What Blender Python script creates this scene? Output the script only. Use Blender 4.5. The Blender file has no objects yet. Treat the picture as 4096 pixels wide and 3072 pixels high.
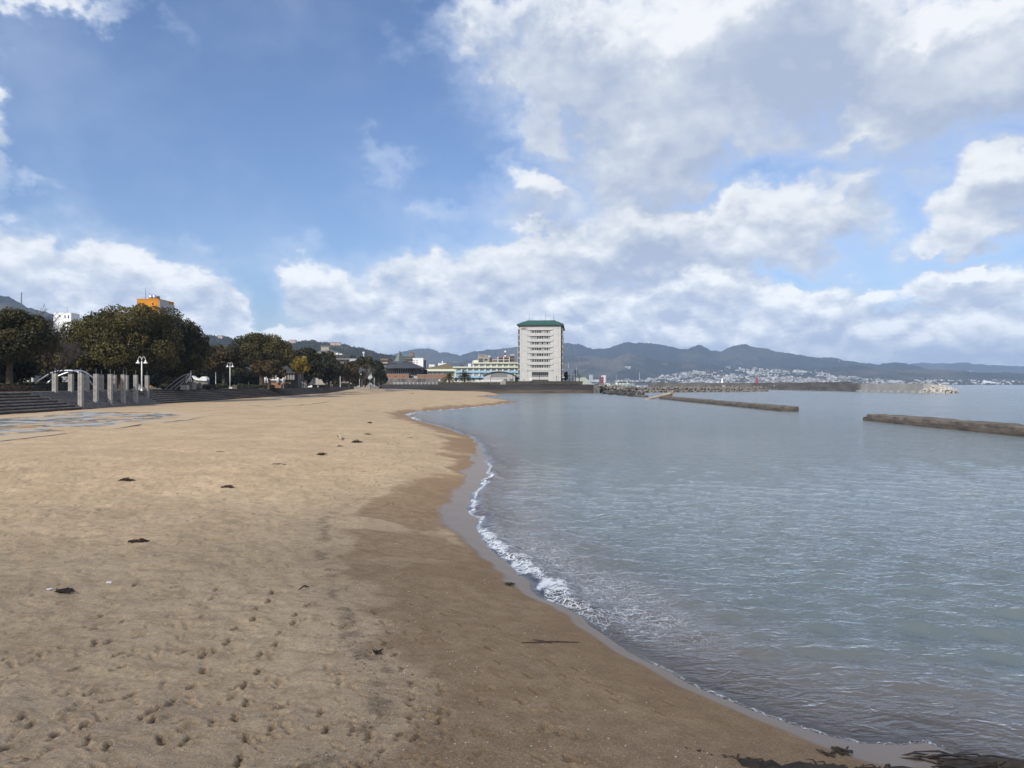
import bpy, bmesh, math, random
import numpy as np
from mathutils import Vector, Matrix

random.seed(7)
rng = np.random.default_rng(11)
S = bpy.context.scene
COL = S.collection
PI = math.pi

# ------------------------------------------------------------------ camera
CAMZ = 5.2                     # eye height above the water, metres
F = 2840.0                     # focal length in pixels of the 4096-pixel-wide photograph
cam_d = bpy.data.cameras.new('camera')
cam_d.sensor_fit = 'HORIZONTAL'
cam_d.sensor_width = 36.0
cam_d.lens = 36.0 * F / 4096.0
cam_d.clip_start = 0.1
cam_d.clip_end = 60000
cam = bpy.data.objects.new('camera', cam_d)
COL.objects.link(cam)
cam.location = (0, 0, CAMZ)
cam.rotation_euler = (math.radians(90), 0, 0)
S.camera = cam

# ------------------------------------------------------------------ colour management
S.view_settings.view_transform = 'Standard'
S.view_settings.look = 'None'
S.view_settings.gamma = 1
S.view_settings.use_curve_mapping = False
S.view_settings.exposure = 0.36
S.cycles.max_bounces = 8
S.cycles.diffuse_bounces = 3
S.cycles.glossy_bounces = 3
S.cycles.transparent_max_bounces = 12
S.cycles.volume_bounces = 0
S.cycles.use_denoising = True
S.cycles.caustics_reflective = False
S.cycles.caustics_refractive = False

# ------------------------------------------------------------------ sun and sky
SUN_EL, SUN_AZ = math.radians(36), math.radians(212)   # azimuth clockwise from +Y; the sun stands behind the left shoulder
SUN = Vector((math.sin(SUN_AZ) * math.cos(SUN_EL), math.cos(SUN_AZ) * math.cos(SUN_EL), math.sin(SUN_EL)))
sun_d = bpy.data.lights.new('sun', 'SUN')
sun_d.energy = 3.3
sun_d.angle = math.radians(0.5)
sun_d.color = (1.0, 0.95, 0.87)
sun_o = bpy.data.objects.new('sun', sun_d)
COL.objects.link(sun_o)
sun_o.rotation_euler = SUN.to_track_quat('Z', 'Y').to_euler()


class NT:
    """Short hand for building node trees."""
    def __init__(self, tree):
        self.t = tree
        self.n = tree.nodes
        self.l = tree.links

    def node(self, kind, **kw):
        nd = self.n.new(kind)
        for k, v in kw.items():
            setattr(nd, k, v)
        return nd

    def put(self, sock, v):
        if isinstance(v, bpy.types.NodeSocket):
            self.l.new(v, sock)
        elif v is not None:
            sock.default_value = v

    def math(self, op, a, b=None, c=None, clamp=False):
        nd = self.node('ShaderNodeMath', operation=op, use_clamp=clamp)
        self.put(nd.inputs[0], a)
        self.put(nd.inputs[1], b)
        self.put(nd.inputs[2], c)
        return nd.outputs[0]

    def vmath(self, op, a, b=None, out=0):
        nd = self.node('ShaderNodeVectorMath', operation=op)
        self.put(nd.inputs[0], a)
        if b is not None:
            self.put(nd.inputs[1], b)
        return nd.outputs[out]

    def step(self, v, a, b, lo=0.0, hi=1.0):
        nd = self.node('ShaderNodeMapRange', interpolation_type='SMOOTHSTEP')
        self.put(nd.inputs['Value'], v)
        for k, x in (('From Min', a), ('From Max', b), ('To Min', lo), ('To Max', hi)):
            self.put(nd.inputs[k], x)
        return nd.outputs[0]

    def lin(self, v, a, b, lo=0.0, hi=1.0):
        nd = self.node('ShaderNodeMapRange')
        self.put(nd.inputs['Value'], v)
        for k, x in (('From Min', a), ('From Max', b), ('To Min', lo), ('To Max', hi)):
            self.put(nd.inputs[k], x)
        return nd.outputs[0]

    def mix(self, f, a, b, mode='MIX'):
        nd = self.node('ShaderNodeMix', data_type='RGBA', blend_type=mode)
        self.put(nd.inputs[0], f)
        self.put(nd.inputs[6], a if not isinstance(a, tuple) else (*a[:3], 1))
        self.put(nd.inputs[7], b if not isinstance(b, tuple) else (*b[:3], 1))
        return nd.outputs[2]

    def noise(self, vec, scale, detail=4, rough=0.55, dist=0.0, lac=2.0, dim='3D'):
        nd = self.node('ShaderNodeTexNoise', noise_dimensions=dim)
        if vec is not None:
            self.put(nd.inputs['Vector'], vec)
        nd.inputs['Scale'].default_value = scale
        nd.inputs['Detail'].default_value = detail
        nd.inputs['Roughness'].default_value = rough
        nd.inputs['Lacunarity'].default_value = lac
        nd.inputs['Distortion'].default_value = dist
        return nd.outputs[0]

    def comb(self, x, y, z=0.0):
        nd = self.node('ShaderNodeCombineXYZ')
        for s, v in zip(nd.inputs, (x, y, z)):
            self.put(s, v)
        return nd.outputs[0]

    def sep(self, v):
        nd = self.node('ShaderNodeSeparateXYZ')
        self.put(nd.inputs[0], v)
        return nd.outputs


def build_world():
    w = bpy.data.worlds.new('World')
    S.world = w
    w.use_nodes = True
    t = NT(w.node_tree)
    t.n.clear()
    out = t.node('ShaderNodeOutputWorld')
    bg = t.node('ShaderNodeBackground')
    t.l.new(bg.outputs[0], out.inputs[0])
    STR = 0.1
    bg.inputs[1].default_value = STR
    sky = t.node('ShaderNodeTexSky', sky_type='NISHITA')
    sky.sun_disc = False
    sky.sun_elevation = SUN_EL
    sky.sun_rotation = SUN_AZ
    sky.altitude = 10
    sky.air_density = 1.0
    sky.dust_density = 1.2
    sky.ozone_density = 2.5
    tc = t.node('ShaderNodeTexCoord')
    d = tc.outputs['Generated']
    dx, dy, dz = t.sep(d)
    az = t.math('ARCTAN2', dx, dy)
    el = t.math('ARCSINE', dz)
    ae = t.comb(az, el, 0.0)
    elp = t.math('MAXIMUM', el, 0.0)
    # cloud space: features shrink towards the horizon as a cloud deck does
    eo = t.math('ADD', elp, 0.11)
    qx = t.math('DIVIDE', az, eo)
    qy = t.math('MULTIPLY', t.math('LOGARITHM', eo, math.e), 1.45)
    q = t.comb(qx, qy, 0.0)
    # where clouds stand, by direction of sight (azimuth, elevation): x, y, half width, half height, amount
    def px(X, Y):           # direction of a point given in the 2212-pixel view
        u, v = (X - 1106) / 1534.0, (829.5 - Y) / 1534.0
        a = math.atan(u)
        return a, math.atan(v * math.cos(a))
    blobs = SKY_BLOBS
    wa = t.node('ShaderNodeTexNoise', noise_dimensions='3D')
    t.put(wa.inputs['Vector'], t.vmath('MULTIPLY', ae, (11, 15, 1)))
    wa.inputs['Scale'].default_value = 1.0
    wa.inputs['Detail'].default_value = 5
    wa.inputs['Roughness'].default_value = 0.6
    wv2 = t.vmath('SUBTRACT', wa.outputs['Color'], (0.5, 0.5, 0.5))
    amp = t.math('MULTIPLY', eo, 0.46)
    sc2 = t.node('ShaderNodeVectorMath', operation='SCALE')
    t.put(sc2.inputs[0], wv2)
    t.put(sc2.inputs['Scale'], amp)
    aw = t.vmath('ADD', ae, sc2.outputs[0])

    def coverage(vec):
        cov = None
        for (X, Y, rx, ry, a) in blobs:
            c = px(X, Y)
            c2, c3 = px(X + rx, Y), px(X, Y - ry)
            ra, re = abs(c2[0] - c[0]), abs(c3[1] - c[1])
            v = t.vmath('MULTIPLY', t.vmath('SUBTRACT', vec, (c[0], c[1], 0)), (1 / ra, 1 / re, 0))
            ln = t.vmath('LENGTH', v, out=1)
            g = t.step(ln, 1.35, 0.25, 0.0, a)
            if a < 0:
                cov = t.math('ADD', cov, g)
            else:
                cov = g if cov is None else t.math('MAXIMUM', cov, g)
        # beyond the frame the broken cloud goes on at random
        far = t.step(t.math('ABSOLUTE', az), 0.72, 0.95)
        up = t.step(el, 0.60, 0.8)
        o = t.math('MAXIMUM', far, up)
        rnd = t.math('MULTIPLY', t.noise(q, 0.55, 2), 1.0)
        g2 = t.math('MULTIPLY', t.math('MULTIPLY', o, rnd), 1.15)
        return t.math('MAXIMUM', cov, g2)

    cov = coverage(aw)
    # three sizes of cloud: large overhead, smaller and flatter towards the horizon
    wlow = t.step(el, 0.19, 0.05)
    whigh = t.step(el, 0.17, 0.42)

    def billow(vec, detail):
        a = t.noise(t.vmath('MULTIPLY', vec, (17.0, 27.0, 1)), 1.0, detail, 0.58)
        b = t.noise(t.vmath('MULTIPLY', vec, (7.5, 10.5, 1)), 1.0, detail, 0.56)
        c = t.noise(t.vmath('MULTIPLY', vec, (3.6, 4.6, 1)), 1.0, detail, 0.55)
        m = t.math('ADD', b, t.math('MULTIPLY', wlow, t.math('SUBTRACT', a, b)))
        m = t.math('ADD', m, t.math('MULTIPLY', whigh, t.math('SUBTRACT', c, m)))
        return t.math('MULTIPLY', t.math('SUBTRACT', m, 0.5), 1.35)

    swirl = t.node('ShaderNodeTexNoise', noise_dimensions='3D')
    t.put(swirl.inputs['Vector'], t.vmath('MULTIPLY', ae, (16, 20, 1)))
    swirl.inputs['Scale'].default_value = 1.0
    swirl.inputs['Detail'].default_value = 4
    sv = t.node('ShaderNodeVectorMath', operation='SCALE')
    t.put(sv.inputs[0], t.vmath('SUBTRACT', swirl.outputs['Color'], (0.5, 0.5, 0.5)))
    t.put(sv.inputs['Scale'], t.math('MULTIPLY_ADD', elp, 0.05, 0.008))
    ab = t.vmath('ADD', ae, sv.outputs[0])
    dens = t.math('ADD', t.math('SUBTRACT', cov, 0.50), billow(ab, 8))
    mask = t.step(dens, -0.10, t.math('MULTIPLY_ADD', elp, 0.80, 0.06))
    # light from above and behind: compare with the density a little further up
    off = t.comb(t.math('MULTIPLY', eo, -0.03), t.math('MULTIPLY', eo, 0.15), 0.0)
    hoff = t.vmath('MULTIPLY', off, (0.55, 0.55, 0.0))
    cov2 = coverage(t.vmath('ADD', aw, hoff))
    dens2 = t.math('ADD', t.math('SUBTRACT', cov2, 0.50), billow(t.vmath('ADD', ab, off), 4))
    rel = t.math('SUBTRACT', dens, dens2)
    thick = t.step(dens2, 0.0, 0.55)
    lit = t.step(t.math('SUBTRACT', t.math('MULTIPLY', rel, 1.0), t.math('MULTIPLY', thick, 0.22)), -0.62, 0.60)
    # cauliflower heads: smaller lumps, each lit on its upper side
    wl = t.step(el, 0.06, 0.38)

    def lumps(vec, det):
        a = t.noise(t.vmath('MULTIPLY', vec, (34, 60, 1)), 1.0, det, 0.6)
        b = t.noise(t.vmath('MULTIPLY', vec, (10, 14, 1)), 1.0, det + 1, 0.6)
        return t.math('ADD', a, t.math('MULTIPLY', wl, t.math('SUBTRACT', b, a)))

    l1 = lumps(ab, 5)
    l2 = lumps(t.vmath('ADD', ab, t.comb(t.math('MULTIPLY', eo, -0.012), t.math('MULTIPLY_ADD', elp, 0.055, 0.007), 0.0)), 4)
    lit = t.math('ADD', lit, t.math('MULTIPLY', t.math('SUBTRACT', l1, l2), t.math('MULTIPLY_ADD', wlow, 0.25, 1.0)), clamp=True)
    # broad light and shade across the cloud decks; long level bands near the horizon
    band = t.noise(t.vmath('MULTIPLY', ab, (5.0, 42.0, 1)), 1.0, 4, 0.55)
    broad = t.noise(t.vmath('MULTIPLY', ab, (6.0, 9.0, 1)), 1.0, 4, 0.55)
    lowb = t.step(el, 0.16, 0.03)
    bb = t.math('ADD', broad, t.math('MULTIPLY', lowb, t.math('SUBTRACT', band, broad)))
    lit = t.math('ADD', lit, t.math('MULTIPLY', t.math('SUBTRACT', bb, 0.47), 1.15), clamp=True)
    k = 1 / STR
    ramp = t.node('ShaderNodeValToRGB')
    cr = ramp.color_ramp
    cr.elements[0].position, cr.elements[0].color = 0.0, (0.345, 0.405, 0.535, 1)
    cr.elements[1].position, cr.elements[1].color = 1.0, (0.74, 0.76, 0.785, 1)
    e = cr.elements.new(0.5)
    e.color = (0.52, 0.565, 0.64, 1)
    t.put(ramp.inputs[0], lit)
    cl = t.node('ShaderNodeVectorMath', operation='SCALE')
    t.put(cl.inputs[0], ramp.outputs[0])
    t.put(cl.inputs['Scale'], t.math('MULTIPLY_ADD', t.step(el, 0.24, 0.03), 0.26 * k, k))
    # low clouds stand further off and take on the colour of the air
    skyv = t.vmath('MULTIPLY', sky.outputs[0], SKY_TINT)
    cfar = t.mix(t.step(el, 0.13, 0.0, 0.0, 0.12), cl.outputs[0], (0.52 * k, 0.60 * k, 0.72 * k))
    # thin veil around clouds
    veil = t.math('MULTIPLY', t.step(dens, -0.62, 0.06), 0.42)
    base = t.mix(veil, skyv, (0.56 * k, 0.64 * k, 0.78 * k))
    fin = t.mix(mask, base, cfar)
    # below the horizon the open sea and land go on in the colour of the distance
    fin = t.mix(t.step(dz, 0.0, -0.03), fin, (0.40 * k, 0.47 * k, 0.55 * k))
    t.put(bg.inputs[0], fin)
    w.cycles.sampling_method = 'MANUAL'
    w.cycles.sample_map_resolution = 512


SKY_TINT = (0.93, 1.0, 1.17)
SKY_BLOBS = [
    (1600, 110, 620, 290, 1.05), (2050, 110, 480, 230, 1.05), (1270, 120, 280, 250, .96), (1090, 40, 230, 140, .84), (1500, 250, 420, 170, 1.0), (1280, 230, 200, 140, .9),
    (1420, 330, 300, 120, .84), (1900, 280, 300, 100, .74), (1180, 260, 130, 90, .66),
    (1150, 418, 110, 70, .72), (1350, 390, 230, 70, .66), (1250, 480, 330, 70, .62), (1750, 420, 320, 70, .66), (2050, 520, 200, 60, .66), (1950, 340, 260, 60, .56),
    (2130, 430, 230, 125, .88), (1960, 395, 100, 60, .64),
    (1560, 500, 460, 125, .95), (1700, 430, 260, 70, .70), (1300, 450, 280, 70, .64), (1250, 550, 380, 100, .92), (1000, 600, 320, 85, .88), (690, 615, 160, 80, .80), (960, 450, 60, 40, .40),
    (40, 600, 190, 130, .88), (250, 590, 190, 115, .90), (390, 615, 140, 75, .84), (430, 525, 50, 35, .42),
    (300, 700, 400, 90, .92), (480, 665, 95, 70, .80),
    (900, 670, 380, 85, .86), (1400, 650, 480, 90, .88), (1750, 660, 280, 95, .86), (2090, 610, 200, 85, .86), (2100, 690, 260, 80, .84),
    (700, 745, 480, 70, .95), (1250, 730, 620, 75, .95), (1850, 745, 620, 80, .95), (300, 770, 500, 70, .9),
    (1100, 805, 1700, 65, .92),
    (140, -10, 240, 60, .72), (-25, 310, 60, 140, .74), (10, 475, 70, 35, .58), (60, 385, 40, 25, .44), (830, 335, 60, 50, .40),
    (560, 645, 45, 75, -.50), (1905, 605, 60, 26, -.40), (2080, 545, 110, 20, -.30), (1700, 588, 70, 16, -.25),
]
build_world()

# ================================================================== helpers
def W(X, Y, D):
    """World point of pixel (X, Y) of the 4096-pixel photograph at distance D along the view."""
    return Vector(((X - 2048) / F * D, D, CAMZ + (1536 - Y) / F * D))


def tag(o, label=None, cat=None, group=None, kind=None):
    if label:
        o['label'] = label
    if cat:
        o['category'] = cat
    if group:
        o['group'] = group
    if kind:
        o['kind'] = kind
    return o


def thing(name, label, cat, loc=(0, 0, 0), rz=0.0, group=None):
    o = bpy.data.objects.new(name, None)
    COL.objects.link(o)
    o.empty_display_size = 0.3
    o.location = loc
    o.rotation_euler = (0, 0, rz)
    return tag(o, label, cat, group)


def link(name, me, parent=None, loc=None, rot=None, scale=None):
    o = bpy.data.objects.new(name, me)
    COL.objects.link(o)
    if parent is not None:
        o.parent = parent
    if loc is not None:
        o.location = loc
    if rot is not None:
        o.rotation_euler = rot
    if scale is not None:
        o.scale = scale
    return o


def dup(root, loc=None, rz=None, scale=None, label=None, group=None):
    """Copy of a thing with copies of its parts and sub-parts (mesh data shared)."""
    r = root.copy()
    COL.objects.link(r)
    if loc is not None:
        r.location = loc
    if rz is not None:
        r.rotation_euler = (0, 0, rz)
    if scale is not None:
        r.scale = scale
    if label:
        r['label'] = label
    if group:
        r['group'] = group
    for ch in KIDS(root):
        c = ch.copy()
        COL.objects.link(c)
        c.parent = r
        for g in KIDS(ch):
            d = g.copy()
            COL.objects.link(d)
            d.parent = c
    return r


def KIDS(o):
    return list(o.children)


class MB:
    """Collects simple shapes and links them as ONE mesh object."""
    def __init__(self):
        self.v, self.f, self.m = [], [], []
        self.mi = 0

    def add(self, vs, fs):
        b = len(self.v)
        self.v.extend([tuple(p) for p in vs])
        for f in fs:
            self.f.append(tuple(b + i for i in f))
            self.m.append(self.mi)
        return self

    def box(self, x0, x1, y0, y1, z0, z1):
        return self.add([(x0, y0, z0), (x1, y0, z0), (x1, y1, z0), (x0, y1, z0), (x0, y0, z1), (x1, y0, z1), (x1, y1, z1), (x0, y1, z1)],
                        [(0, 3, 2, 1), (4, 5, 6, 7), (0, 1, 5, 4), (1, 2, 6, 5), (2, 3, 7, 6), (3, 0, 4, 7)])

    def obox(self, c, sx, sy, sz, M):
        """Box centred on c with rotation matrix M."""
        vs = []
        for dz in (-.5, .5):
            for dx, dy in ((-.5, -.5), (.5, -.5), (.5, .5), (-.5, .5)):
                vs.append(Vector(c) + M @ Vector((dx * sx, dy * sy, dz * sz)))
        return self.add(vs, [(0, 3, 2, 1), (4, 5, 6, 7), (0, 1, 5, 4), (1, 2, 6, 5), (2, 3, 7, 6), (3, 0, 4, 7)])

    def prism(self, poly, z0, z1, top=None):
        n = len(poly)
        top = top or poly
        vs = [(x, y, z0) for x, y in poly] + [(x, y, z1) for x, y in top]
        fs = [tuple(reversed(range(n))), tuple(range(n, 2 * n))]
        fs += [(i, (i + 1) % n, n + (i + 1) % n, n + i) for i in range(n)]
        return self.add(vs, fs)

    def prism_y(self, poly, y0, y1):
        """Outline in x,z extruded along y."""
        n = len(poly)
        vs = [(x, y0, z) for x, z in poly] + [(x, y1, z) for x, z in poly]
        fs = [tuple(range(n)), tuple(reversed(range(n, 2 * n)))]
        fs += [(i, n + i, n + (i + 1) % n, (i + 1) % n) for i in range(n)]
        return self.add(vs, fs)

    def tube(self, pts, rad, n=6, cap=True):
        pts = [Vector(p) for p in pts]
        if not isinstance(rad, (list, tuple)):
            rad = [rad] * len(pts)
        vs, fs = [], []
        ref = None
        for i, p in enumerate(pts):
            d = (pts[min(i + 1, len(pts) - 1)] - pts[max(i - 1, 0)])
            if d.length < 1e-9:
                d = Vector((0, 0, 1))
            d.normalize()
            if ref is None:
                ref = d.orthogonal().normalized()
            ref = (ref - d * ref.dot(d))
            if ref.length < 1e-6:
                ref = d.orthogonal()
            ref.normalize()
            q = d.cross(ref)
            for k in range(n):
                a = 2 * PI * k / n
                vs.append(p + (ref * math.cos(a) + q * math.sin(a)) * rad[i])
        for i in range(len(pts) - 1):
            for k in range(n):
                fs.append((i * n + k, i * n + (k + 1) % n, (i + 1) * n + (k + 1) % n, (i + 1) * n + k))
        if cap:
            fs.append(tuple(reversed(range(n))))
            fs.append(tuple(range((len(pts) - 1) * n, len(pts) * n)))
        return self.add(vs, fs)

    def lathe(self, prof, n=12, c=(0, 0, 0)):
        vs, fs = [], []
        for r, z in prof:
            for k in range(n):
                a = 2 * PI * k / n
                vs.append((c[0] + r * math.cos(a), c[1] + r * math.sin(a), c[2] + z))
        for i in range(len(prof) - 1):
            for k in range(n):
                fs.append((i * n + k, i * n + (k + 1) % n, (i + 1) * n + (k + 1) % n, (i + 1) * n + k))
        fs.append(tuple(reversed(range(n))))
        fs.append(tuple(range((len(prof) - 1) * n, len(prof) * n)))
        return self.add(vs, fs)

    def blob(self, c, rx, ry, rz, nu=10, nv=7, jit=0.0, seed=0):
        r = random.Random(seed)
        vs, fs = [], []
        for i in range(nv + 1):
            th = PI * i / nv
            for k in range(nu):
                a = 2 * PI * k / nu
                j = 1 + jit * (r.random() - .5)
                vs.append((c[0] + rx * j * math.sin(th) * math.cos(a), c[1] + ry * j * math.sin(th) * math.sin(a), c[2] + rz * j * math.cos(th)))
        for i in range(nv):
            for k in range(nu):
                fs.append((i * nu + k, (i + 1) * nu + k, (i + 1) * nu + (k + 1) % nu, i * nu + (k + 1) % nu))
        return self.add(vs, fs)

    def mesh(self, name, mats, smooth=False):
        me = bpy.data.meshes.new(name)
        me.from_pydata(self.v, [], self.f)
        if not isinstance(mats, (list, tuple)):
            mats = [mats]
        for m in mats:
            me.materials.append(m)
        if len(mats) > 1:
            me.polygons.foreach_set('material_index', self.m)
        if smooth:
            me.polygons.foreach_set('use_smooth', [True] * len(self.f))
        me.validate()
        me.update()
        return me

    def build(self, name, mats, parent=None, smooth=False, loc=None, **kw):
        o = link(name, self.mesh(name, mats, smooth), parent, loc)
        return tag(o, **kw)


def mesh_np(name, V, Fc, mat, smooth=True, attrs=None):
    """Mesh from numpy arrays; faces all with the same number of corners; attrs: {name: one float per point}."""
    me = bpy.data.meshes.new(name)
    V = np.ascontiguousarray(V, dtype=np.float32)
    Fc = np.ascontiguousarray(Fc, dtype=np.int32)
    k = Fc.shape[1]
    me.vertices.add(len(V))
    me.vertices.foreach_set('co', V.ravel())
    me.loops.add(Fc.size)
    me.loops.foreach_set('vertex_index', Fc.ravel())
    me.polygons.add(len(Fc))
    me.polygons.foreach_set('loop_start', np.arange(0, Fc.size, k, dtype=np.int32))
    me.polygons.foreach_set('use_smooth', np.full(len(Fc), smooth, dtype=bool))
    me.materials.append(mat)
    me.update(calc_edges=True)
    for an, av in (attrs or {}).items():
        a = me.attributes.new(an, 'FLOAT', 'POINT')
        a.data.foreach_set('value', np.ascontiguousarray(av, dtype=np.float32).ravel())
    return me


def grid_faces(nr, nc):
    i = np.arange(nr - 1)[:, None] * nc + np.arange(nc - 1)[None, :]
    return np.stack([i, i + 1, i + nc + 1, i + nc], -1).reshape(-1, 4)


# value noise in numpy, for terrain and swell
def vnoise(x, y, seed=0):
    xi, yi = np.floor(x).astype(np.int64), np.floor(y).astype(np.int64)
    fx, fy = x - xi, y - yi
    fx, fy = fx * fx * (3 - 2 * fx), fy * fy * (3 - 2 * fy)

    def h(a, b):
        n = (a * 374761393 + b * 668265263 + seed * 974634777) & 0xFFFFFFFF
        n = ((n ^ (n >> 13)) * 1274126177) & 0xFFFFFFFF
        n = n ^ (n >> 16)
        return (n & 0xFFFF) / 65535.0
    a, b, c, d = h(xi, yi), h(xi + 1, yi), h(xi, yi + 1), h(xi + 1, yi + 1)
    return (a * (1 - fx) + b * fx) * (1 - fy) + (c * (1 - fx) + d * fx) * fy


def fbm(x, y, oct=4, seed=0, gain=0.5):
    s, a, t = 0.0, 1.0, 0.0
    for o in range(oct):
        s = s + a * vnoise(x * 2 ** o + 17.3 * o, y * 2 ** o - 9.1 * o, seed + o)
        t += a
        a *= gain
    return s / t


def ss(x, a, b):
    t = np.clip((x - a) / (b - a), 0, 1)
    return t * t * (3 - 2 * t)


# ------------------------------------------------------------------ materials
MATS = {}


def mat(name, col, col2=None, scale=3.0, rough=0.75, bump=0.0, bscale=20.0, metal=0.0, spec=0.3, stretch=None, lo=0.35, hi=0.65, detail=5, rnd=0.0, alpha=None):
    """Principled surface with a mottled colour and a fine relief, in object coordinates."""
    if name in MATS:
        return MATS[name]
    m = bpy.data.materials.new(name)
    m.use_nodes = True
    t = NT(m.node_tree)
    p = t.n['Principled BSDF']
    p.inputs['Roughness'].default_value = rough
    p.inputs['Metallic'].default_value = metal
    p.inputs['Specular IOR Level'].default_value = spec
    tc = t.node('ShaderNodeTexCoord').outputs['Object']
    if stretch:
        tc = t.vmath('MULTIPLY', tc, stretch)
    if col2 is None:
        col2 = tuple(c * 0.8 for c in col)
    f = t.step(t.noise(tc, scale, detail, 0.6), lo, hi)
    c = t.mix(f, tuple(col), tuple(col2))
    if rnd:
        oi = t.node('ShaderNodeObjectInfo').outputs['Random']
        g = t.lin(oi, 0, 1, 1 - rnd, 1 + rnd)
        c = t.mix(1.0, c, t.comb(g, g, g), 'MULTIPLY')
    t.put(p.inputs['Base Color'], c)
    if bump:
        b = t.node('ShaderNodeBump')
        b.inputs['Strength'].default_value = bump
        b.inputs['Distance'].default_value = 0.05
        t.put(b.inputs['Height'], t.noise(tc, bscale, 4, 0.6))
        t.put(p.inputs['Normal'], b.outputs[0])
    MATS[name] = m
    return m


def leaf_mat(name, dark, light, rough=0.55, trans=0.25):
    """Foliage: each leaf clump has a tint of its own (point attribute 'tint')."""
    if name in MATS:
        return MATS[name]
    m = bpy.data.materials.new(name)
    m.use_nodes = True
    t = NT(m.node_tree)
    p = t.n['Principled BSDF']
    p.inputs['Roughness'].default_value = rough
    p.inputs['Specular IOR Level'].default_value = 0.35
    a = t.node('ShaderNodeAttribute', attribute_name='tint').outputs['Fac']
    c = t.mix(a, tuple(dark), tuple(light))
    t.put(p.inputs['Base Color'], c)
    tr = t.node('ShaderNodeBsdfTranslucent')
    t.put(tr.inputs[0], c)
    mx = t.node('ShaderNodeMixShader')
    mx.inputs[0].default_value = trans
    t.l.new(p.outputs[0], mx.inputs[1])
    t.l.new(tr.outputs[0], mx.inputs[2])
    t.l.new(mx.outputs[0], t.n['Material Output'].inputs[0])
    MATS[name] = m
    return m


def glass_mat(name, col=(0.02, 0.025, 0.03), rough=0.12, spec=0.6):
    return mat(name, col, tuple(c * 0.6 for c in col), scale=0.5, rough=rough, spec=spec)

# ================================================================== the shore
SHORE_PX = [(3880, 3075), (3851, 3037), (3763, 2992), (3700, 2972), (3614, 2984), (3438, 2972), (3276, 2934), (3073, 2865), (2891, 2790), (2755, 2733), (2600, 2648),
            (2470, 2562), (2357, 2490), (2249, 2424), (2170, 2360), (2097, 2305), (2004, 2224), (1934, 2159), (1897, 2104), (1880, 2056), (1890, 2010),
            (1912, 1960), (1940, 1905), (1955, 1860), (1938, 1817), (1918, 1775), (1886, 1746), (1771, 1708), (1663, 1681), (1617, 1660), (1645, 1650),
            (1717, 1643), (1880, 1630), (1990, 1619), (2070, 1608), (2010, 1598), (1921, 1588), (1960, 1584), (2010, 1580), (1985, 1574), (1975, 1572)]
SHORE = [((X - 2048) / F * (CAMZ * F / (Y - 1536)), CAMZ * F / (Y - 1536)) for X, Y in SHORE_PX]
LAND = [(90, -40), (30, -3), (13, 5.2), (8.6, 8.6)] + SHORE + [(-8, 440), (-400, 440), (-400, -40)]
N_EDGE = len(LAND) - 3        # edges that are real shoreline


def shore_dist(x, y):
    """Signed distance to the waterline, positive on land."""
    x, y = np.asarray(x, float), np.asarray(y, float)
    d2 = np.full(x.shape, 1e12)
    ins = np.zeros(x.shape, bool)
    n = len(LAND)
    for i in range(n):
        (ax, ay), (bx, by) = LAND[i], LAND[(i + 1) % n]
        ex, ey = bx - ax, by - ay
        if i < N_EDGE - 1:
            tt = np.clip(((x - ax) * ex + (y - ay) * ey) / (ex * ex + ey * ey + 1e-12), 0, 1)
            d2 = np.minimum(d2, (x - ax - tt * ex) ** 2 + (y - ay - tt * ey) ** 2)
        c = (ay > y) != (by > y)
        if ay != by:
            ins ^= c & (x < ex * (y - ay) / ey + ax)
    return np.where(ins, 1, -1) * np.sqrt(d2)


def sand_z(x, y, s=None):
    if s is None:
        s = shore_dist(x, y)
    sl = np.maximum(s, 0)
    z = 1.18 * (1 - np.exp(-sl / 6.8))
    z = z + 1.45 * ss(y, 300, 400) * ss(sl, 14, 75)
    und = (fbm(x / 7.0, y / 7.0, 3, 5) - 0.5) * 0.34 + (fbm(x / 1.9, y / 1.9, 2, 9) - 0.5) * 0.07
    # gentle cusps where the waves run up
    z = z + und * ss(sl, 0.8, 6) * (1 - 0.75 * ss(-x, 34, 50))
    z = np.where(s < 0, -0.16 * np.minimum(-s, 9) - 0.06 * np.maximum(-s - 9, 0), z)
    return np.maximum(z, -3.0)


def on_sand(X, Y):
    """Where the line of sight through pixel (X, Y) meets the sand."""
    D = np.geomspace(4, 900, 1600)
    x = (X - 2048) / F * D
    g = CAMZ + (1536 - Y) / F * D - sand_z(x, D)
    i = int(np.argmax(g < 0))
    if g[i] >= 0:
        i = len(D) - 1
    d0, d1 = D[max(i - 1, 0)], D[i]
    t = g[max(i - 1, 0)] / (g[max(i - 1, 0)] - g[i] + 1e-12)
    d = d0 + (d1 - d0) * min(max(t, 0), 1)
    x = (X - 2048) / F * d
    return Vector((x, d, float(sand_z(np.array([x]), np.array([d]))[0])))


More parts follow.
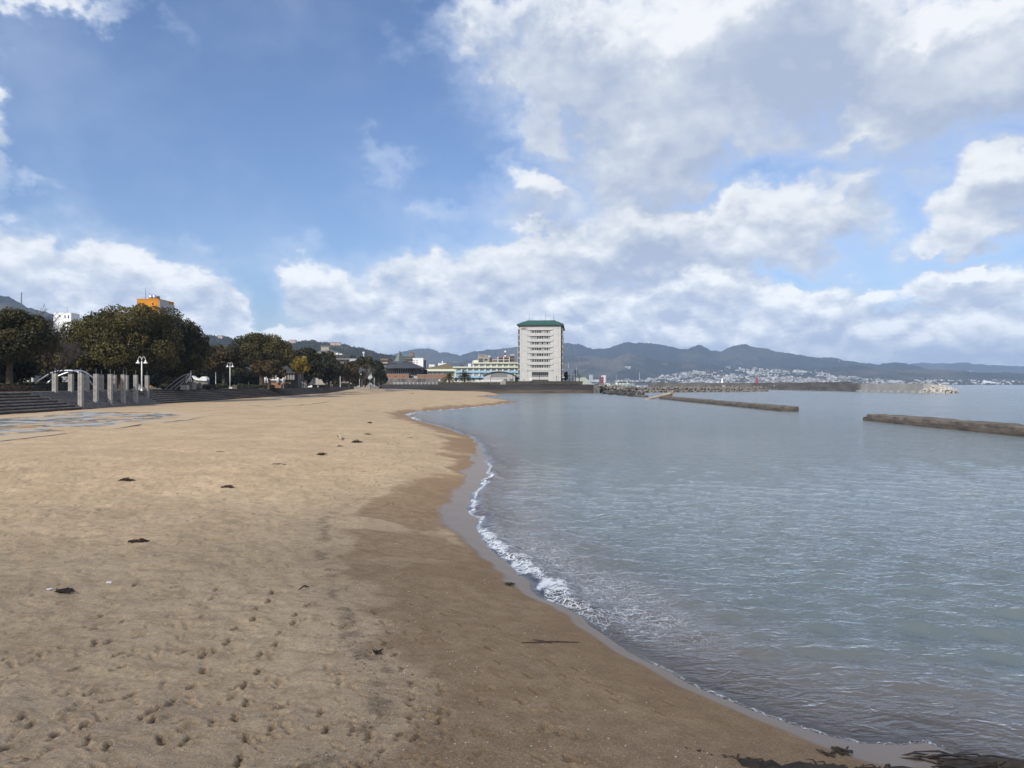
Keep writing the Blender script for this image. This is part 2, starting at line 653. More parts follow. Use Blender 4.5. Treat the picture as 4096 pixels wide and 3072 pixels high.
# ------------------------------------------------------------------ sand material
def sand_material():
    m = bpy.data.materials.new('sand')
    m.use_nodes = True
    t = NT(m.node_tree)
    p = t.n['Principled BSDF']
    A = lambda n: t.node('ShaderNodeAttribute', attribute_name=n).outputs['Fac']
    tc = t.node('ShaderNodeTexCoord').outputs['Object']
    damp, wet, grit, dark = A('damp'), A('wet'), A('grit'), A('dark')
    big = t.noise(tc, 0.35, 5, 0.6)
    mid = t.noise(tc, 2.6, 5, 0.65)
    gr = t.noise(tc, 55.0, 3, 0.7)
    g2 = t.noise(tc, 21.0, 2, 0.7)
    dry = t.mix(t.step(big, 0.3, 0.7), (0.515, 0.382, 0.240), (0.415, 0.303, 0.186))
    dry = t.mix(t.step(mid, 0.45, 0.75), dry, (0.345, 0.244, 0.142))
    # wind-blown streaks of darker grains; finer flecks paint in footprint shadows
    st = t.noise(t.vmath('MULTIPLY', tc, (0.9, 3.2, 1)), 1.4, 6, 0.7)
    dry = t.mix(t.step(st, 0.50, 0.72, 0, 0.65), dry, (0.26, 0.185, 0.115))
    fleck_shade = t.noise(t.vmath('MULTIPLY', tc, (1.0, 2.0, 1)), 4.2, 5, 0.7)
    dry = t.mix(t.step(fleck_shade, 0.53, 0.70, 0, 0.6), dry, (0.235, 0.168, 0.106))
    dampc = t.mix(t.step(mid, 0.35, 0.7), (0.280, 0.188, 0.108), (0.238, 0.157, 0.089))
    dm = t.math('ADD', damp, t.math('MULTIPLY', t.math('SUBTRACT', mid, 0.5), 0.5), clamp=True)
    c = t.mix(t.step(dm, 0.15, 0.95), dry, dampc)
    # shell grit
    sh = t.math('MULTIPLY', t.step(t.noise(tc, 46.0, 2, 0.8), 0.60, 0.70), grit)
    c = t.mix(t.math('MULTIPLY', sh, 0.75), c, (0.62, 0.55, 0.44))
    sd = t.math('MULTIPLY', t.step(t.noise(t.vmath('ADD', tc, (7.3, 1.1, 0)), 38.0, 2, 0.8), 0.56, 0.68), t.math('MULTIPLY_ADD', grit, 0.8, 0.12))
    c = t.mix(t.math('MULTIPLY', sd, 0.6), c, (0.085, 0.062, 0.042))
    c = t.mix(t.math('MULTIPLY', dark, t.step(t.noise(tc, 13.0, 4, .75),   .38, .58, .5, 1.0)), c, (0.095, 0.068, 0.045))
    gg = t.lin(t.math('ADD', t.math('MULTIPLY', gr, 0.6), t.math('MULTIPLY', g2, 0.4)), 0.3, 0.7, 0.60, 1.40)
    c = t.mix(1.0, c, t.comb(gg, gg, gg), 'MULTIPLY')
    c = t.mix(wet, c, (0.205, 0.145, 0.098))
    t.put(p.inputs['Base Color'], c)
    t.put(p.inputs['Roughness'], t.math('MULTIPLY_ADD', wet, -0.55, 0.90))
    t.put(p.inputs['Specular IOR Level'], t.math('MULTIPLY_ADD', wet, 0.40, 0.12))
    b = t.node('ShaderNodeBump')
    t.put(b.inputs['Strength'], t.math('MULTIPLY_ADD', wet, -0.80, 0.85))
    b.inputs['Distance'].default_value = 0.03
    h = t.math('ADD', t.math('MULTIPLY', t.noise(tc, 9.0, 6, 0.7), 1.0), t.math('MULTIPLY', gr, t.math('MULTIPLY_ADD', grit, 0.5, 0.18)))
    t.put(b.inputs['Height'], h)
    t.put(p.inputs['Normal'], b.outputs[0])
    return m


M_SAND = sand_material()

# fan of rows: about one row and one column per pixel of the render, wider than the view
ROWS = np.concatenate([np.linspace(2.2, 6.6, 30)[:-1], CAMZ * F / (np.linspace(1536 + CAMZ * F / 6.6, 1536 + CAMZ * F / 455, 560) - 1536)])
TCOL = np.concatenate([np.linspace(-2.0, -1.03, 40), np.linspace(-1.02, 0.95, 1000)])
gx = TCOL[None, :] * (ROWS[:, None] + 7.0) * 0.83
gy = np.repeat(ROWS[:, None], len(TCOL), 1)
s_true = shore_dist(gx, gy)
s_w = s_true + (fbm(gx / 1.6, gy / 1.6, 3, 3) - 0.5) * 0.9 * ss(gy, 8, 20)
gz = sand_z(gx, gy, s_w)
damp = 1 - ss(s_w + (fbm(gx / 2.3, gy / 2.3, 3, 21) - 0.5) * 5.5, 0.9, 3.6 + 1.2 * ss(gy, 25, 60))

# the strand line: a ragged row of shell grit and weed, dry sand to its left
LINE_PX = [(1200, 3072), (1420, 3000), (1480, 2900), (1535, 2800), (1510, 2700), (1450, 2600), (1390, 2500), (1340, 2340), (1292, 2200), (1300, 2080), (1500, 1950), (1740, 1830), (1800, 1800)]
LINE = [on_sand(X, Y) for X, Y in LINE_PX]
ld = np.full(gx.shape, 1e9)
side = np.zeros(gx.shape)
for a, b in zip(LINE[:-1], LINE[1:]):
    ex, ey = b.x - a.x, b.y - a.y
    tt = np.clip(((gx - a.x) * ex + (gy - a.y) * ey) / (ex * ex + ey * ey), 0, 1)
    dd = np.hypot(gx - a.x - tt * ex, gy - a.y - tt * ey)
    cr = ex * (gy - a.y) - ey * (gx - a.x)
    side = np.where(dd < ld, -np.sign(cr), side)     # +1 towards the water
    ld = np.minimum(ld, dd)
sl_line = ld * side
near = 1 - ss(gy, 17, 24)
wob = (fbm(gx / 0.9, gy / 0.9, 3, 31) - 0.5) * 1.2
smooth_damp = near * ss(sl_line + wob * 1.4, -0.3, 1.1)
patch = ss(fbm(gx / 2.8, gy / 2.0, 3, 41), 0.42, 0.55)
mid_patch = (ss(gy, 15, 19) * (1 - ss(gy, 30, 42))) * ss(sl_line + wob, 0.2, 1.0) * patch
damp = np.maximum(damp, np.maximum(smooth_damp * 0.78, mid_patch * 0.75))
inside_dark = (1 - ss(np.abs(sl_line + wob * 0.35), 0.05, 0.30)) * (1 - ss(gy, 22, 34)) * ss(fbm(gx / 0.28, gy / 0.28, 2, 51), 0.42, 0.62)
grit = (1 - ss(np.abs(sl_line + wob), 0.3, 1.6)) * (1 - ss(gy, 24, 40))
grit = np.maximum(grit, (1 - ss(gy, 9.3, 10.6)) * 0.9)
grit = np.maximum(grit, ss(gy, 13, 16) * (1 - ss(gy, 24, 34)) * ss(sl_line + wob, -2.5, 0.2) * (1 - mid_patch) * 0.55 * ss(s_w, 2, 4))
washw = 0.34 + 0.95 * ss(gy, 14, 27) * (1 - ss(gy, 40, 60)) + 0.9 * np.exp(-((gx - 5.6) / 1.3) ** 2 - ((gy - 9.6) / 1.0) ** 2)
cusp = (fbm(gx / 0.9, gy / 2.4, 2, 61) - 0.5) * 1.5 * ss(gy, 22, 32)
wet = 1 - ss(s_w + cusp * 0.5, washw * 0.72, washw * 1.08)
wet = np.where(s_w < 0, np.maximum(0.0, 1 + s_w * 1.6), wet)
damp = np.maximum(damp, np.where(s_w < 0, 0.75, wet))
dark = inside_dark * 0.6

# ------------------------------------------------------------------ footprints pressed into the mesh
px_trail = lambda pts, ox, oy, k: [on_sand(ox + k * a, oy + k * b) for a, b in pts]
trA = px_trail([(1720, 100), (1700, 165), (1620, 210), (1605, 280), (1490, 345), (1440, 430), (1290, 505), (1290, 600), (1215, 700), (1090, 800), (970, 920), (1020, 1040)], 0, 2300, .633)
trB = px_trail([(1950, 190), (1870, 250), (1860, 300), (1770, 365), (1740, 435), (1650, 510), (1635, 610), (1550, 690), (1560, 800), (1485, 910), (1560, 1030), (1515, 1175)], 0, 2300, .633)
single = px_trail([(760, 500), (430, 745), (580, 740), (130, 910), (480, 590), (755, 595), (830, 755), (690, 780), (1150, 930), (1345, 935), (1715, 985), (1780, 825), (2070, 980),
                   (2030, 870), (680, 1085), (1180, 1050), (340, 1010), (720, 160), (1110, 75), (1370, 80), (640, 255), (600, 340), (600, 430), (690, 410), (780, 290), (880, 380),
                   (20, 540), (75, 640), (150, 1160), (200, 955), (520, 960), (560, 1040), (940, 870), (1050, 830), (1500, 700), (1160, 490), (20, 1100), (860, 60), (1340, 150)], 0, 2300, .633)
sole = px_trail([(440, 370), (485, 425), (530, 480), (600, 700), (655, 785), (655, 885), (650, 995), (500, 545), (560, 615), (160, 1060), (310, 1070), (400, 1100), (475, 1190), (680, 1105), (820, 1005), (580, 1095)], 1200, 2200, .678)
flat = px_trail([(850, 378), (950, 440), (975, 505), (1120, 580), (1175, 660), (1345, 742), (1385, 832), (1520, 935), (1515, 1075), (1600, 1235), (915, 355), (1165, 455), (1480, 655),
                 (1500, 668), (1630, 705), (1560, 740), (1690, 770), (1790, 795), (1835, 840), (1870, 890), (2110, 830), (2120, 960), (2180, 905), (1330, 620), (1300, 890), (740, 270), (1420, 1230)], 1200, 2200, .678)
prints = []
for tr in (trA, trB):
    for i, p in enumerate(tr):
        q = tr[min(i + 1, len(tr) - 1)] - tr[max(i - 1, 0)]
        prints.append((p.x, p.y, math.atan2(q.y, q.x), .070, 1.02, .85))
for p in single:
    prints.append((p.x, p.y, PI / 2 + random.uniform(-.9, .6), random.uniform(.04, .070), random.uniform(.85, 1.1), .75))
for p in sole:
    prints.append((p.x, p.y, PI / 2 + random.uniform(-.2, .5), .034, 1.0, .75))
for p in flat:
    prints.append((p.x, p.y, 2.2 + random.uniform(-.2, .2), .036, 1.0, .60))
for k in range(1500):                                 # older, wind-softened prints
    y = 6.5 + 40 * random.random() ** 1.7
    x = random.uniform(-0.80, 0.12) * (y + 2)
    s1 = float(shore_dist(np.array([x]), np.array([y]))[0])
    if s1 < 3.2:
        continue
    prints.append((x, y, random.uniform(0, PI), random.uniform(.014, .042), random.uniform(.8, 1.3), .16))
for k in range(260):                                  # the path of many feet along the water's edge
    y = random.uniform(28, 70)
    x = -6.5 - (y - 28) * 0.055 + random.gauss(0, 1.6)
    prints.append((x, y, PI / 2 + random.uniform(-.5, .5), random.uniform(.03, .055), random.uniform(1.0, 1.35), .34))
for (x, y, a, dep, sc, pit_shade) in prints:
    R = 0.30 * sc
    i0, i1 = np.searchsorted(ROWS, [y - R, y + R])
    if i1 <= i0:
        continue
    kx = 0.83 * (ROWS[(i0 + i1) // 2 if i1 < len(ROWS) else -1] + 7)
    j0, j1 = np.searchsorted(TCOL, [(x - R * 1.2) / kx, (x + R * 1.2) / kx])
    if j1 <= j0:
        continue
    sx, sy = gx[i0:i1, j0:j1] - x, gy[i0:i1, j0:j1] - y
    u = (sx * math.cos(a) + sy * math.sin(a)) / sc
    v = (-sx * math.sin(a) + sy * math.cos(a)) / sc
    ball = np.sqrt(((u - .055) / .095) ** 2 + (v / .056) ** 2)
    heel = np.sqrt(((u + .085) / .060) ** 2 + (v / .046) ** 2)
    r = np.minimum(ball, heel)
    pit = 1 - ss(r, .55, 1.05)
    rim = np.exp(-((r - 1.35) / .28) ** 2)
    gz[i0:i1, j0:j1] += -dep * pit + dep * .26 * rim
    dark[i0:i1, j0:j1] = np.maximum(dark[i0:i1, j0:j1], pit_shade * pit)  # sand colour darkened in the pit, standing in for the shade inside it
# loose, trampled surface on the dry side
trod = ss(-sl_line, 0.2, 1.2) * (1 - ss(gy, 30, 60)) * ss(s_w, 3, 5)
gz += trod * ((fbm(gx / .42, gy / .42, 3, 71) - .5) * .11 + (fbm(gx / .16, gy / .16, 2, 81) - .5) * .028)
gz += ss(-sl_line, 0.2, 1.2) * ss(s_w, 4, 8) * ss(gy, 14, 22) * (1 - ss(gy, 90, 160)) * (fbm(gx / 2.6, gy / 1.7, 3, 73) - .5) * .16
gz += (1 - trod) * (fbm(gx / .5, gy / .5, 2, 91) - .5) * .012
# little scarp and hummocks by the far inlet
p = on_sand(1650, 1668)
gz += 0.55 * np.exp(-((gx - p.x) / 3.0) ** 2 - ((gy - p.y) / 2.2) ** 2) * fbm(gx, gy, 2, 95)

me = mesh_np('sand_beach', np.stack([gx, gy, gz], -1).reshape(-1, 3), grid_faces(*gx.shape), M_SAND,
             attrs={'damp': damp, 'wet': wet, 'grit': grit, 'dark': dark})
tag(link('sand_beach', me), kind='structure')

# ------------------------------------------------------------------ sea bed and inland ground
M_BED = mat('sea_bed', (0.16, 0.14, 0.10), (0.11, 0.11, 0.085), scale=0.1)
b = MB()
b.add([(-16000, -60, -3.3), (16000, -60, -3.3), (16000, 12800, -3.3), (-16000, 12800, -3.3)], [(0, 1, 2, 3)])
b.build('sea_bed', M_BED, kind='structure')

FOOT = [(-63.5, 30), (-66, 75), (-67, 93), (-68.2, 112), (-70.2, 137), (-73.5, 181), (-78.6, 263), (-84, 397)]   # foot of the terraced steps


def offset_path(path, d):
    out = []
    for i, (x, y) in enumerate(path):
        a, c = path[max(i - 1, 0)], path[min(i + 1, len(path) - 1)]
        tx, ty = c[0] - a[0], c[1] - a[1]
        L = math.hypot(tx, ty)
        out.append((x - ty / L * d, y + tx / L * d))
    return out


def foot_x(y):
    return float(np.interp(y, [q[1] for q in FOOT], [q[0] for q in FOOT]))


PARKZ = 4.0
M_PARK = mat('park_earth', (0.20, 0.155, 0.095), (0.12, 0.10, 0.06), scale=0.16, rough=.95)
edge = offset_path(FOOT, 5.2)
b = MB()
b.prism([(-9000, 30)] + edge + [(-84, 418), (47, 418), (47, 560), (60, 800), (330, 4400), (330, 6000), (-9000, 6000)], 0.2, PARKZ)
b.build('park_ground', M_PARK, kind='structure')

# ================================================================== the sea
def water_material():
    m = bpy.data.materials.new('sea_water')
    m.use_nodes = True
    t = NT(m.node_tree)
    t.n.clear()
    out = t.node('ShaderNodeOutputMaterial')
    A = lambda n: t.node('ShaderNodeAttribute', attribute_name=n).outputs['Fac']
    depth, foam, dist = A('depth'), A('foam'), A('dist')
    tc = t.node('ShaderNodeTexCoord').outputs['Object']
    v1 = t.vmath('MULTIPLY', tc, (0.75, 1.5, 1))

    def crest_(sc):          # sharp little crests
        return t.math('SUBTRACT', 1.0, t.math('ABSOLUTE', t.math('MULTIPLY_ADD', t.noise(v1, sc, 2, 0.5, .7), 3.2, -1.6)))
    wind = t.noise(t.vmath('MULTIPLY', tc, (0.012, 0.035, 1)), 1.0, 3, 0.6)      # cat's paws: patches of rougher water
    h = t.math('ADD', t.math('MULTIPLY', t.noise(v1, 1.1, 3, 0.55, .4), 0.7), t.math('MULTIPLY', crest_(1.5), 0.50))
    h = t.math('ADD', h, t.math('MULTIPLY', crest_(3.6), 0.24))
    h = t.math('ADD', h, t.math('MULTIPLY', t.noise(v1, 11.0, 3, 0.6), 0.16))
    # longer wind waves, the only ones the eye can still follow far out
    v2 = t.vmath('MULTIPLY', tc, (0.22, 0.40, 1))
    farw = t.step(dist, 16, 80)
    h = t.math('ADD', h, t.math('MULTIPLY', t.noise(v2, 1.0, 4, 0.6, .5), t.math('MULTIPLY_ADD', farw, 3.2, 0.5)))
    v4 = t.vmath('MULTIPLY', tc, (0.85, 0.62, 1))
    h = t.math('ADD', h, t.math('MULTIPLY', t.noise(v4, 1.0, 3, 0.6, .8), t.math('MULTIPLY', farw, 2.2)))
    v3 = t.vmath('MULTIPLY', tc, (0.05, 0.10, 1))
    h = t.math('ADD', h, t.math('MULTIPLY', t.noise(v3, 1.0, 4, 0.62, .4), t.math('MULTIPLY', t.step(dist, 70, 320), 13.0)))
    b = t.node('ShaderNodeBump')
    t.put(b.inputs['Strength'], t.math('MULTIPLY', t.lin(wind, .35, .65, .55, 1.0), t.math('MULTIPLY_ADD', t.step(depth, 0.0, 0.12), 0.8, 0.2)))
    t.put(b.inputs['Distance'], 0.10)
    t.put(b.inputs['Height'], h)
    fr = t.node('ShaderNodeFresnel')
    fr.inputs[0].default_value = 1.42
    t.put(fr.inputs[1], b.outputs[0])
    gl = t.node('ShaderNodeBsdfGlossy')
    t.put(gl.inputs['Roughness'], t.math('MULTIPLY', t.lin(wind, .3, .7, .75, 1.25), t.math('MULTIPLY_ADD', t.step(dist, 12, 160), 0.07, 0.05)))
    gl.inputs['Color'].default_value = (0.95, 0.97, 1, 1)
    t.put(gl.inputs['Normal'], b.outputs[0])
    tr = t.node('ShaderNodeBsdfTransparent')
    t.put(tr.inputs[0], t.mix(t.step(depth, 0.0, 0.9), (0.97, 0.96, 0.93), (0.55, 0.70, 0.66)))
    df = t.node('ShaderNodeBsdfDiffuse')
    t.put(df.inputs[0], t.mix(t.step(depth, 0.05, 0.75), (0.275, 0.240, 0.205), (0.168, 0.194, 0.186)))
    op = t.math('SUBTRACT', 1.0, t.math('POWER', 2.718, t.math('MULTIPLY', depth, -3.6)))
    body = t.node('ShaderNodeMixShader')
    t.put(body.inputs[0], op)
    t.l.new(tr.outputs[0], body.inputs[1])
    t.l.new(df.outputs[0], body.inputs[2])
    sf = t.node('ShaderNodeMixShader')
    t.put(sf.inputs[0], fr.outputs[0])
    t.l.new(body.outputs[0], sf.inputs[1])
    t.l.new(gl.outputs[0], sf.inputs[2])
    # foam: a lace of white bubbles, denser at the breaking edge
    nw = t.node('ShaderNodeTexNoise')
    t.put(nw.inputs['Vector'], tc)
    nw.inputs['Scale'].default_value = 1.9
    nw.inputs['Detail'].default_value = 5
    ws = t.node('ShaderNodeVectorMath', operation='SCALE')
    t.put(ws.inputs[0], t.vmath('SUBTRACT', nw.outputs['Color'], (.5, .5, .5)))
    ws.inputs['Scale'].default_value = 1.1
    wv = t.vmath('ADD', t.vmath('MULTIPLY', tc, (1.0, 0.8, 1)), ws.outputs[0])

    def lace(sc):
        vo = t.node('ShaderNodeTexVoronoi', feature='DISTANCE_TO_EDGE')
        t.put(vo.inputs['Vector'], wv)
        vo.inputs['Scale'].default_value = sc
        return vo.outputs['Distance']
    l = t.math('MINIMUM', lace(3.4), t.math('MULTIPLY', lace(8.5), 1.6))
    th = t.math('MULTIPLY', t.math('POWER', foam, 1.4), 0.17)
    br = t.noise(tc, 1.3, 4, 0.65)
    th = t.math('MULTIPLY', th, t.step(br, 0.30, 0.68, 0.25, 1.0))
    fm = t.step(t.math('SUBTRACT', th, l), -0.035, 0.05)
    fm = t.math('MULTIPLY', fm, t.step(foam, 0.02, 0.2))
    fd = t.node('ShaderNodeBsdfDiffuse')
    fd.inputs[0].default_value = (0.78, 0.79, 0.79, 1)
    fin = t.node('ShaderNodeMixShader')
    t.put(fin.inputs[0], t.math('MULTIPLY', fm, 0.9))
    t.l.new(sf.outputs[0], fin.inputs[1])
    t.l.new(fd.outputs[0], fin.inputs[2])
    t.l.new(fin.outputs[0], out.inputs[0])
    return m


M_WATER = water_material()
WR = np.concatenate([np.linspace(2.2, 7.5, 30)[:-1], CAMZ * F / (np.linspace(1536 + CAMZ * F / 7.5, 1536 + CAMZ * F / 300, 560) - 1536), np.geomspace(312, 12500, 60)])
WT = np.concatenate([np.linspace(-0.52, 1.05, 900), np.linspace(1.06, 2.6, 50)])
wx = WT[None, :] * (WR[:, None] + 7.0) * 0.83
wy = np.repeat(WR[:, None], len(WT), 1)
ws_ = shore_dist(wx, wy) + (fbm(wx / 1.6, wy / 1.6, 3, 3) - 0.5) * 0.9 * ss(wy, 8, 20)
wz = np.zeros_like(wx)
depth = np.clip(-sand_z(wx, wy, ws_), -0.2, 3)
depth = np.where(wy > 460, 3.0, depth)
off = np.maximum(-ws_, 0)
calm = ss(off, 0.1, 3.0) * (1 - ss(wy, 26, 75))
r2 = np.random.default_rng(5)
for k in range(38):
    lam = 0.32 * (1.9 / 0.32) ** r2.random()
    ang = math.radians(250) + r2.normal(0, 0.42)
    kk = 2 * PI / lam
    amp = 0.0066 * lam ** 0.95
    ph = kk * (math.cos(ang) * wx + math.sin(ang) * wy) + r2.random() * 6.28
    fade = 1 - ss(wy, 8 * lam + 8, 26 * lam + 18)
    sw = np.sin(ph)
    wz += amp * fade * (sw + 0.35 * sw * sw)
wz *= calm * (0.65 + 0.7 * fbm(wx / 3.2, wy / 3.2, 2, 15))
# the small breaking wave along the beach
brk = ss(wy, 13.5, 18) * (1 - ss(wy, 40, 54))
crest = 0.55 + 0.5 * (fbm(wx / 2.2, wy / 2.2, 2, 25) - .5)
wz += 0.14 * brk * np.exp(-((off - crest) / 0.30) ** 2)
wz += 0.05 * brk * np.exp(-((off - 2.3 - crest) / 0.45) ** 2)
wz += 0.012 * (fbm(wx / .5, wy / .5, 2, 26) - .5) * ss(off, 0, .5) * (1 - ss(wy, 20, 40))
fw = 0.30 + 0.50 * ss(wy, 14, 17) * (1 - ss(wy, 22, 27))
off_f = off + (fbm(wx / .55, wy / .9, 3, 28) - .5) * .55 * brk
foam = brk * (ss(off_f, -0.02, 0.10) * (1 - ss(off_f, 0.40 * fw, fw)))
lace_band = ss(wy, 12.5, 16) * (1 - ss(wy, 21, 29)) * (1 - ss(off, 0.8, 3.4)) * ss(off, 0.2, .5) * 0.36
foam = np.maximum(foam, lace_band)
edge_line = np.exp(-((off - .05) / .05) ** 2) * (0.42 * (1 - ss(wy, 12, 15)) + 0.85 * ss(wy, 95, 110) * (1 - ss(wy, 160, 190)))
edge2 = (1 - ss(off, .15, 1.3)) * ss(wy, 95, 110) * (1 - ss(wy, 165, 200)) * ss(off, 0, .05)
foam = np.maximum(foam, np.maximum(edge_line, edge2 * .9))
foam[ws_ > 0.1] = 0
me = mesh_np('sea_water', np.stack([wx, wy, wz], -1).reshape(-1, 3), grid_faces(*wx.shape), M_WATER, attrs={'depth': np.maximum(depth, 0), 'foam': foam, 'dist': wy})
sea = tag(link('sea_water', me), kind='structure')

# ================================================================== materials of built things
M_CONC = mat('grey_concrete', (0.33, 0.31, 0.285), (0.235, 0.22, 0.20), scale=1.3, rough=.9, bump=.25, bscale=9, rnd=.06)
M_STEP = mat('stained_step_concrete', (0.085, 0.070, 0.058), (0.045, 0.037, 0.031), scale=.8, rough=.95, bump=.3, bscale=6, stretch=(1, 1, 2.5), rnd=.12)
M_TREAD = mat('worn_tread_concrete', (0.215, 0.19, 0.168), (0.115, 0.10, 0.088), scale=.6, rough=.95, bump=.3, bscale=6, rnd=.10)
M_PALE = mat('pale_stair_stone', (0.185, 0.175, 0.165), (0.12, 0.113, 0.107), scale=1.2, rough=.9, rnd=.08)
M_WHITE = mat('white_paint', (0.80, 0.80, 0.78), (0.70, 0.70, 0.69), scale=2, rough=.45, spec=.4)
M_STEEL = mat('brushed_steel', (0.55, 0.57, 0.60), (0.42, 0.44, 0.47), scale=4, rough=.38, metal=.85)
M_DARKM = mat('dark_metal', (0.035, 0.033, 0.032), (0.022, 0.021, 0.02), scale=3, rough=.5)
M_BRONZE = mat('green_bronze', (0.10, 0.14, 0.15), (0.06, 0.085, 0.095), scale=6, rough=.55, metal=.4)
M_BARK = mat('brown_bark', (0.105, 0.078, 0.056), (0.05, 0.038, 0.028), scale=5, rough=.95, bump=.5, bscale=14, stretch=(1, 1, .3))
M_TWIG = mat('grey_brown_twigs', (0.115, 0.092, 0.080), (0.075, 0.06, 0.052), scale=2, rough=.95)
M_BRICK = mat('red_brown_brick', (0.30, 0.155, 0.095), (0.23, 0.115, 0.07), scale=2.5, rough=.9, rnd=.05)
M_DARKGL = glass_mat('dark_window_glass')
M_GREYGL = glass_mat('grey_window_glass', (0.10, 0.115, 0.12), .15, .5)

# ================================================================== terraced steps along the beach
steps = thing('terraced_steps', 'long dark stained concrete seating steps between sand and park', 'steps', (0, 0, 0))
RISE, TREAD, Z0 = 0.40, 0.75, 1.20
for k in range(7):
    a = offset_path(FOOT, k * TREAD)
    c = offset_path(FOOT, k * TREAD + TREAD - 0.004 if k < 6 else 6.2)
    b = MB()
    zt, zb = Z0 + (k + 1) * RISE, Z0 - 0.6
    n = len(a)
    # tread with a small rounded nosing
    prof = []
    for i in range(n):
        (ax, ay), (cx, cy) = a[i], c[i]
        mx, my = ax + (cx - ax) * .03, ay + (cy - ay) * .03
        rx, ry = ax + (cx - ax) * .10, ay + (cy - ay) * .10
        prof.append([(rx, ry, zb), (rx, ry, zt - .17), (ax, ay, zt - .17), (ax, ay, zt - .02), (mx, my, zt), (cx, cy, zt), (cx, cy, zb)])
    vs = [p for q in prof for p in q]
    fs = []
    for i in range(n - 1):
        for j in range(6):
            fs.append((i * 7 + j, (i + 1) * 7 + j, (i + 1) * 7 + j + 1, i * 7 + j + 1))
    fs += [tuple(range(7)), tuple(reversed(range((n - 1) * 7, n * 7)))]
    b.add(vs, fs)
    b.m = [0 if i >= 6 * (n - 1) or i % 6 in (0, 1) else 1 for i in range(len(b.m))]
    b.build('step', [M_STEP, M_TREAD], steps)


def step_frame(y, inset=0.0):
    """Point on the foot line at y, with unit vectors along the steps and into the bank."""
    x = foot_x(y)
    x2 = foot_x(y + 2)
    t = Vector((x2 - x, 2, 0)).normalized()
    n = Vector((-t.y, t.x, 0))
    return Vector((x, y, 0)) + n * inset, t, n


# pale stair let into the terraces: half-height treads
stair = thing('stone_stair', 'pale grey stone stair let into the dark terraced steps behind the pillars', 'stair', (0, 0, 0))
for k in range(7):
    b = MB()
    ys = np.linspace(113 - k * 1.0, 142, 7)
    lo = [step_frame(y, k * TREAD - 0.30)[0] for y in ys]
    md = [step_frame(y, k * TREAD + 0.02)[0] for y in ys]
    z0, z1 = Z0 + k * RISE, Z0 + k * RISE + RISE * .5
    for i in range(6):
        p, q, r_, s_ = lo[i], lo[i + 1], md[i + 1], md[i]
        b.add([(v.x, v.y, z) for z in (z0 - .02, z1) for v in (p, q, r_, s_)], [(0, 3, 2, 1), (4, 5, 6, 7), (0, 1, 5, 4), (1, 2, 6, 5), (2, 3, 7, 6), (3, 0, 4, 7)])
    lo = [step_frame(y, k * TREAD - 0.025)[0] for y in ys]
    md = [step_frame(y, k * TREAD + 0.45)[0] for y in ys]
    z1 = Z0 + (k + 1) * RISE
    for i in range(6):
        p, q, r_, s_ = lo[i], lo[i + 1], md[i + 1], md[i]
        b.add([(v.x, v.y, z) for z in (z0 + .18, z1 + .012) for v in (p, q, r_, s_)], [(0, 3, 2, 1), (4, 5, 6, 7), (0, 1, 5, 4), (1, 2, 6, 5), (2, 3, 7, 6), (3, 0, 4, 7)])
    b.build('stair_tread', M_PALE, stair)

# ------------------------------------------------------------------ two rows of concrete pillars
FRONT = [(323, 1631), (384, 1626), (441, 1623), (493, 1620), (543, 1617), (588, 1612)]
BACK = [220, 284, 347, 405, 458, 506]
TOPZ = 6.9
ORD = ['nearest', 'second', 'third', 'fourth', 'fifth', 'farthest']


def pillar(loc, z0, rz, label, group, base):
    t = thing('concrete_pillar', label, 'pillar', (loc.x, loc.y, z0), rz, group)
    h = TOPZ - z0
    b = MB()
    s = .31
    # square shaft with a shallow vertical groove on each face
    o = []
    for q in range(4):
        a = q * PI / 2
        ca, sa = math.cos(a), math.sin(a)
        for (x, y) in ((s, -s), (s, -.05), (s - .03, -.035), (s - .03, .035), (s, .05)):
            o.append((x * ca - y * sa, x * sa + y * ca))
    b.prism(o, -.35, h)
    b.build('shaft', M_CONC, t)
    r = MB()
    r.tube([(0, 0, h), (0, 0, h + .85)], .022, 5)
    r.build('rod', M_STEEL, t)
    if base:
        q = MB()
        q.box(-.45, .45, -.45, .45, -.40, .10)
        q.build('plinth', M_PALE, t)
    return t


for i, (X, Y) in enumerate(FRONT):
    z = 1.42
    D = (CAMZ - z) * F / (Y - 1536)
    x = (X - 2048) / F * D
    pillar(Vector((x, D, 0)), z, .04, f'{ORD[i]} tall grey concrete pillar in the front row at the foot of the steps', 'front row of concrete pillars on the steps', True)
for i, X in enumerate(BACK):
    yy = 116.0 + i * 6.3
    u = (X - 2048) / F
    # the back row stands about five metres in from the foot line
    D = yy
    for _ in range(20):
        D = (foot_x(D) - 4.6) / u
    pillar(Vector((u * D, D, 0)), 3.3, .04, f'{ORD[i]} shorter concrete pillar in the back row on the upper steps', 'back row of concrete pillars on the steps', False)

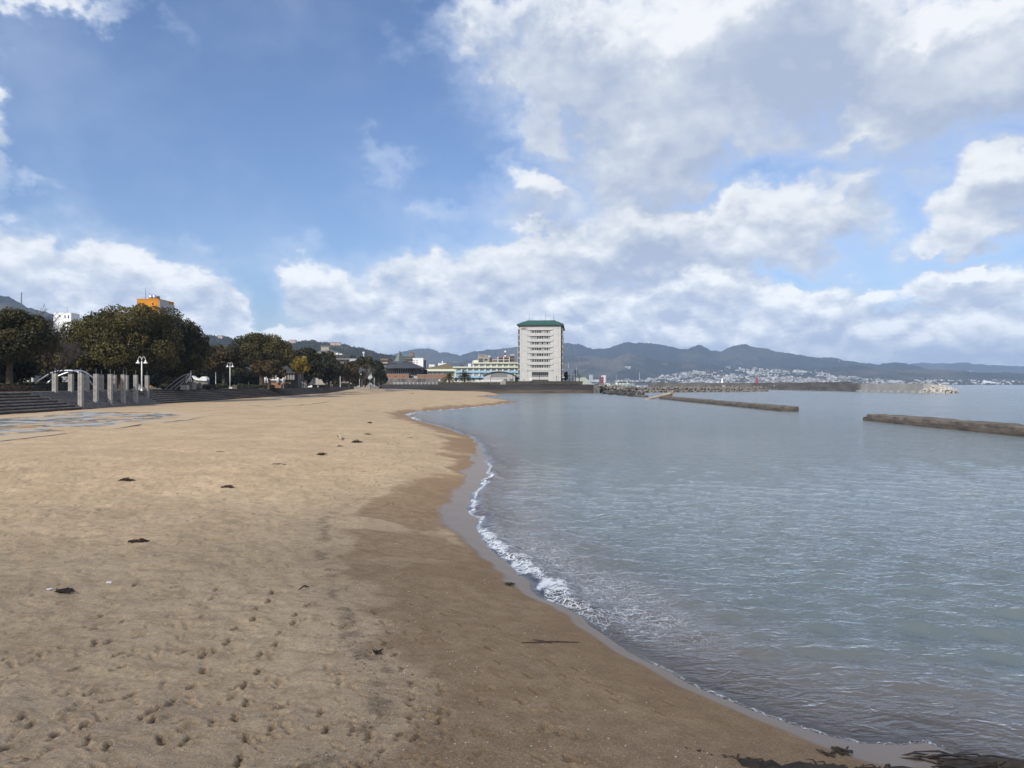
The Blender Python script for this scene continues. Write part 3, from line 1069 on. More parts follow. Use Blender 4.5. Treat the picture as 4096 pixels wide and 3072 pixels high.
# low bench slabs between the front pillars
for i in range(5):
    (X0, Y0), (X1, Y1) = FRONT[i], FRONT[i + 1]
    if i in (1,):
        continue
    z = 1.42
    D0, D1 = (CAMZ - z) * F / (Y0 - 1536), (CAMZ - z) * F / (Y1 - 1536)
    p0, p1 = Vector(((X0 - 2048) / F * D0, D0, 0)), Vector(((X1 - 2048) / F * D1, D1, 0))
    d = (p1 - p0)
    a, e = p0 + d * .22, p0 + d * .78
    t = thing('bench_slab', f'low stone bench slab between the {ORD[i]} and {ORD[i+1]} front pillars', 'bench', ((a.x + e.x) / 2, (a.y + e.y) / 2, 1.25), math.atan2(d.y, d.x), 'bench slabs between pillars')
    L = (e - a).length
    b = MB()
    b.box(-L / 2, L / 2, -.28, .28, .34, .46)
    b.build('seat', M_PALE, t)
    for sx in (-1, 1):
        b = MB()
        b.box(sx * L * .38 - .12, sx * L * .38 + .12, -.22, .22, -.05, .34)
        b.build('leg', M_CONC, t)

# ------------------------------------------------------------------ steel arches behind the pillars
arch = thing('arch_sculpture', 'pair of crossing brushed steel arches behind the concrete pillars', 'sculpture', W(240, 1545, 134) + Vector((0, 0, -.4)))
for (pts) in ([(135, 1542), (160, 1520), (208, 1492), (250, 1484), (290, 1484), (320, 1492), (350, 1515), (372, 1543)],
              [(180, 1542), (205, 1520), (245, 1500), (287, 1486), (318, 1484), (345, 1492), (375, 1515), (392, 1543)]):
    o = arch.location
    P = [W(X, Y, 134 + (i * .55 if pts[0][0] == 180 else -i * .2)) - o for i, (X, Y) in enumerate(pts)]
    # smooth the arch
    Q = []
    for i in range(len(P) - 1):
        p0, p1, p2, p3 = P[max(i - 1, 0)], P[i], P[i + 1], P[min(i + 2, len(P) - 1)]
        for s in range(5):
            u = s / 5
            Q.append(.5 * ((2 * p1) + (p2 - p0) * u + (2 * p0 - 5 * p1 + 4 * p2 - p3) * u * u + (3 * p1 - p0 - 3 * p2 + p3) * u ** 3))
    Q.append(P[-1])
    n = len(Q)
    b = MB()
    b.tube(Q, [.10 + .13 * math.sin(PI * i / (n - 1)) for i in range(n)], 8)
    b.build('arch', M_STEEL, arch, smooth=True)


# ------------------------------------------------------------------ lamps
def bell_lamp(loc, h, label, heads=2, group='white bell lamps along the top of the steps'):
    t = thing('street_lamp', label, 'street lamp', loc, 0, group)
    b = MB()
    b.tube([(0, 0, -.1), (0, 0, h * .5), (0, 0, h - .9)], [.12, .105, .09], 10)
    b.build('pole', M_WHITE, t, smooth=True)
    b = MB()
    b.lathe([(.17, -.05), (.17, .25), (.12, .35)], 10)
    b.build('base', M_WHITE, t)
    for s in (-1, 1):
        b = MB()
        ar = [(s * (.34 - .34 * math.cos(a)) if True else 0, 0, h - .9 + .62 * math.sin(a) + .18) for a in np.linspace(0, PI, 9)]
        b.tube([(0, 0, h - 1.0)] + ar, .035, 6)
        arm = b.build('arm', M_WHITE, t, smooth=True)
        b = MB()
        b.lathe([(.05, .30), (.09, .24), (.13, .02), (.27, -.16), (.40, -.26), (.41, -.30), (.30, -.30)], 14, (s * .68, 0, h - .96))
        b.build('lamp_shade', M_WHITE, arm, smooth=True)
        b = MB()
        b.blob((s * .68, 0, h - 1.27), .17, .17, .09, 10, 6)
        b.build('bulb_glass', M_WHITE, arm, smooth=True)
    return t


def lamp_at(X, Ytop, Ybase, D):
    p = W(X, Ybase, D)
    return Vector((p.x, p.y, PARKZ)), (Ybase - Ytop) / F * D + (p.z - PARKZ)


for X, Yt, Yb, D, lab in ((567, 1425, 1562, 127, 'white twin bell street lamp behind the farthest front pillar'),
                          (920, 1449, 1553, 190, 'white twin bell street lamp beside a tree trunk and clipped bushes'),
                          (1272, 1475, 1538, 272, 'grey white bell street lamp before the dark rounded tree'),
                          (1438, 1488, 1533, 345, 'white bell street lamp rising behind the ribbed concrete slabs'),
                          (1497, 1493, 1533, 372, 'white bell street lamp between the ribbed slabs and the dark stone wall')):
    p, h = lamp_at(X, Yt, Yb, D)
    bell_lamp(p, h, lab)
# flat headed lamp
p, h = lamp_at(1133, 1472, 1549, 218)
t = thing('street_lamp', 'white street lamp with a flat round head before the pavilion', 'street lamp', p)
b = MB()
b.tube([(0, 0, -.1), (0, 0, h - .3)], [.11, .085], 8)
b.build('pole', M_WHITE, t)
b = MB()
b.lathe([(.06, -.45), (.12, -.32), (.46, -.22), (.50, -.10), (.34, .05), (.05, .10)], 14, (0, 0, h - .1))
b.build('lamp_head', M_WHITE, t, smooth=True)
p, h = lamp_at(1361, 1496, 1542, 300)
t = thing('white_post', 'plain white post without lamp standing at the top of the steps', 'post', p)
b = MB()
b.tube([(0, 0, -.1), (0, 0, h)], .13, 8)
b.build('shaft', M_WHITE, t)
b = MB()
b.lathe([(.15, h), (.15, h + .08), (.03, h + .12)], 8)
b.build('cap', M_WHITE, t)
for X, Yt, Yb, D in ((863, 1488, 1530, 215),):
    p, h = lamp_at(X, Yt, Yb, D)
    t = thing('white_post', 'thin pale post standing in front of dark trees beside the white shell sculpture', 'post', p)
    b = MB()
    b.tube([(0, 0, -.1), (0, 0, h)], [.12, .07], 8)
    b.build('shaft', M_WHITE, t)
    b = MB()
    b.blob((0, 0, h), .14, .14, .16)
    b.build('cap', M_WHITE, t)

# ================================================================== foliage
LEAF = {
    'olive': leaf_mat('olive_camphor_leaves', (0.027, 0.026, 0.007), (0.138, 0.110, 0.022)),
    'dark': leaf_mat('dark_evergreen_leaves', (0.016, 0.017, 0.006), (0.066, 0.060, 0.016)),
    'brown': leaf_mat('brown_olive_leaves', (0.036, 0.026, 0.009), (0.125, 0.086, 0.026)),
    'yellow': leaf_mat('yellow_leaves', (0.14, 0.10, 0.012), (0.34, 0.25, 0.035), trans=.35),
    'pine': leaf_mat('pine_needles', (0.020, 0.020, 0.007), (0.100, 0.084, 0.020)),
    'hedge': leaf_mat('clipped_hedge_leaves', (0.022, 0.030, 0.010), (0.070, 0.080, 0.022)),
    'red': leaf_mat('russet_shrub_leaves', (0.045, 0.022, 0.014), (0.105, 0.052, 0.030)),
    'mixed': leaf_mat('yellow_green_leaves', (0.05, 0.045, 0.010), (0.16, 0.125, 0.025)),
}


def leaf_cloud(name, lobes, n, size, mat_, seed, flat=0.0, fill=.35):
    """Crown of many small leaf clumps on and inside the given lobes (cx,cy,cz,rx,ry,rz)."""
    r = np.random.default_rng(seed)
    L = np.array(lobes, float)
    area = (L[:, 3] * L[:, 5]) ** .9
    pick = r.choice(len(L), n, p=area / area.sum())
    d = r.normal(size=(n, 3))
    d /= np.linalg.norm(d, axis=1)[:, None]
    rad = 1 - fill * r.random(n) ** 1.5 + .06 * r.normal(size=n)
    c = L[pick, :3] + d * L[pick, 3:6] * rad[:, None]
    # each leaf clump faces mostly outward
    nrm = d + .75 * r.normal(size=(n, 3))
    nrm[:, 2] += .25
    nrm /= np.linalg.norm(nrm, axis=1)[:, None]
    u = np.cross(nrm, r.normal(size=(n, 3)))
    u /= np.linalg.norm(u, axis=1)[:, None] + 1e-9
    v = np.cross(nrm, u)
    s = size * (.6 + .8 * r.random(n))[:, None]
    asp = (.55 + .4 * r.random(n))[:, None]
    bend = nrm * s * .25
    V = np.stack([c - u * s, c - v * s * asp + bend, c + u * s, c + v * s * asp + bend], 1).reshape(-1, 3)
    Fc = np.arange(4 * n).reshape(n, 4)
    lobe_t = r.random(len(L))[pick]
    tint = np.clip(.34 + .22 * r.random(n) + .70 * (lobe_t - .5), 0, 1)
    return mesh_np(name, V, Fc, mat_, False, {'tint': np.repeat(tint, 4)})


def dome_lobes(w, dpt, z0, z1, n, seed, rel=.30, lump=1.0):
    """Lobes filling a crown of the given width, depth and height range."""
    r = random.Random(seed)
    h = z1 - z0
    out = [(0, 0, z0 + h * .45, w * .33, dpt * .33, h * .40)]
    for i in range(n):
        a = r.uniform(0, 2 * PI)
        e = math.asin(r.uniform(-.45, .98))
        k = (.60 + .18 * r.random())
        cx, cy = math.cos(a) * math.cos(e) * w * .5 * k, math.sin(a) * math.cos(e) * dpt * .5 * k
        cz = z0 + h * .42 + math.sin(e) * h * .56 * k * 1.12
        q = rel * (.6 + .6 * r.random()) * lump
        out.append((cx, cy, cz, w * .5 * q, dpt * .5 * q, h * .40 * q + .25))
    return out


def trunk_mesh(h, r0, spread, seed, limbs=6, base=0.0):
    """Tapered trunk with forking limbs."""
    r = random.Random(seed)
    b = MB()
    lean = (r.uniform(-.05, .05), r.uniform(-.05, .05))
    fork = h * .42
    P = lambda z: (lean[0] * z + .12 * math.sin(z * .8 + seed), lean[1] * z, z)
    b.tube([(0, 0, -.3), (0, 0, .1), P(fork * .5), P(fork)], [r0 * 1.6, r0 * 1.15, r0 * .95, r0 * .85], 9)
    for i in range(limbs):
        a = 2 * PI * i / limbs + r.uniform(-.4, .4)
        z0 = fork * r.uniform(.75, 1.0)
        L = spread * r.uniform(.65, 1.0)
        s = Vector(P(z0))
        p1 = s + Vector((math.cos(a) * L * .35, math.sin(a) * L * .35, (h - z0) * .35))
        p2 = s + Vector((math.cos(a) * L * .75, math.sin(a) * L * .75, (h - z0) * r.uniform(.55, .75)))
        p3 = s + Vector((math.cos(a) * L, math.sin(a) * L, (h - z0) * r.uniform(.7, .95)))
        b.tube([s, p1, p2, p3], [r0 * .62, r0 * .45, r0 * .26, r0 * .09], 6)
        for q in range(3):
            a2 = a + r.uniform(-1, 1)
            m = p1.lerp(p2, r.random())
            e = m + Vector((math.cos(a2) * L * .4, math.sin(a2) * L * .4, (h - z0) * r.uniform(.1, .4)))
            b.tube([m, m.lerp(e, .5) + Vector((0, 0, .3)), e], [r0 * .26, r0 * .16, r0 * .05], 5)
    return b


def tree(X0, X1, Ytop, Ybot, D, kind, label, n=4200, seed=1, lobes=26, leaf=.42, name='evergreen_tree', group=None, trunk_r=.45, rel=.32, dpt=None, cat='tree', extra=()):
    xc = (X0 + X1) / 2
    p = W(xc, 1536, D)
    w = (X1 - X0) / F * D
    zt, zb = CAMZ + (1536 - Ytop) / F * D - PARKZ, CAMZ + (1536 - Ybot) / F * D - PARKZ
    t = thing(name, label, cat, (p.x, p.y, PARKZ), 0, group)
    lb = dome_lobes(w * 1.0, (dpt or w * .85), zb, zt, lobes, seed, rel)
    for i, (X, Y, rp) in enumerate(extra):        # lobes of the crown that give this tree its own outline
        rr = rp / F * D
        lb.append(((X - xc) / F * D, ((i * 37) % 11 - 5) * w * .03, CAMZ + (1536 - Y) / F * D - PARKZ, rr, rr, rr * .8))
    link('crown', leaf_cloud('crown', lb, n, leaf, LEAF[kind], seed), t)
    trunk_mesh(zt * .86, trunk_r, w * .36, seed).build('trunk', M_BARK, t)
    return t


# the trees of the park, from the left edge of the view
T_ = []
T_.append(tree(-150, 232, 1238, 1470, 118, 'pine', 'large flat topped dark pine at the left edge of the park', 22000, 3, 40, .21, 'pine_tree', trunk_r=.5, rel=.30, extra=[(0, 1275, 40), (60, 1272, 40), (120, 1285, 36), (170, 1310, 34), (210, 1345, 30), (-60, 1280, 40), (100, 1350, 45), (20, 1360, 50), (180, 1390, 30)]))
T_.append(tree(-170, 130, 1385, 1550, 124, 'dark', 'dark low evergreen under the flat topped pine', 6500, 4, 24, .30))
T_.append(tree(278, 700, 1222, 1520, 152, 'olive', 'huge broad olive green camphor tree behind the concrete pillars', 56000, 21, 60, .20, 'camphor_tree', trunk_r=.9, rel=.30, extra=[(330, 1318, 40), (365, 1300, 42), (410, 1288, 42), (455, 1278, 40), (500, 1256, 40), (545, 1242, 40), (585, 1250, 40), (620, 1254, 42), (655, 1258, 44), (600, 1275, 50), (320, 1370, 50), (300, 1430, 45), (380, 1440, 55), (470, 1450, 60), (560, 1440, 60), (640, 1430, 55), (650, 1340, 55), (670, 1400, 50)]))
T_.append(tree(600, 838, 1258, 1525, 164, 'dark', 'darker right half of the great camphor clump below the orange tower', 26000, 22, 40, .22, 'camphor_tree', trunk_r=.7, rel=.30, extra=[(650, 1284, 38), (690, 1290, 40), (730, 1304, 40), (770, 1328, 38), (800, 1360, 36), (815, 1400, 34), (800, 1450, 40), (720, 1470, 50), (640, 1470, 50), (560, 1490, 40)]))
T_.append(tree(255, 470, 1380, 1520, 150, 'olive', 'lower leafy camphor tree under the huge crown behind the pillars', 9000, 23, 28, .28, 'camphor_tree', trunk_r=.4))
T_.append(tree(640, 800, 1430, 1520, 178, 'mixed', 'yellowish small tree in front of the darker camphor clump', 3000, 24, 18, .36, 'broadleaf_tree', trunk_r=.25))
T_.append(tree(802, 985, 1372, 1495, 212, 'brown', 'brown tinged spreading tree beside the twin bell lamp', 9000, 25, 30, .30, 'broadleaf_tree', trunk_r=.4))
T_.append(tree(925, 1170, 1329, 1482, 214, 'olive', 'rounded olive camphor tree with two trunks before the pavilion', 26000, 26, 44, .24, 'camphor_tree', trunk_r=.7, rel=.30, extra=[(950, 1400, 30), (985, 1372, 30), (1020, 1360, 30), (1060, 1358, 28), (1100, 1368, 28), (1135, 1390, 28), (1150, 1430, 28), (1000, 1440, 40), (1100, 1440, 40)]))
T_.append(tree(1000, 1150, 1430, 1510, 205, 'brown', 'low brownish tree in front of the rounded camphor', 2600, 27, 18, .38, 'broadleaf_tree', trunk_r=.3))
T_.append(tree(1150, 1300, 1386, 1525, 255, 'dark', 'dark rounded evergreen beyond the yellow tree', 5200, 28, 26, .46, trunk_r=.5))
T_.append(tree(1168, 1238, 1424, 1497, 212, 'yellow', 'small tree with bright yellow leaves before the dark evergreens', 2300, 29, 16, .30, 'yellow_tree', trunk_r=.2, rel=.36))
T_.append(tree(1262, 1368, 1408, 1536, 268, 'dark', 'very dark dense rounded evergreen behind the bell lamp', 5200, 30, 24, .46, trunk_r=.5))
T_.append(tree(1290, 1345, 1404, 1450, 290, 'pine', 'pine tree top showing before the brown hotel', 1500, 31, 12, .40, 'pine_tree', trunk_r=.25))
T_.append(tree(1358, 1440, 1446, 1532, 300, 'brown', 'brown olive tree beside the plain white post', 2700, 32, 18, .46, 'broadleaf_tree', trunk_r=.3))
T_.append(tree(1420, 1500, 1424, 1475, 335, 'pine', 'dark pine crown above the bare tree by the ribbed slabs', 2600, 33, 18, .48, 'pine_tree', trunk_r=.3))
T_.append(tree(1485, 1548, 1440, 1532, 352, 'dark', 'dark brownish evergreen beside the pyramid roofed building', 2700, 34, 18, .5, trunk_r=.4))
# dark trees deeper in the park, seen between the trunks
base = None
r = random.Random(9)
spots = [(X, D) for X, D in ((-40, 150), (60, 160), (160, 175), (250, 190), (360, 200), (470, 205), (580, 215), (690, 225), (800, 232), (900, 245), (1000, 258), (1100, 270), (1210, 290), (1330, 320), (1440, 360), (1515, 378), (20, 165), (110, 168), (205, 182), (305, 195), (415, 203), (525, 210), (635, 220), (745, 228), (850, 238), (950, 251))]
for i, (X, D) in enumerate(spots):
    if base is None:
        base = tree(X - 85, X + 85, 1415, 1556, D, 'dark', 'dense dark evergreen standing in the shade deeper in the park', 4200, 40, 26, .5, group='dark evergreens deeper in the park', trunk_r=.35, rel=.4)
    else:
        p = W(X, 1536, D)
        dup(base, (p.x, p.y, PARKZ), r.uniform(0, 6), (1 + .25 * r.random(),) * 2 + (.85 + .4 * r.random(),))


# ------------------------------------------------------------------ bare winter trees
def bare_tree(X, D, Ytop, width_px, label, seed, r0=.22, n0=5, lean=0.0):
    p = W(X, 1536, D)
    h = CAMZ + (1536 - Ytop) / F * D - PARKZ
    w = width_px / F * D
    t = thing('bare_tree', label, 'tree', (p.x, p.y, PARKZ))
    rr = random.Random(seed)
    tr, tw = MB(), MB()
    fork = h * .22
    tr.tube([(0, 0, -.2), (0, 0, fork * .5), (lean * .2, 0, fork)], [r0 * 1.3, r0, r0 * .9], 7)

    def grow(s, d, L, rad, lev):
        d = d.normalized()
        e = s + d * L
        m = s.lerp(e, .5) + Vector((rr.uniform(-.06, .06), rr.uniform(-.06, .06), rr.uniform(0, .06))) * L
        (tr if lev < 2 else tw).tube([s, m, e], [rad, rad * .8, rad * .6], 5 if lev < 2 else 3, False)
        if lev >= 5:
            return
        for q in range(3 if lev < 4 else 2):
            nd = d + Vector((rr.uniform(-.75, .75), rr.uniform(-.75, .75), rr.uniform(-.15, .65)))
            grow(s.lerp(e, rr.uniform(.55, 1)), nd, L * rr.uniform(.55, .78), max(rad * .60, .030), lev + 1)
    for i in range(n0):
        a = 2 * PI * i / n0 + rr.uniform(-.3, .3)
        grow(Vector((lean * .2, 0, fork * rr.uniform(.7, 1))), Vector((math.cos(a) * w / h * .9 + lean * .1, math.sin(a) * .6, .75)), h * .30, r0 * .5, 0)
    tr.build('trunk', M_BARK, t)
    tw.build('twigs', M_TWIG, t)
    return t


T_.append(tree(150, 330, 1335, 1540, 160, 'brown', 'dim brownish tree between the flat topped pine and the huge camphor', 6000, 41, 24, .30, 'broadleaf_tree', trunk_r=.3))
bare_tree(215, 128, 1318, 230, 'wide bare grey cherry tree behind the steel arches', 5, .26, 7)
bare_tree(120, 150, 1205, 100, 'tall bare tree rising above the flat topped pine', 6, .25, 5)
bare_tree(222, 155, 1212, 85, 'bare tree in front of the white rooftop room', 7, .25, 5)
bare_tree(1448, 330, 1436, 120, 'bare brown tree behind the ribbed concrete slabs', 8, .4, 7)


# ------------------------------------------------------------------ hedges and clipped bushes
def hedge(pts, w, h, kind, label, seed, z=PARKZ, name='hedge', group=None, leaf=.13, dens=9.0, cat='hedge'):
    """Clipped hedge along a line of world points (x, y)."""
    pts = [Vector((x, y, 0)) for x, y in pts]
    o = pts[0]
    t = thing(name, label, cat, (o.x, o.y, z), 0, group)
    r = np.random.default_rng(seed)
    b = MB()
    Cs, Ns = [], []
    for a, e in zip(pts[:-1], pts[1:]):
        d = (e - a)
        L = d.length
        d.normalize()
        n = Vector((-d.y, d.x, 0))
        a0 = a - o
        q = [a0 + n * (w / 2 - .08), a0 - n * (w / 2 - .08), a0 - n * (w / 2 - .08) + d * L, a0 + n * (w / 2 - .08) + d * L]
        b.prism([(v.x, v.y) for v in q], 0, h - .08)
        for (cnt, f) in ((int(L * w * dens), 'top'), (int(L * h * dens), 'l'), (int(L * h * dens), 'r')):
            u, v = r.random(cnt), r.random(cnt)
            if f == 'top':
                c = np.array(a0)[None] + np.array(d)[None] * (u * L)[:, None] + np.array(n)[None] * ((v - .5) * w)[:, None] + np.array((0, 0, 1.0))[None] * (h + r.normal(0, .04, cnt))[:, None]
                nn = np.tile((0, 0, 1.0), (cnt, 1))
            else:
                s = 1 if f == 'l' else -1
                c = np.array(a0)[None] + np.array(d)[None] * (u * L)[:, None] + np.array(n * s)[None] * (w / 2 + r.normal(0, .03, cnt))[:, None] + np.array((0, 0, 1.0))[None] * (v * h)[:, None]
                nn = np.tile(tuple(n * s), (cnt, 1))
            Cs.append(c)
            Ns.append(nn)
    c, nrm = np.concatenate(Cs), np.concatenate(Ns)
    link('foliage', leaf_quads(c, nrm, leaf, LEAF[kind], r), t)
    b.build('branches', M_TWIG, t)
    return t


def leaf_quads(c, nrm, size, mat_, r):
    n = len(c)
    nrm = nrm + .6 * r.normal(size=(n, 3))
    nrm /= np.linalg.norm(nrm, axis=1)[:, None]
    u = np.cross(nrm, r.normal(size=(n, 3)))
    u /= np.linalg.norm(u, axis=1)[:, None] + 1e-9
    v = np.cross(nrm, u)
    s = size * (.6 + .8 * r.random(n))[:, None]
    V = np.stack([c - u * s, c - v * s * .7, c + u * s, c + v * s * .7], 1).reshape(-1, 3)
    return mesh_np('foliage', V, np.arange(4 * n).reshape(n, 4), mat_, False, {'tint': np.repeat(np.clip(.5 + .3 * r.normal(size=n), 0, 1), 4)})


def bush(X, Y, D, wpx, hpx, kind, label, seed, group=None, flat=1.0):
    p = W(X, Y, D)
    w, h = wpx / F * D, hpx / F * D
    t = thing('clipped_bush', label, 'bush', (p.x, p.y, PARKZ), 0, group)
    lb = [(0, 0, h * .5, w * .5, w * .42, h * .52), (-w * .2, 0, h * .4, w * .32, w * .36, h * .44), (w * .2, 0, h * .42, w * .32, w * .36, h * .46)]
    link('foliage', leaf_cloud('foliage', lb, int(500 + 60 * w * h), .16, LEAF[kind], seed, fill=.12), t)
    b = MB()
    b.blob((0, 0, h * .42), w * .44, w * .36, h * .42, 12, 8)
    b.build('branches', M_TWIG, t)
    return t


def at(X, D):
    return ((X - 2048) / F * D, D)


hedge([at(-60, 112), at(130, 122), at(330, 140), at(520, 162)], 1.3, 1.15, 'hedge', 'long clipped green hedge behind the concrete pillars', 1, leaf=.14, dens=26)
hedge([at(60, 133), at(210, 143), at(330, 156)], 1.6, 1.5, 'hedge', 'farther hedge under the bare cherry tree', 2, leaf=.16, dens=22)
hedge([at(-70, 106), at(60, 111), at(115, 114)], 1.6, .75, 'red', 'russet winter shrubs in front of the hedge at the left', 3, leaf=.14, dens=26, name='shrub_bed', cat='shrubs')
hedge([at(938, 186), at(1060, 200)], 1.6, .9, 'hedge', 'low dark hedge at the top of the steps before the pavilion', 4, leaf=.15, dens=22)
hedge([at(700, 168), at(790, 180)], 1.4, .5, 'red', 'low russet shrubs at the foot of the figure sculpture', 5, leaf=.14, dens=22, name='shrub_bed', cat='shrubs')
hedge([at(1135, 222), at(1185, 236)], 1.6, 1.0, 'hedge', 'dark hedge beside the pavilion ramp', 6, leaf=.16, dens=20)
hedge([at(1235, 268), at(1310, 285)], 1.6, .8, 'hedge', 'low hedge beyond the seated person', 7, leaf=.18, dens=16)
hedge([at(1325, 300), at(1420, 325)], 1.8, 1.1, 'hedge', 'low hedge under the trees near the plain white post', 8, leaf=.18, dens=14)
for i, (X, Y, D, w, h, k, lab) in enumerate((
        (667, 1530, 172, 54, 22, 'hedge', 'wide rounded clipped bush left of the figure sculpture'),
        (826, 1545, 182, 44, 18, 'hedge', 'boxy clipped bush before the white shell sculpture'),
        (868, 1545, 184, 30, 17, 'hedge', 'small rounded clipped bush beside the boxy one'),
        (890, 1538, 200, 44, 20, 'hedge', 'clipped bush left of the second bell lamp'),
        (965, 1540, 200, 42, 18, 'hedge', 'rounded clipped bush beside the small bronze figure'),
        (800, 1530, 190, 84, 10, 'hedge', 'low clipped mound under the white shell sculpture'),
        (1080, 1545, 208, 36, 13, 'dark', 'small dark bush beside the brick ramp'))):
    bush(X, Y, D, w, h, k, lab, 60 + i, 'clipped bushes in the park')
bush(775, 1510, 200, 46, 34, 'red', 'pinkish bare shrub behind the white figure', 71)

# ================================================================== hills and mountains
def hill_mat(name, shaded_forest, lit_grass, scale, lo=.45, hi=.62, bare=(0.20, 0.16, 0.12), bl=.66, bh=.74, hmix=0.0, h0=0, h1=1):
    m = bpy.data.materials.new(name)
    m.use_nodes = True
    t = NT(m.node_tree)
    p = t.n['Principled BSDF']
    p.inputs['Roughness'].default_value = 1
    p.inputs['Specular IOR Level'].default_value = 0
    tc = t.node('ShaderNodeTexCoord').outputs['Object']
    n1 = t.noise(t.vmath('MULTIPLY', tc, (1, .8, 2.2)), scale, 6, .62, .6)
    n2 = t.noise(t.vmath('MULTIPLY', tc, (1, .8, 3.0)), scale * 2.7, 5, .65)
    n3 = t.noise(tc, scale * 22, 4, .7)
    z = t.sep(tc)[2]
    g = t.math('ADD', n1, t.math('MULTIPLY', t.lin(z, h0, h1), hmix))
    c = t.mix(t.step(g, lo, hi), shaded_forest, lit_grass)  # dark and brown tones also paint in cloud shadow and sunlit patches
    c = t.mix(t.step(n2, bl, bh), c, bare)
    k = t.lin(n3, .3, .7, .55, 1.35)
    c = t.mix(1.0, c, t.comb(k, k, k), 'MULTIPLY')
    t.put(p.inputs['Base Color'], c)
    return m


def ridge_range(name, prof, D0, D1, D2, mt, seed, amp=.35, nx=700, ny=70, zb=0.0, tree_h=0.0, wl=900.0, power=1.25):
    """Hill range whose crest stands at distance D1 and follows the given skyline (pixels)."""
    X = np.linspace(prof[0][0], prof[-1][0], nx)
    Y = np.interp(X, [p[0] for p in prof], [p[1] for p in prof])
    ker = np.ones(5) / 5
    Y = np.convolve(np.pad(Y, 2, 'edge'), ker, 'valid')
    Y = Y + (fbm(X / 26.0, X * 0 + seed, 4, seed + 50, .6) - .5) * 9.0
    zr = CAMZ + (1536 - Y) / F * D1
    D = np.concatenate([np.linspace(D0, D1, ny), np.linspace(D1, D2, 14)[1:]])
    r = np.clip((D - D0) / (D1 - D0), 0, 1)[:, None]
    u = ((X - 2048) / F)[None, :]
    gx_, gy_ = u * D[:, None], np.repeat(D[:, None], nx, 1)
    rid = 1 - np.abs(2 * fbm(gx_ / wl + seed, gy_ / (wl * 1.5), 5, seed, .55) - 1)          # spurs and gullies
    f = r ** power
    f = f * (1 - amp * (1 - rid) * 2.2 * np.clip((1 - r) * 2.2, 0, 1))
    z = zb + (np.maximum(zr - zb, 1)[None, :]) * np.clip(f, 0, 1)
    back = (D > D1)
    z[back] = zb + np.maximum(zr - zb, 1)[None, :] * (1 - .6 * ((D[back] - D1) / (D2 - D1)) ** 1.5)[:, None]
    if tree_h:
        z += tree_h * (np.random.default_rng(seed).random(z.shape) - .3) * (r > .05)
    z[0] = zb - 6
    me_ = mesh_np(name, np.stack([gx_, gy_, z], -1).reshape(-1, 3), grid_faces(len(D), nx), mt, True)
    return tag(link(name, me_), kind='structure')


M_HNEAR = hill_mat('near_hill_forest', (0.030, 0.032, 0.018), (0.085, 0.070, 0.045), 1 / 160, .46, .60, (0.22, 0.17, 0.125), .70, .76)
M_HMAIN = hill_mat('mountain_forest', (0.022, 0.024, 0.020), (0.075, 0.062, 0.042), 1 / 900, .50, .62, (0.17, 0.135, 0.10), .66, .74)
M_HLOW = hill_mat('foothill_forest', (0.032, 0.032, 0.022), (0.105, 0.085, 0.060), 1 / 520, .42, .58, (0.24, 0.19, 0.145), .62, .70)

ridge_range('mountain_range', [(1480, 1436), (1540, 1424), (1600, 1410), (1640, 1402), (1672, 1397), (1700, 1396), (1730, 1400), (1760, 1410), (1780, 1408), (1820, 1418), (1840, 1421), (1870, 1412), (1930, 1403), (2000, 1395), (2070, 1389), (2150, 1380), (2261, 1374), (2322, 1379), (2358, 1395), (2384, 1399), (2424, 1393), (2467, 1381), (2514, 1367), (2539, 1374), (2565, 1371), (2594, 1376), (2619, 1374), (2666, 1384), (2690, 1386), (2713, 1396), (2749, 1397), (2774, 1386), (2796, 1379), (2818, 1386), (2836, 1400), (2887, 1405), (2908, 1392), (2937, 1383), (2970, 1374), (2995, 1382), (3020, 1392), (3040, 1389), (3073, 1396), (3105, 1407), (3154, 1411), (3235, 1426), (3311, 1430), (3354, 1434), (3370, 1442), (3441, 1450), (3516, 1458), (3565, 1452), (3608, 1452), (3645, 1460), (3700, 1476), (3800, 1490), (3920, 1498), (4050, 1506), (4200, 1512), (4400, 1520)],
            5900, 7600, 9000, M_HMAIN, 3, .34, 900, 80, 20, 9, 1000, 1.15)
ridge_range('far_range', [(3380, 1470), (3560, 1462), (3652, 1455), (3684, 1450), (3733, 1453), (3846, 1451), (3927, 1458), (4008, 1461), (4096, 1465), (4300, 1478), (4700, 1496)],
            8800, 10500, 11800, M_HMAIN, 8, .3, 400, 40, 20, 9, 1200, 1.2)
ridge_range('foothills', [(1500, 1500), (1600, 1470), (1700, 1466), (1800, 1448), (1900, 1440), (2000, 1452), (2100, 1440), (2261, 1425), (2330, 1418), (2400, 1432), (2450, 1440), (2480, 1424), (2514, 1410), (2545, 1418), (2585, 1432), (2640, 1446), (2700, 1452), (2760, 1458), (2840, 1462), (2900, 1470), (3000, 1478), (3100, 1490), (3250, 1482), (3330, 1470), (3420, 1462), (3520, 1472), (3640, 1482), (3760, 1478), (3900, 1490), (4096, 1494), (4400, 1506)],
            4900, 5900, 6900, M_HLOW, 14, .42, 800, 60, 12, 7, 620, 1.1)
ridge_range('wooded_hill', [(690, 1440), (760, 1372), (823, 1342), (850, 1342), (877, 1347), (921, 1352), (980, 1362), (1060, 1368), (1124, 1366), (1212, 1366), (1254, 1363), (1281, 1371), (1330, 1373), (1376, 1378), (1410, 1390), (1444, 1394), (1485, 1406), (1520, 1418), (1560, 1424), (1640, 1440), (1720, 1462), (1820, 1484), (1900, 1508)],
            1500, 2300, 3000, M_HNEAR, 22, .30, 700, 90, 4, 7, 260, 1.0)
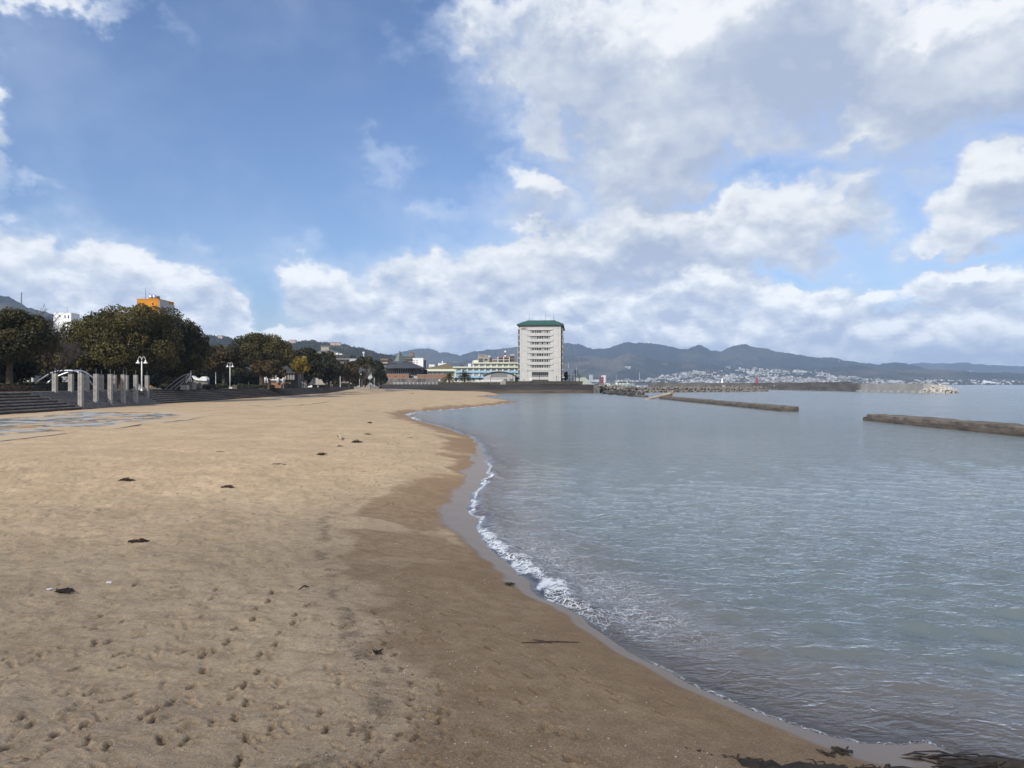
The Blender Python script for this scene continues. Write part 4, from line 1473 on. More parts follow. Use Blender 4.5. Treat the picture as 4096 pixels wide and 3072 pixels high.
ridge_range('left_mountain', [(-3200, 1500), (-1900, 1420), (-1200, 1330), (-800, 1290), (-500, 1250), (-300, 1210), (-120, 1186), (0, 1181), (38, 1189), (63, 1205), (91, 1221), (142, 1241), (190, 1253), (300, 1290), (450, 1320), (620, 1350), (760, 1400)],
            2100, 3300, 4600, M_HMAIN, 31, .3, 400, 60, 4, 7, 700, 1.1)

# ------------------------------------------------------------------ the coast across the bay
CX = np.linspace(2140, 4800, 260)
CD = np.linspace(4200, 6100, 40)


def coast_z(X, D):
    rise = (D - 4250) / 1850.0
    return 2.2 + np.clip(rise, 0, 1) ** 1.25 * (150 * np.interp(X, [2140, 2500, 2800, 3300, 3500, 4100, 4800], [.4, .55, 1.0, .95, .55, .40, .3])) + 6 * (fbm(X / 60.0, D / 160.0, 3, 77) - .5) * rise


cx_ = (CX[None, :] - 2048) / F * CD[:, None]
cz_ = coast_z(np.repeat(CX[None, :], len(CD), 0), np.repeat(CD[:, None], len(CX), 1))
cz_[0] = -1
me = mesh_np('far_coast', np.stack([cx_, np.repeat(CD[:, None], len(CX), 1), cz_], -1).reshape(-1, 3), grid_faces(len(CD), len(CX)), M_HLOW, True)
tag(link('far_coast', me), kind='structure')

# town on the slope: white and grey houses; the largest each a thing, the crowd behind them one mass
M_HOUSE = [mat('white_house_wall', (0.84, 0.83, 0.80), rough=.9, scale=.02), mat('cream_house_wall', (0.58, 0.54, 0.47), rough=.9, scale=.02), mat('grey_house_wall', (0.36, 0.37, 0.39), rough=.9, scale=.02)]
M_ROOF = [mat('dark_house_roof', (0.09, 0.09, 0.10), rough=.8, scale=.02), mat('pale_house_roof', (0.42, 0.41, 0.40), rough=.8, scale=.02), mat('brown_house_roof', (0.20, 0.13, 0.10), rough=.8, scale=.02)]


def house_mesh(w, d, h, hip, m0, m1):
    b = MB()
    b.box(-w / 2, w / 2, -d / 2, d / 2, -6, h)
    b.mi = 1
    o = .4
    b.add([(-w / 2 - o, -d / 2 - o, h), (w / 2 + o, -d / 2 - o, h), (w / 2 + o, d / 2 + o, h), (-w / 2 - o, d / 2 + o, h), (-w * .3, 0, h + hip), (w * .3, 0, h + hip)],
          [(0, 1, 5, 4), (1, 2, 5), (2, 3, 4, 5), (3, 0, 4)])
    return b.mesh('house', [m0, m1])


HM = [house_mesh(10, 8, 6, 2.4, M_HOUSE[i % 3], M_ROOF[(i // 3) % 3]) for i in range(9)]
BLOCK = []
for i in range(3):
    b = MB()
    b.box(-.5, .5, -.5, .5, -.6, 1)
    b.mi = 1
    for k in range(3):
        b.box(-.46, .46, -.515, -.5, .12 + k * .3, .26 + k * .3)
    BLOCK.append(b.mesh('block', [M_HOUSE[i], M_ROOF[0]]))
rt = np.random.default_rng(8)


def town_spot():
    while True:
        X = 2270 + 1826 * rt.random()
        D = 4300 + 1750 * rt.random() ** 1.3
        dens = np.interp(X, [2270, 2500, 2700, 2850, 3000, 3300, 3480, 3600, 3700, 3900, 4096], [.3, .55, .8, .9, 1, .95, .7, .35, .45, .3, .2])
        lim = np.interp(X, [2270, 2600, 2850, 3100, 3300, 3600, 4096], [5000, 5200, 6000, 5900, 5500, 5100, 5400])
        if rt.random() < dens and D < lim and fbm(np.array([X / 45.0]), np.array([D / 130.0]), 3, 99)[0] > .44:
            return X, D


houses = []
cols = [0, 0, 1, 1, 2, 2]
for i in range(170):
    X, D = town_spot()
    x = (X - 2048) / F * D
    z = float(coast_z(np.array([X]), np.array([D]))[0])
    big = rt.random() < .38
    if big:
        o = link('apartment_block', BLOCK[cols[rt.integers(6)]], None, (x, D, z), (0, 0, rt.normal(0, .5)), (rt.uniform(14, 42), 12, rt.uniform(8, 21)))
        tag(o, 'pale apartment block in the hillside town across the bay', 'building', 'apartment blocks of the town across the bay')
    else:
        o = link('hillside_house', HM[rt.integers(9)], None, (x, D, z), (0, 0, rt.normal(0, .6)), (rt.uniform(.9, 1.9),) * 3)
        tag(o, 'small house with hipped roof in the hillside town across the bay', 'house', 'houses of the town across the bay')
b = MB()
for i in range(1900):
    X, D = town_spot()
    x = (X - 2048) / F * D
    z = float(coast_z(np.array([X]), np.array([D]))[0])
    w, d, h = rt.uniform(6, 14), rt.uniform(6, 9), rt.uniform(3, 7)
    b.mi = int(cols[rt.integers(6)])
    b.box(x - w / 2, x + w / 2, D - d / 2, D + d / 2, z - 5, z + h)
    b.mi = 3 + int(rt.integers(3))
    b.prism([(x - w / 2 - .3, D - d / 2 - .3), (x + w / 2 + .3, D - d / 2 - .3), (x + w / 2 + .3, D + d / 2 + .3), (x - w / 2 - .3, D + d / 2 + .3)], z + h, z + h + 2.2,
            [(x - w * .3, D - .2), (x + w * .3, D - .2), (x + w * .3, D + .2), (x - w * .3, D + .2)])
o = b.build('hillside_town', M_HOUSE + M_ROOF, kind='stuff')
# tree belts between the houses
def wood_mass(n, seed, name, band):
    r_ = np.random.default_rng(seed)
    Cc = []
    while len(Cc) < n:
        X = 2270 + 2000 * r_.random()
        D = band[0] + (band[1] - band[0]) * r_.random()
        if fbm(np.array([X / 45.0]), np.array([D / 130.0]), 3, 99)[0] < .52:
            Cc.append((X, D))
    b_ = MB()
    for i, (X, D) in enumerate(Cc):
        x = (X - 2048) / F * D
        z = float(coast_z(np.array([X]), np.array([D]))[0])
        w = r_.uniform(8, 22)
        b_.blob((x, D, z + 2), w, w * .6, r_.uniform(4, 9), 6, 4, .4, i)
    b_.build(name, mat('distant_trees', (0.034, 0.036, 0.022), (0.05, 0.045, 0.03), scale=.05, rough=1), kind='stuff')


wood_mass(900, 4, 'woods', (4230, 6000))


# ================================================================== buildings of the waterfront
def window(parent, x0, x1, z0, z1, y, frame_m, glass_m, nx=1, nz=1, fw=.06, dep=.10, name='window'):
    """Framed window on a wall facing -y, with its panes as a sub-part."""
    b_ = MB()
    b_.box(x0, x1, y - dep, y, z0, z0 + fw)
    b_.box(x0, x1, y - dep, y, z1 - fw, z1)
    b_.box(x0, x0 + fw, y - dep, y, z0 + fw, z1 - fw)
    b_.box(x1 - fw, x1, y - dep, y, z0 + fw, z1 - fw)
    for i in range(1, nx):
        xm = x0 + (x1 - x0) * i / nx
        b_.box(xm - fw / 2, xm + fw / 2, y - dep * .8, y, z0 + fw, z1 - fw)
    for i in range(1, nz):
        zm = z0 + (z1 - z0) * i / nz
        b_.box(x0 + fw, x1 - fw, y - dep * .7, y - .002, zm - fw / 2, zm + fw / 2)
    w_ = b_.build(name, frame_m, parent)
    g_ = MB()
    g_.box(x0 + fw * .5, x1 - fw * .5, y - dep * .45, y - dep * .35, z0 + fw * .5, z1 - fw * .5)
    g_.build('pane', glass_m, w_)
    return w_


BASEZ = 4.6
M_TOWER = mat('pale_grey_panel', (0.51, 0.50, 0.475), (0.465, 0.455, 0.43), scale=.4, rough=.85, rnd=.025)
M_JOINT = mat('dark_panel_joint', (0.12, 0.118, 0.112), rough=.9)
M_GREEN = mat('green_copper_roof', (0.030, 0.098, 0.072), (0.024, 0.078, 0.060), scale=.3, rough=.55, stretch=(3, .3, 1))
M_RED = mat('dark_red_sign', (0.16, 0.012, 0.025), rough=.6)
M_CURT = mat('pale_curtain', (0.34, 0.35, 0.34), (0.22, 0.23, 0.23), scale=1.5, rough=.8, stretch=(6, 1, .2))
M_SIDE = mat('dark_side_wall', (0.085, 0.08, 0.078), (0.06, 0.058, 0.056), scale=.5, rough=.8)
M_SOFF = mat('grey_soffit', (0.20, 0.20, 0.19), rough=.9)


def text_mesh(txt, size, depth, mt):
    cu = bpy.data.curves.new('lettering', 'FONT')
    cu.body = txt
    cu.size = size
    cu.extrude = depth
    cu.align_x = 'CENTER'
    ob = bpy.data.objects.new('lettering', cu)
    COL.objects.link(ob)
    dg = bpy.context.evaluated_depsgraph_get()
    dg.update()
    me_ = bpy.data.meshes.new_from_object(ob.evaluated_get(dg))
    bpy.data.objects.remove(ob)
    me_.materials.clear()
    me_.materials.append(mt)
    return me_


def build_tower():
    rz = -math.radians(5.2)
    p = W(2161, 1526, 440)
    t = thing('office_tower', 'ten storey pale grey tower with green hipped roof and red letters', 'building', (p.x, p.y, BASEZ), rz)
    H, Wd, Dp = 36.9, 25.6, 46.0
    k = 440 / F                           # metres per pixel at the front
    hx = lambda X: (X - 2161) * k         # local x of a pixel column
    hz = lambda Y: CAMZ + (1536 - Y) * k - BASEZ
    xL, xR = -Wd / 2, Wd / 2
    bx0, bx1 = hx(2109), hx(2212.7)       # bay of balconies
    b = MB()
    # structural core behind the panels, recessed in the bay
    b.box(xL, bx0 - .001, .10, Dp, -1, H)
    b.box(bx1 + .001, xR, .10, Dp, -1, H)
    b.box(bx0, bx1, .60, Dp, -1, H)
    b.build('core', M_JOINT, t)
    per = 23.2 * k
    z_top = hz(1308.4)
    lines = [H] + [z_top - .5 * 12.3 * k - i * per for i in range(0, 8)] + [hz(1487.5)]
    rows = [(lines[i + 1], lines[i]) for i in range(len(lines) - 1)]
    rows.append((hz(1509), lines[-1]))
    rows.append((-1, hz(1509)))
    for (c0, c1) in ((xL, hx(2087)), (hx(2087), bx0), (bx1, hx(2233)), (hx(2233), xR)):
        for (z0, z1) in rows:
            b = MB()
            b.box(c0 + .03, c1 - .03, 0, .10, z0 + .03, z1 - .03)
            b.build('wall_panel', M_TOWER, t)
    # parapet panel above the first row, between the strips
    for (c0, c1) in ((bx0, hx(2127)), (hx(2127), hx(2146)), (hx(2146), hx(2174.5)), (hx(2174.5), hx(2194)), (hx(2194), bx1)):
        b = MB()
        b.box(c0 + .025, c1 - .025, 0, .6, z_top + .05, H - .03)
        b.build('wall_panel', M_TOWER, t)
    wx_ = [(2122.5, 2126.6), (2128.9, 2135.5), (2137.3, 2145.6), (2147.4, 2154.6), (2156.5, 2164.5), (2166.2, 2173.2), (2175.2, 2183.4), (2185.8, 2192.3), (2194.5, 2200.2)]
    wa, wb = wx_[0][0], wx_[-1][1]
    rt2 = random.Random(3)
    for i in range(8):
        z1 = z_top - i * per
        z0 = z1 - 12.3 * k
        # balcony band in five panels, its ends curving away below
        cuts = [bx0, hx(2127), hx(2146), hx(2174.5), hx(2194), bx1]
        for j in range(5):
            b = MB()
            e0, e1 = cuts[j] + .02, cuts[j + 1] - .02
            low = [(e0, z0), (e1, z0)]
            if j == 0:
                low = [(e0, z0 + .32), (e0 + .8, z0 + .12), (e0 + 1.7, z0), (e1, z0)]
            if j == 4:
                low = [(e0, z0), (e1 - 1.7, z0), (e1 - .8, z0 + .12), (e1, z0 + .32)]
            b.prism_y(low + [(e1, z1 - .03), (e0, z1 - .03)], -.22, .58)
            b.build('balcony_panel', M_TOWER, t)
        if i == 7:
            break
        zw1, zw0 = z0, z1 - per
        # splayed cheeks beside the windows
        for s, (ea, eb) in ((1, (bx0, hx(wa) - .05)), (-1, (hx(wb) + .05, bx1))):
            b = MB()
            if s > 0:
                b.prism([(ea, 0.02), (eb, .38), (eb, .6), (ea, .6)], zw0 + .02, zw1 - .03)
            else:
                b.prism([(ea, .38), (eb, 0.02), (eb, .6), (ea, .6)], zw0 + .02, zw1 - .03)
            b.build('cheek_panel', M_TOWER, t)
        b = MB()
        for j in range(8):
            b.box(hx(wx_[j][1]) + .02, hx(wx_[j + 1][0]) - .02, .36, .6, zw0 + .02, zw1 - .03)
        b.build('pier_row', M_TOWER, t)
        for j, (a, c) in enumerate(wx_):
            curt = j in (0, 8) or (i == 0 and j in (5, 6)) or (i == 2 and j in (4, 6)) or rt2.random() < .08
            window(t, hx(a), hx(c), zw0 + .10, zw1 - .06, .58, M_SOFF, M_CURT if curt else M_DARKGL, 1, 1, .05, .16)
            if not curt and j in (2, 6):
                b = MB()
                b.box(hx(a) + .1, hx(a) + .5, .44, .46, zw0 + .16, zw1 - .12)
                b.build('curtain', M_CURT, t)
    # lower front: recessed window band, ledge and the entrance under it
    xa, xb = hx(2128), hx(2193.5)
    z_a, z_b = hz(1508), hz(1488)
    for (c0, c1, q0, q1) in ((bx0, xa, -1, hz(1484.3)), (xb, bx1, -1, hz(1484.3)), (xa, xb, hz(1518.5), z_a), (xa, xb, z_b, hz(1484.3))):
        b = MB()
        b.box(c0 + .02, c1 - .02, .0, .58, q0, q1 - .02)
        b.build('wall_panel', M_TOWER, t)
    for j in range(8):
        a, c = xa + (xb - xa) * j / 8, xa + (xb - xa) * (j + 1) / 8
        window(t, a, c, z_a + 1.05, z_b, .56, M_SOFF, M_DARKGL, 1, 1, .06, .2)
    b = MB()
    b.box(xa, xb, .30, .56, z_a, z_a + 1.05)
    b.build('spandrel', M_SOFF, t)
    # side walls: balcony stacks and dark glazing
    for s in (-1, 1):
        x = xR if s > 0 else xL
        b = MB()
        b.box(min(x + s * .05, x + s * 1.0), max(x + s * .05, x + s * 1.0), 2.0, 8.6, 5.4, H - 2.2)
        b.build('side_glazing', M_GREYGL if s > 0 else M_SIDE, t)
        for i in range(9):
            z = z_top - 6.8 * k - i * per
            b = MB()
            b.box(min(x + s * .06, x + s * 1.35), max(x + s * .06, x + s * 1.35), 1.5, 9.0, z - .28, z + .28)
            b.build('balcony_slab', M_TOWER, t)
        b = MB()
        b.box(min(x + s * 1.05, x + s * 1.3), max(x + s * 1.05, x + s * 1.3), 1.5, 1.85, 5.0, H - 2.4)
        b.build('corner_post', M_TOWER, t)
        b = MB()
        b.box(min(x, x + s * .9), max(x, x + s * .9), 10.5, Dp - 1, -1, H - 4)
        for i in range(10):
            b.box(min(x + s * .9, x + s * 1.0), max(x + s * .9, x + s * 1.0), 10.5, Dp - 1, 1.6 + i * per, 1.85 + i * per)
        b.build('side_wing', M_SIDE, t)
        for i in range(9):
            for j in range(6):
                b = MB()
                y0 = 12 + j * 5.6
                b.box(min(x + s * .9, x + s * .96), max(x + s * .9, x + s * .96), y0, y0 + 4.2, 2.3 + i * per, 4.4 + i * per)
                b.build('window', M_DARKGL, t)
    b = MB()
    b.box(xR + .05, xR + 2.1, 1.6, 9.5, 4.4, 5.1)
    b.build('canopy', M_TOWER, t)
    # vaulted hip roof with a raised ridge box
    b = MB()
    R0 = (xL - 1.7, xR + 1.7, -1.5, Dp + 1.5)
    R1 = (xL + 7.2, xR - 6.8, 7.5, Dp - 8)
    n = 7
    rings = []
    for i in range(n + 1):
        u = i / n
        zz = H + .75 + 2.95 * math.sin(u * PI / 2)
        rings.append([(R0[0] + (R1[0] - R0[0]) * u, R0[2] + (R1[2] - R0[2]) * u, zz), (R0[1] + (R1[1] - R0[1]) * u, R0[2] + (R1[2] - R0[2]) * u, zz),
                      (R0[1] + (R1[1] - R0[1]) * u, R0[3] + (R1[3] - R0[3]) * u, zz), (R0[0] + (R1[0] - R0[0]) * u, R0[3] + (R1[3] - R0[3]) * u, zz)])
    vs = [q for rr in rings for q in rr]
    fs = [(4 * i + j, 4 * i + (j + 1) % 4, 4 * i + 4 + (j + 1) % 4, 4 * i + 4 + j) for i in range(n) for j in range(4)] + [(4 * n, 4 * n + 1, 4 * n + 2, 4 * n + 3)]
    b.add(vs, fs)
    rf = b.build('roof', M_GREEN, t)
    b = MB()
    b.prism([(R0[0], R0[2]), (R0[1], R0[2]), (R0[1], R0[3]), (R0[0], R0[3])], H + .12, H + .72)
    b.build('eave_fascia', M_GREEN, rf)
    b = MB()
    b.prism([(xL - .1, -.1), (xR + .1, -.1), (xR + .1, Dp), (xL - .1, Dp)], H - .55, H + .11, [(R0[0] + .15, R0[2] + .15), (R0[1] - .15, R0[2] + .15), (R0[1] - .15, R0[3] - .15), (R0[0] + .15, R0[3] - .15)])
    b.build('soffit', M_SOFF, rf)
    b = MB()
    b.prism_y([(hx(2105), H + 1.5), (hx(2224), H + 1.5), (hx(2220), H + 3.95), (hx(2105), H + 3.95)], 8.5, Dp - 9)
    b.build('ridge_box', M_GREEN, rf)
    for X, Y in ((2112.6, 1250), (2180, 1244), (2213, 1249)):
        b = MB()
        b.tube([(hx(X), 9, H + 3.9), (hx(X), 9, hz(Y) + .6)], [.12, .05], 5)
        b.build('mast', M_SOFF, t)
    b = MB()
    b.tube([(hx(2174), 9, H + 3.9), (hx(2174), 9, hz(1272))], .06, 5)
    b.tube([(hx(2171), 9, hz(1273)), (hx(2176), 9, hz(1272.4))], .05, 5)
    b.build('aerial', M_SOFF, t)
    # lettering
    o = link('logo_lettering', text_mesh('APU', 1.75, .06, M_RED), t, (hx(2095), -.08, hz(1318.0)), (PI / 2, 0, 0), (1.02, 1, 1))
    b = MB()
    b.prism_y([(hx(2083.5), hz(1319.6)), (hx(2090), hz(1319.2)), (hx(2104.5), hz(1319.0)), (hx(2104.5), hz(1317.9)), (hx(2092), hz(1318.2)), (hx(2083.5), hz(1319.1))], -.08, -.02)
    b.build('logo_stroke', M_RED, t)


build_tower()

# ------------------------------------------------------------------ school
M_CREAM = mat('pale_cream_paint', (0.66, 0.68, 0.54), (0.60, 0.62, 0.50), scale=.6, rough=.8)
M_BLUE = mat('sky_blue_paint', (0.26, 0.47, 0.68), (0.24, 0.43, 0.63), scale=.5, rough=.8)


def build_school():
    D = 505
    k = D / F
    p = W(1945, 1536, D)
    t = thing('school_building', 'long cream school with sky blue bands and rows of windows', 'building', (p.x, p.y, BASEZ))
    hx = lambda X: (X - 1945) * k
    hz = lambda Y: CAMZ + (1536 - Y) * k - BASEZ
    b = MB()
    b.box(hx(1818), hx(2092), .4, 14, -1, hz(1467))
    b.box(hx(1893), hx(2092), .4, 14, hz(1467), hz(1450))
    b.build('wall', M_CREAM, t)
    for (X0, X1, Y0, Y1, y0) in ((1888, 2094, 1449.5, 1454.5, -1.4), (1812, 2094, 1466.5, 1471.5, -1.6)):
        b = MB()
        b.box(hx(X0), hx(X1), y0, 13.9, hz(Y1), hz(Y0))
        b.build('roof_slab', M_CREAM, t)
    for (Y0, Y1) in ((1485.5, 1491.5), (1505, 1511.5)):
        b = MB()
        b.box(hx(1820), hx(2092), -1.1, .39, hz(Y1), hz(Y0))
        b.build('blue_band', M_BLUE, t)
    bays = [1823 + i * 23.6 for i in range(12)]
    for (Y0, Y1, st) in ((1456.5, 1467, 3), (1473.5, 1485, 0), (1493, 1504.5, 0), (1513, 1521.5, 0)):
        for i, X in enumerate(bays):
            if i < st:
                continue
            b = MB()
            b.box(hx(X - 2.6), hx(X + 2.6), -.5, .39, hz(1522) if Y1 > 1500 else hz(Y1 + 1), hz(Y0 - 1.5))
            b.build('column', M_CREAM, t)
            window(t, hx(X + 3.2), hx(X + 20.4), hz(Y1), hz(Y0), .39, M_WHITE, M_DARKGL if (i * 7 + st) % 3 else M_GREYGL, 4, 2, .22, .14)
    b = MB()
    b.box(hx(1893), hx(1912), 3, 9, hz(1450), hz(1440))
    b.build('stair_head', M_CREAM, t)
    # rooftop tank frame
    b = MB()
    b.box(hx(1836), hx(1848), 6, 9, hz(1466.4), hz(1457))
    b.build('roof_tank', M_SIDE, t)


build_school()


# ------------------------------------------------------------------ arched hall in front of the school
def build_hall():
    D = 466
    k = D / F
    p = W(1997, 1536, D)
    t = thing('arched_hall', 'low grey hall with curved green roof and a big blank window', 'building', (p.x, p.y, BASEZ))
    hx = lambda X: (X - 1997) * k
    hz = lambda Y: CAMZ + (1536 - Y) * k - BASEZ
    arc = [(1932 + 129 * i / 12, 1502 - 15.5 * math.sin(PI * (i / 12)) ** .8) for i in range(13)]
    b = MB()
    b.prism_y([(hx(1934), -1), (hx(2060), -1)] + [(hx(min(max(X, 1934), 2060)), hz(Y)) for X, Y in reversed(arc)], 0, 16)
    b.build('wall', mat('pale_grey_render', (0.47, 0.46, 0.45), (0.42, 0.41, 0.40), scale=.5, rough=.85), t)
    b = MB()
    up = [(hx(X), hz(Y - 1.4)) for X, Y in arc]
    lo = [(hx(X), hz(Y - .05)) for X, Y in arc]
    b.prism_y(up + list(reversed(lo)), -1.2, 16.4)
    b.build('roof', mat('dark_green_roof', (0.03, 0.075, 0.085), rough=.6), t)
    b = MB()
    b.prism_y([(hx(2058), hz(1508)), (hx(2076), hz(1511)), (hx(2076), hz(1508)), (hx(2058), hz(1501))], 1, 15)
    b.build('side_roof', MATS['dark_green_roof'], t)
    b = MB()
    b.box(hx(2060.5), hx(2074), 2, 15, -1, hz(1510))
    b.build('side_wing', M_SIDE, t)
    window(t, hx(1963.5), hx(2029), hz(1508), hz(1491), -.01, M_SOFF, mat('pale_panel_glass', (0.24, 0.25, 0.26), (0.19, 0.2, 0.2), scale=.8, rough=.3), 6, 2, .08, .12)
    for X in (2014, 2038):
        b = MB()
        b.box(hx(X), hx(X + 15), -.1, -.003, hz(1524), hz(1515))
        b.build('door', M_SOFF, t)


build_hall()


# ------------------------------------------------------------------ hall with the olive hipped roof
def build_olive():
    D = 520
    k = D / F
    p = W(1770, 1536, D)
    t = thing('gymnasium', 'wide hall with olive brown hipped roof and a glazed wall', 'building', (p.x, p.y, BASEZ))
    hx = lambda X: (X - 1770) * k
    hz = lambda Y: CAMZ + (1536 - Y) * k - BASEZ
    b = MB()
    b.box(hx(1708), hx(1826), .5, 30, -1, hz(1486))
    b.build('wall', M_CREAM, t)
    b = MB()
    b.box(hx(1696), hx(1832), -1.5, 31, hz(1485), hz(1476.5))
    b.build('eave_band', M_CREAM, t)
    b = MB()
    e, z0, z1 = [(hx(1697), -1.4), (hx(1831), -1.4), (hx(1831), 31), (hx(1697), 31)], hz(1476.4), hz(1452)
    b.add([(x, y, z0) for x, y in e] + [(hx(1781), 13, z1), (hx(1785), 17, z1)], [(0, 1, 4), (1, 2, 5, 4), (2, 3, 5), (3, 0, 4, 5)])
    b.build('roof', mat('olive_metal_roof', (0.175, 0.135, 0.055), (0.15, 0.115, 0.05), scale=.3, rough=.6, stretch=(5, .4, 1)), t)
    for i in range(6):
        a = 1711 + i * 19
        window(t, hx(a), hx(a + 19), hz(1503), hz(1487.5), .49, M_WHITE, M_GREYGL, 3, 3, .12, .12)
    b = MB()
    b.box(hx(1704), hx(1709), -.2, .49, -1, hz(1486))
    b.build('column', M_CREAM, t)


build_olive()


# ------------------------------------------------------------------ pavilion with glass pyramid
def build_pyramid():
    D = 450
    k = D / F
    cx0 = 1604
    p = W(cx0, 1536, D)
    t = thing('pyramid_roof_hall', 'dark round hall with tiered slate roof and green glass pyramid on top', 'building', (p.x, p.y + 12, BASEZ))
    hx = lambda X: (X - cx0) * k
    hz = lambda Y: CAMZ + (1536 - Y) * k - BASEZ
    M_SL = mat('dark_slate_roof', (0.060, 0.062, 0.070), (0.045, 0.047, 0.052), scale=.5, rough=.6, stretch=(4, 4, .5))
    M_PYR = mat('green_glass_pyramid', (0.14, 0.19, 0.165), (0.19, 0.235, 0.215), scale=.8, rough=.3, spec=.6)
    N = 8

    def ngon(rx, z, off=.39):
        return [(rx * math.cos(2 * PI * i / N + off), rx * .9 * math.sin(2 * PI * i / N + off), z) for i in range(N)]

    def tier(name, r0, z0, r1, z1, m_, parent=t, cxo=0.0):
        b_ = MB()
        a, c = ngon(r0, z0), ngon(r1, z1)
        b_.add([(x + cxo, y, z) for x, y, z in a] + [(x + cxo, y, z) for x, y, z in c], [(i, (i + 1) % N, N + (i + 1) % N, N + i) for i in range(N)] + [tuple(reversed(range(N))), tuple(range(N, 2 * N))])
        return b_.build(name, m_, parent)
    hw = (1702 - 1506) / 2 * k
    tier('wall', hw * .72, hz(1496), hw * .80, hz(1472), M_DARKGL)
    tier('base_plinth', hw * .80, hz(1500), hw * .80, hz(1495), M_SL)
    rf = tier('roof', hw, hz(1471.5), hw * .42, hz(1451), M_SL)
    tier('eave', hw, hz(1473.5), hw * 1.0, hz(1471.6), M_SIDE, rf)
    tier('upper_roof', hw * .42, hz(1452), hw * .35, hz(1443), MATS['dark_slate_roof'], t, -hw * .14)
    cxp = hx(1589)
    b = MB()
    s = 24 * k
    zb, za = hz(1444), hz(1400)
    base_ = [(cxp - s * 1.0, -s * .45), (cxp - s * .05, -s * 1.1), (cxp + s * 1.02, s * .0), (cxp + s * .1, s * 1.0)]
    b.add([(x, y, zb) for x, y in base_] + [(cxp - .3, 0, za)], [(0, 1, 4), (1, 2, 4), (2, 3, 4), (3, 0, 4), (3, 2, 1, 0)])
    pyr = b.build('glass_pyramid', M_PYR, t)
    apex = Vector((cxp - .3, 0, za))
    for fi in range(2):
        a, c = Vector((*base_[fi], zb)), Vector((*base_[fi + 1], zb))
        b = MB()
        for q in range(1, 6):
            u = q / 6
            b.tube([a.lerp(apex, u) * 1.0, c.lerp(apex, u)], .11, 4)
        for q in range(0, 6):
            u = q / 5
            b.tube([a.lerp(c, u), apex], [.14, .05], 4)
        b.build('glazing_bars', M_SIDE if fi else M_SOFF, pyr)
    # leaning posts in front of the glass wall
    for i in range(28):
        a = PI + PI * (i + .5) / 28
        c0 = Vector((hw * .76 * math.cos(a), hw * .76 * .9 * math.sin(a), hz(1495)))
        c1 = Vector((hw * .90 * math.cos(a + .05), hw * .90 * .9 * math.sin(a + .05), hz(1473)))
        b = MB()
        b.tube([c0, c1], .16, 4)
        b.build('post', M_SOFF, t)
    b = MB()
    for i in range(29):
        a = PI + PI * i / 28
        b.box(hw * .84 * math.cos(a) - .06, hw * .84 * math.cos(a) + .06, hw * .76 * math.sin(a) - .06, hw * .76 * math.sin(a) + .06, hz(1496), hz(1489))
    b.build('balustrade', M_GREYGL, t)


build_pyramid()

# brick terrace wall and stone wall below the hall
D = 436
k = D / F


def px_wall(name, label, cat, X0, X1, Y0, Y1, D_, dep, m_, parts=()):
    kk = D_ / F
    p_ = W((X0 + X1) / 2, Y1, D_)
    t_ = thing(name, label, cat, (p_.x, p_.y, p_.z))
    w_ = (X1 - X0) * kk / 2
    h_ = (Y1 - Y0) * kk
    b_ = MB()
    b_.box(-w_, w_, 0, dep, -.6, h_)
    b_.build('wall', m_, t_)
    b_ = MB()
    b_.box(-w_ - .08, w_ + .08, -.1, dep + .05, h_ + .002, h_ + .25)
    b_.build('coping', M_CONC, t_)
    return t_, kk, w_, h_


t, kk, w, h = px_wall('brick_wall', 'orange brown brick terrace wall with paired dark holes under the pyramid hall', 'wall', 1524, 1635, 1497, 1513, 438, 3, M_BRICK)
for X in (1545, 1548.5, 1580, 1584, 1612, 1616):
    b = MB()
    b.box((X - 1579.5) * kk - .2, (X - 1579.5) * kk + .2, -.05, -.003, h * .30, h * .52)
    b.build('drain_hole', M_DARKM, t)
t, kk, w, h = px_wall('brick_wall', 'orange brown brick wall right of the dark entrance, reaching the palms', 'wall', 1668, 1790, 1499, 1513, 440, 3, M_BRICK)
b = MB()
b.box((1700 - 1729) * kk - .1, (1700 - 1729) * kk + .1, -.06, -.003, 0, h)
b.build('joint', M_SIDE, t)
t, kk, w, h = px_wall('entrance_block', 'dark glazed entrance between the two brick walls', 'building', 1635, 1668, 1502, 1514, 441, 4, M_SIDE)
b = MB()
b.box((1656 - 1651.5) * kk, (1669 - 1651.5) * kk, -.25, -.004, h * .12, h * .72)
nb = b.build('notice_board', M_WHITE, t)
b = MB()
for i in range(3):
    b.box((1658.5 + i * 3.2 - 1651.5) * kk, (1660.6 + i * 3.2 - 1651.5) * kk, -.27, -.252, h * .26, h * .58)
b.build('notice_panel', M_DARKM, nb)
for i in range(4):
    window(t, (1636 + i * 4.6 - 1651.5) * kk, (1640 + i * 4.6 - 1651.5) * kk, h * .1, h * .8, -.003, M_SOFF, M_DARKGL, 1, 2, .06, .1)
t, kk, w, h = px_wall('stone_wall', 'stained grey stone retaining wall below the brick terrace', 'wall', 1515, 1785, 1513.6, 1536, 434, 2.2, mat('stained_stone', (0.19, 0.175, 0.155), (0.085, 0.078, 0.07), scale=.45, rough=.95, bump=.3, stretch=(1, 1, .5)))
b = MB()
b.box((1755 - 1650) * kk, (1760 - 1650) * kk, -.04, -.003, h * .55, h * .8)
b.build('wall_plate', M_WHITE, t)
b = MB()
b.box((1672 - 1650) * kk, (1676 - 1650) * kk, -.12, -.003, 0, h)
b.build('buttress', M_SIDE, t)

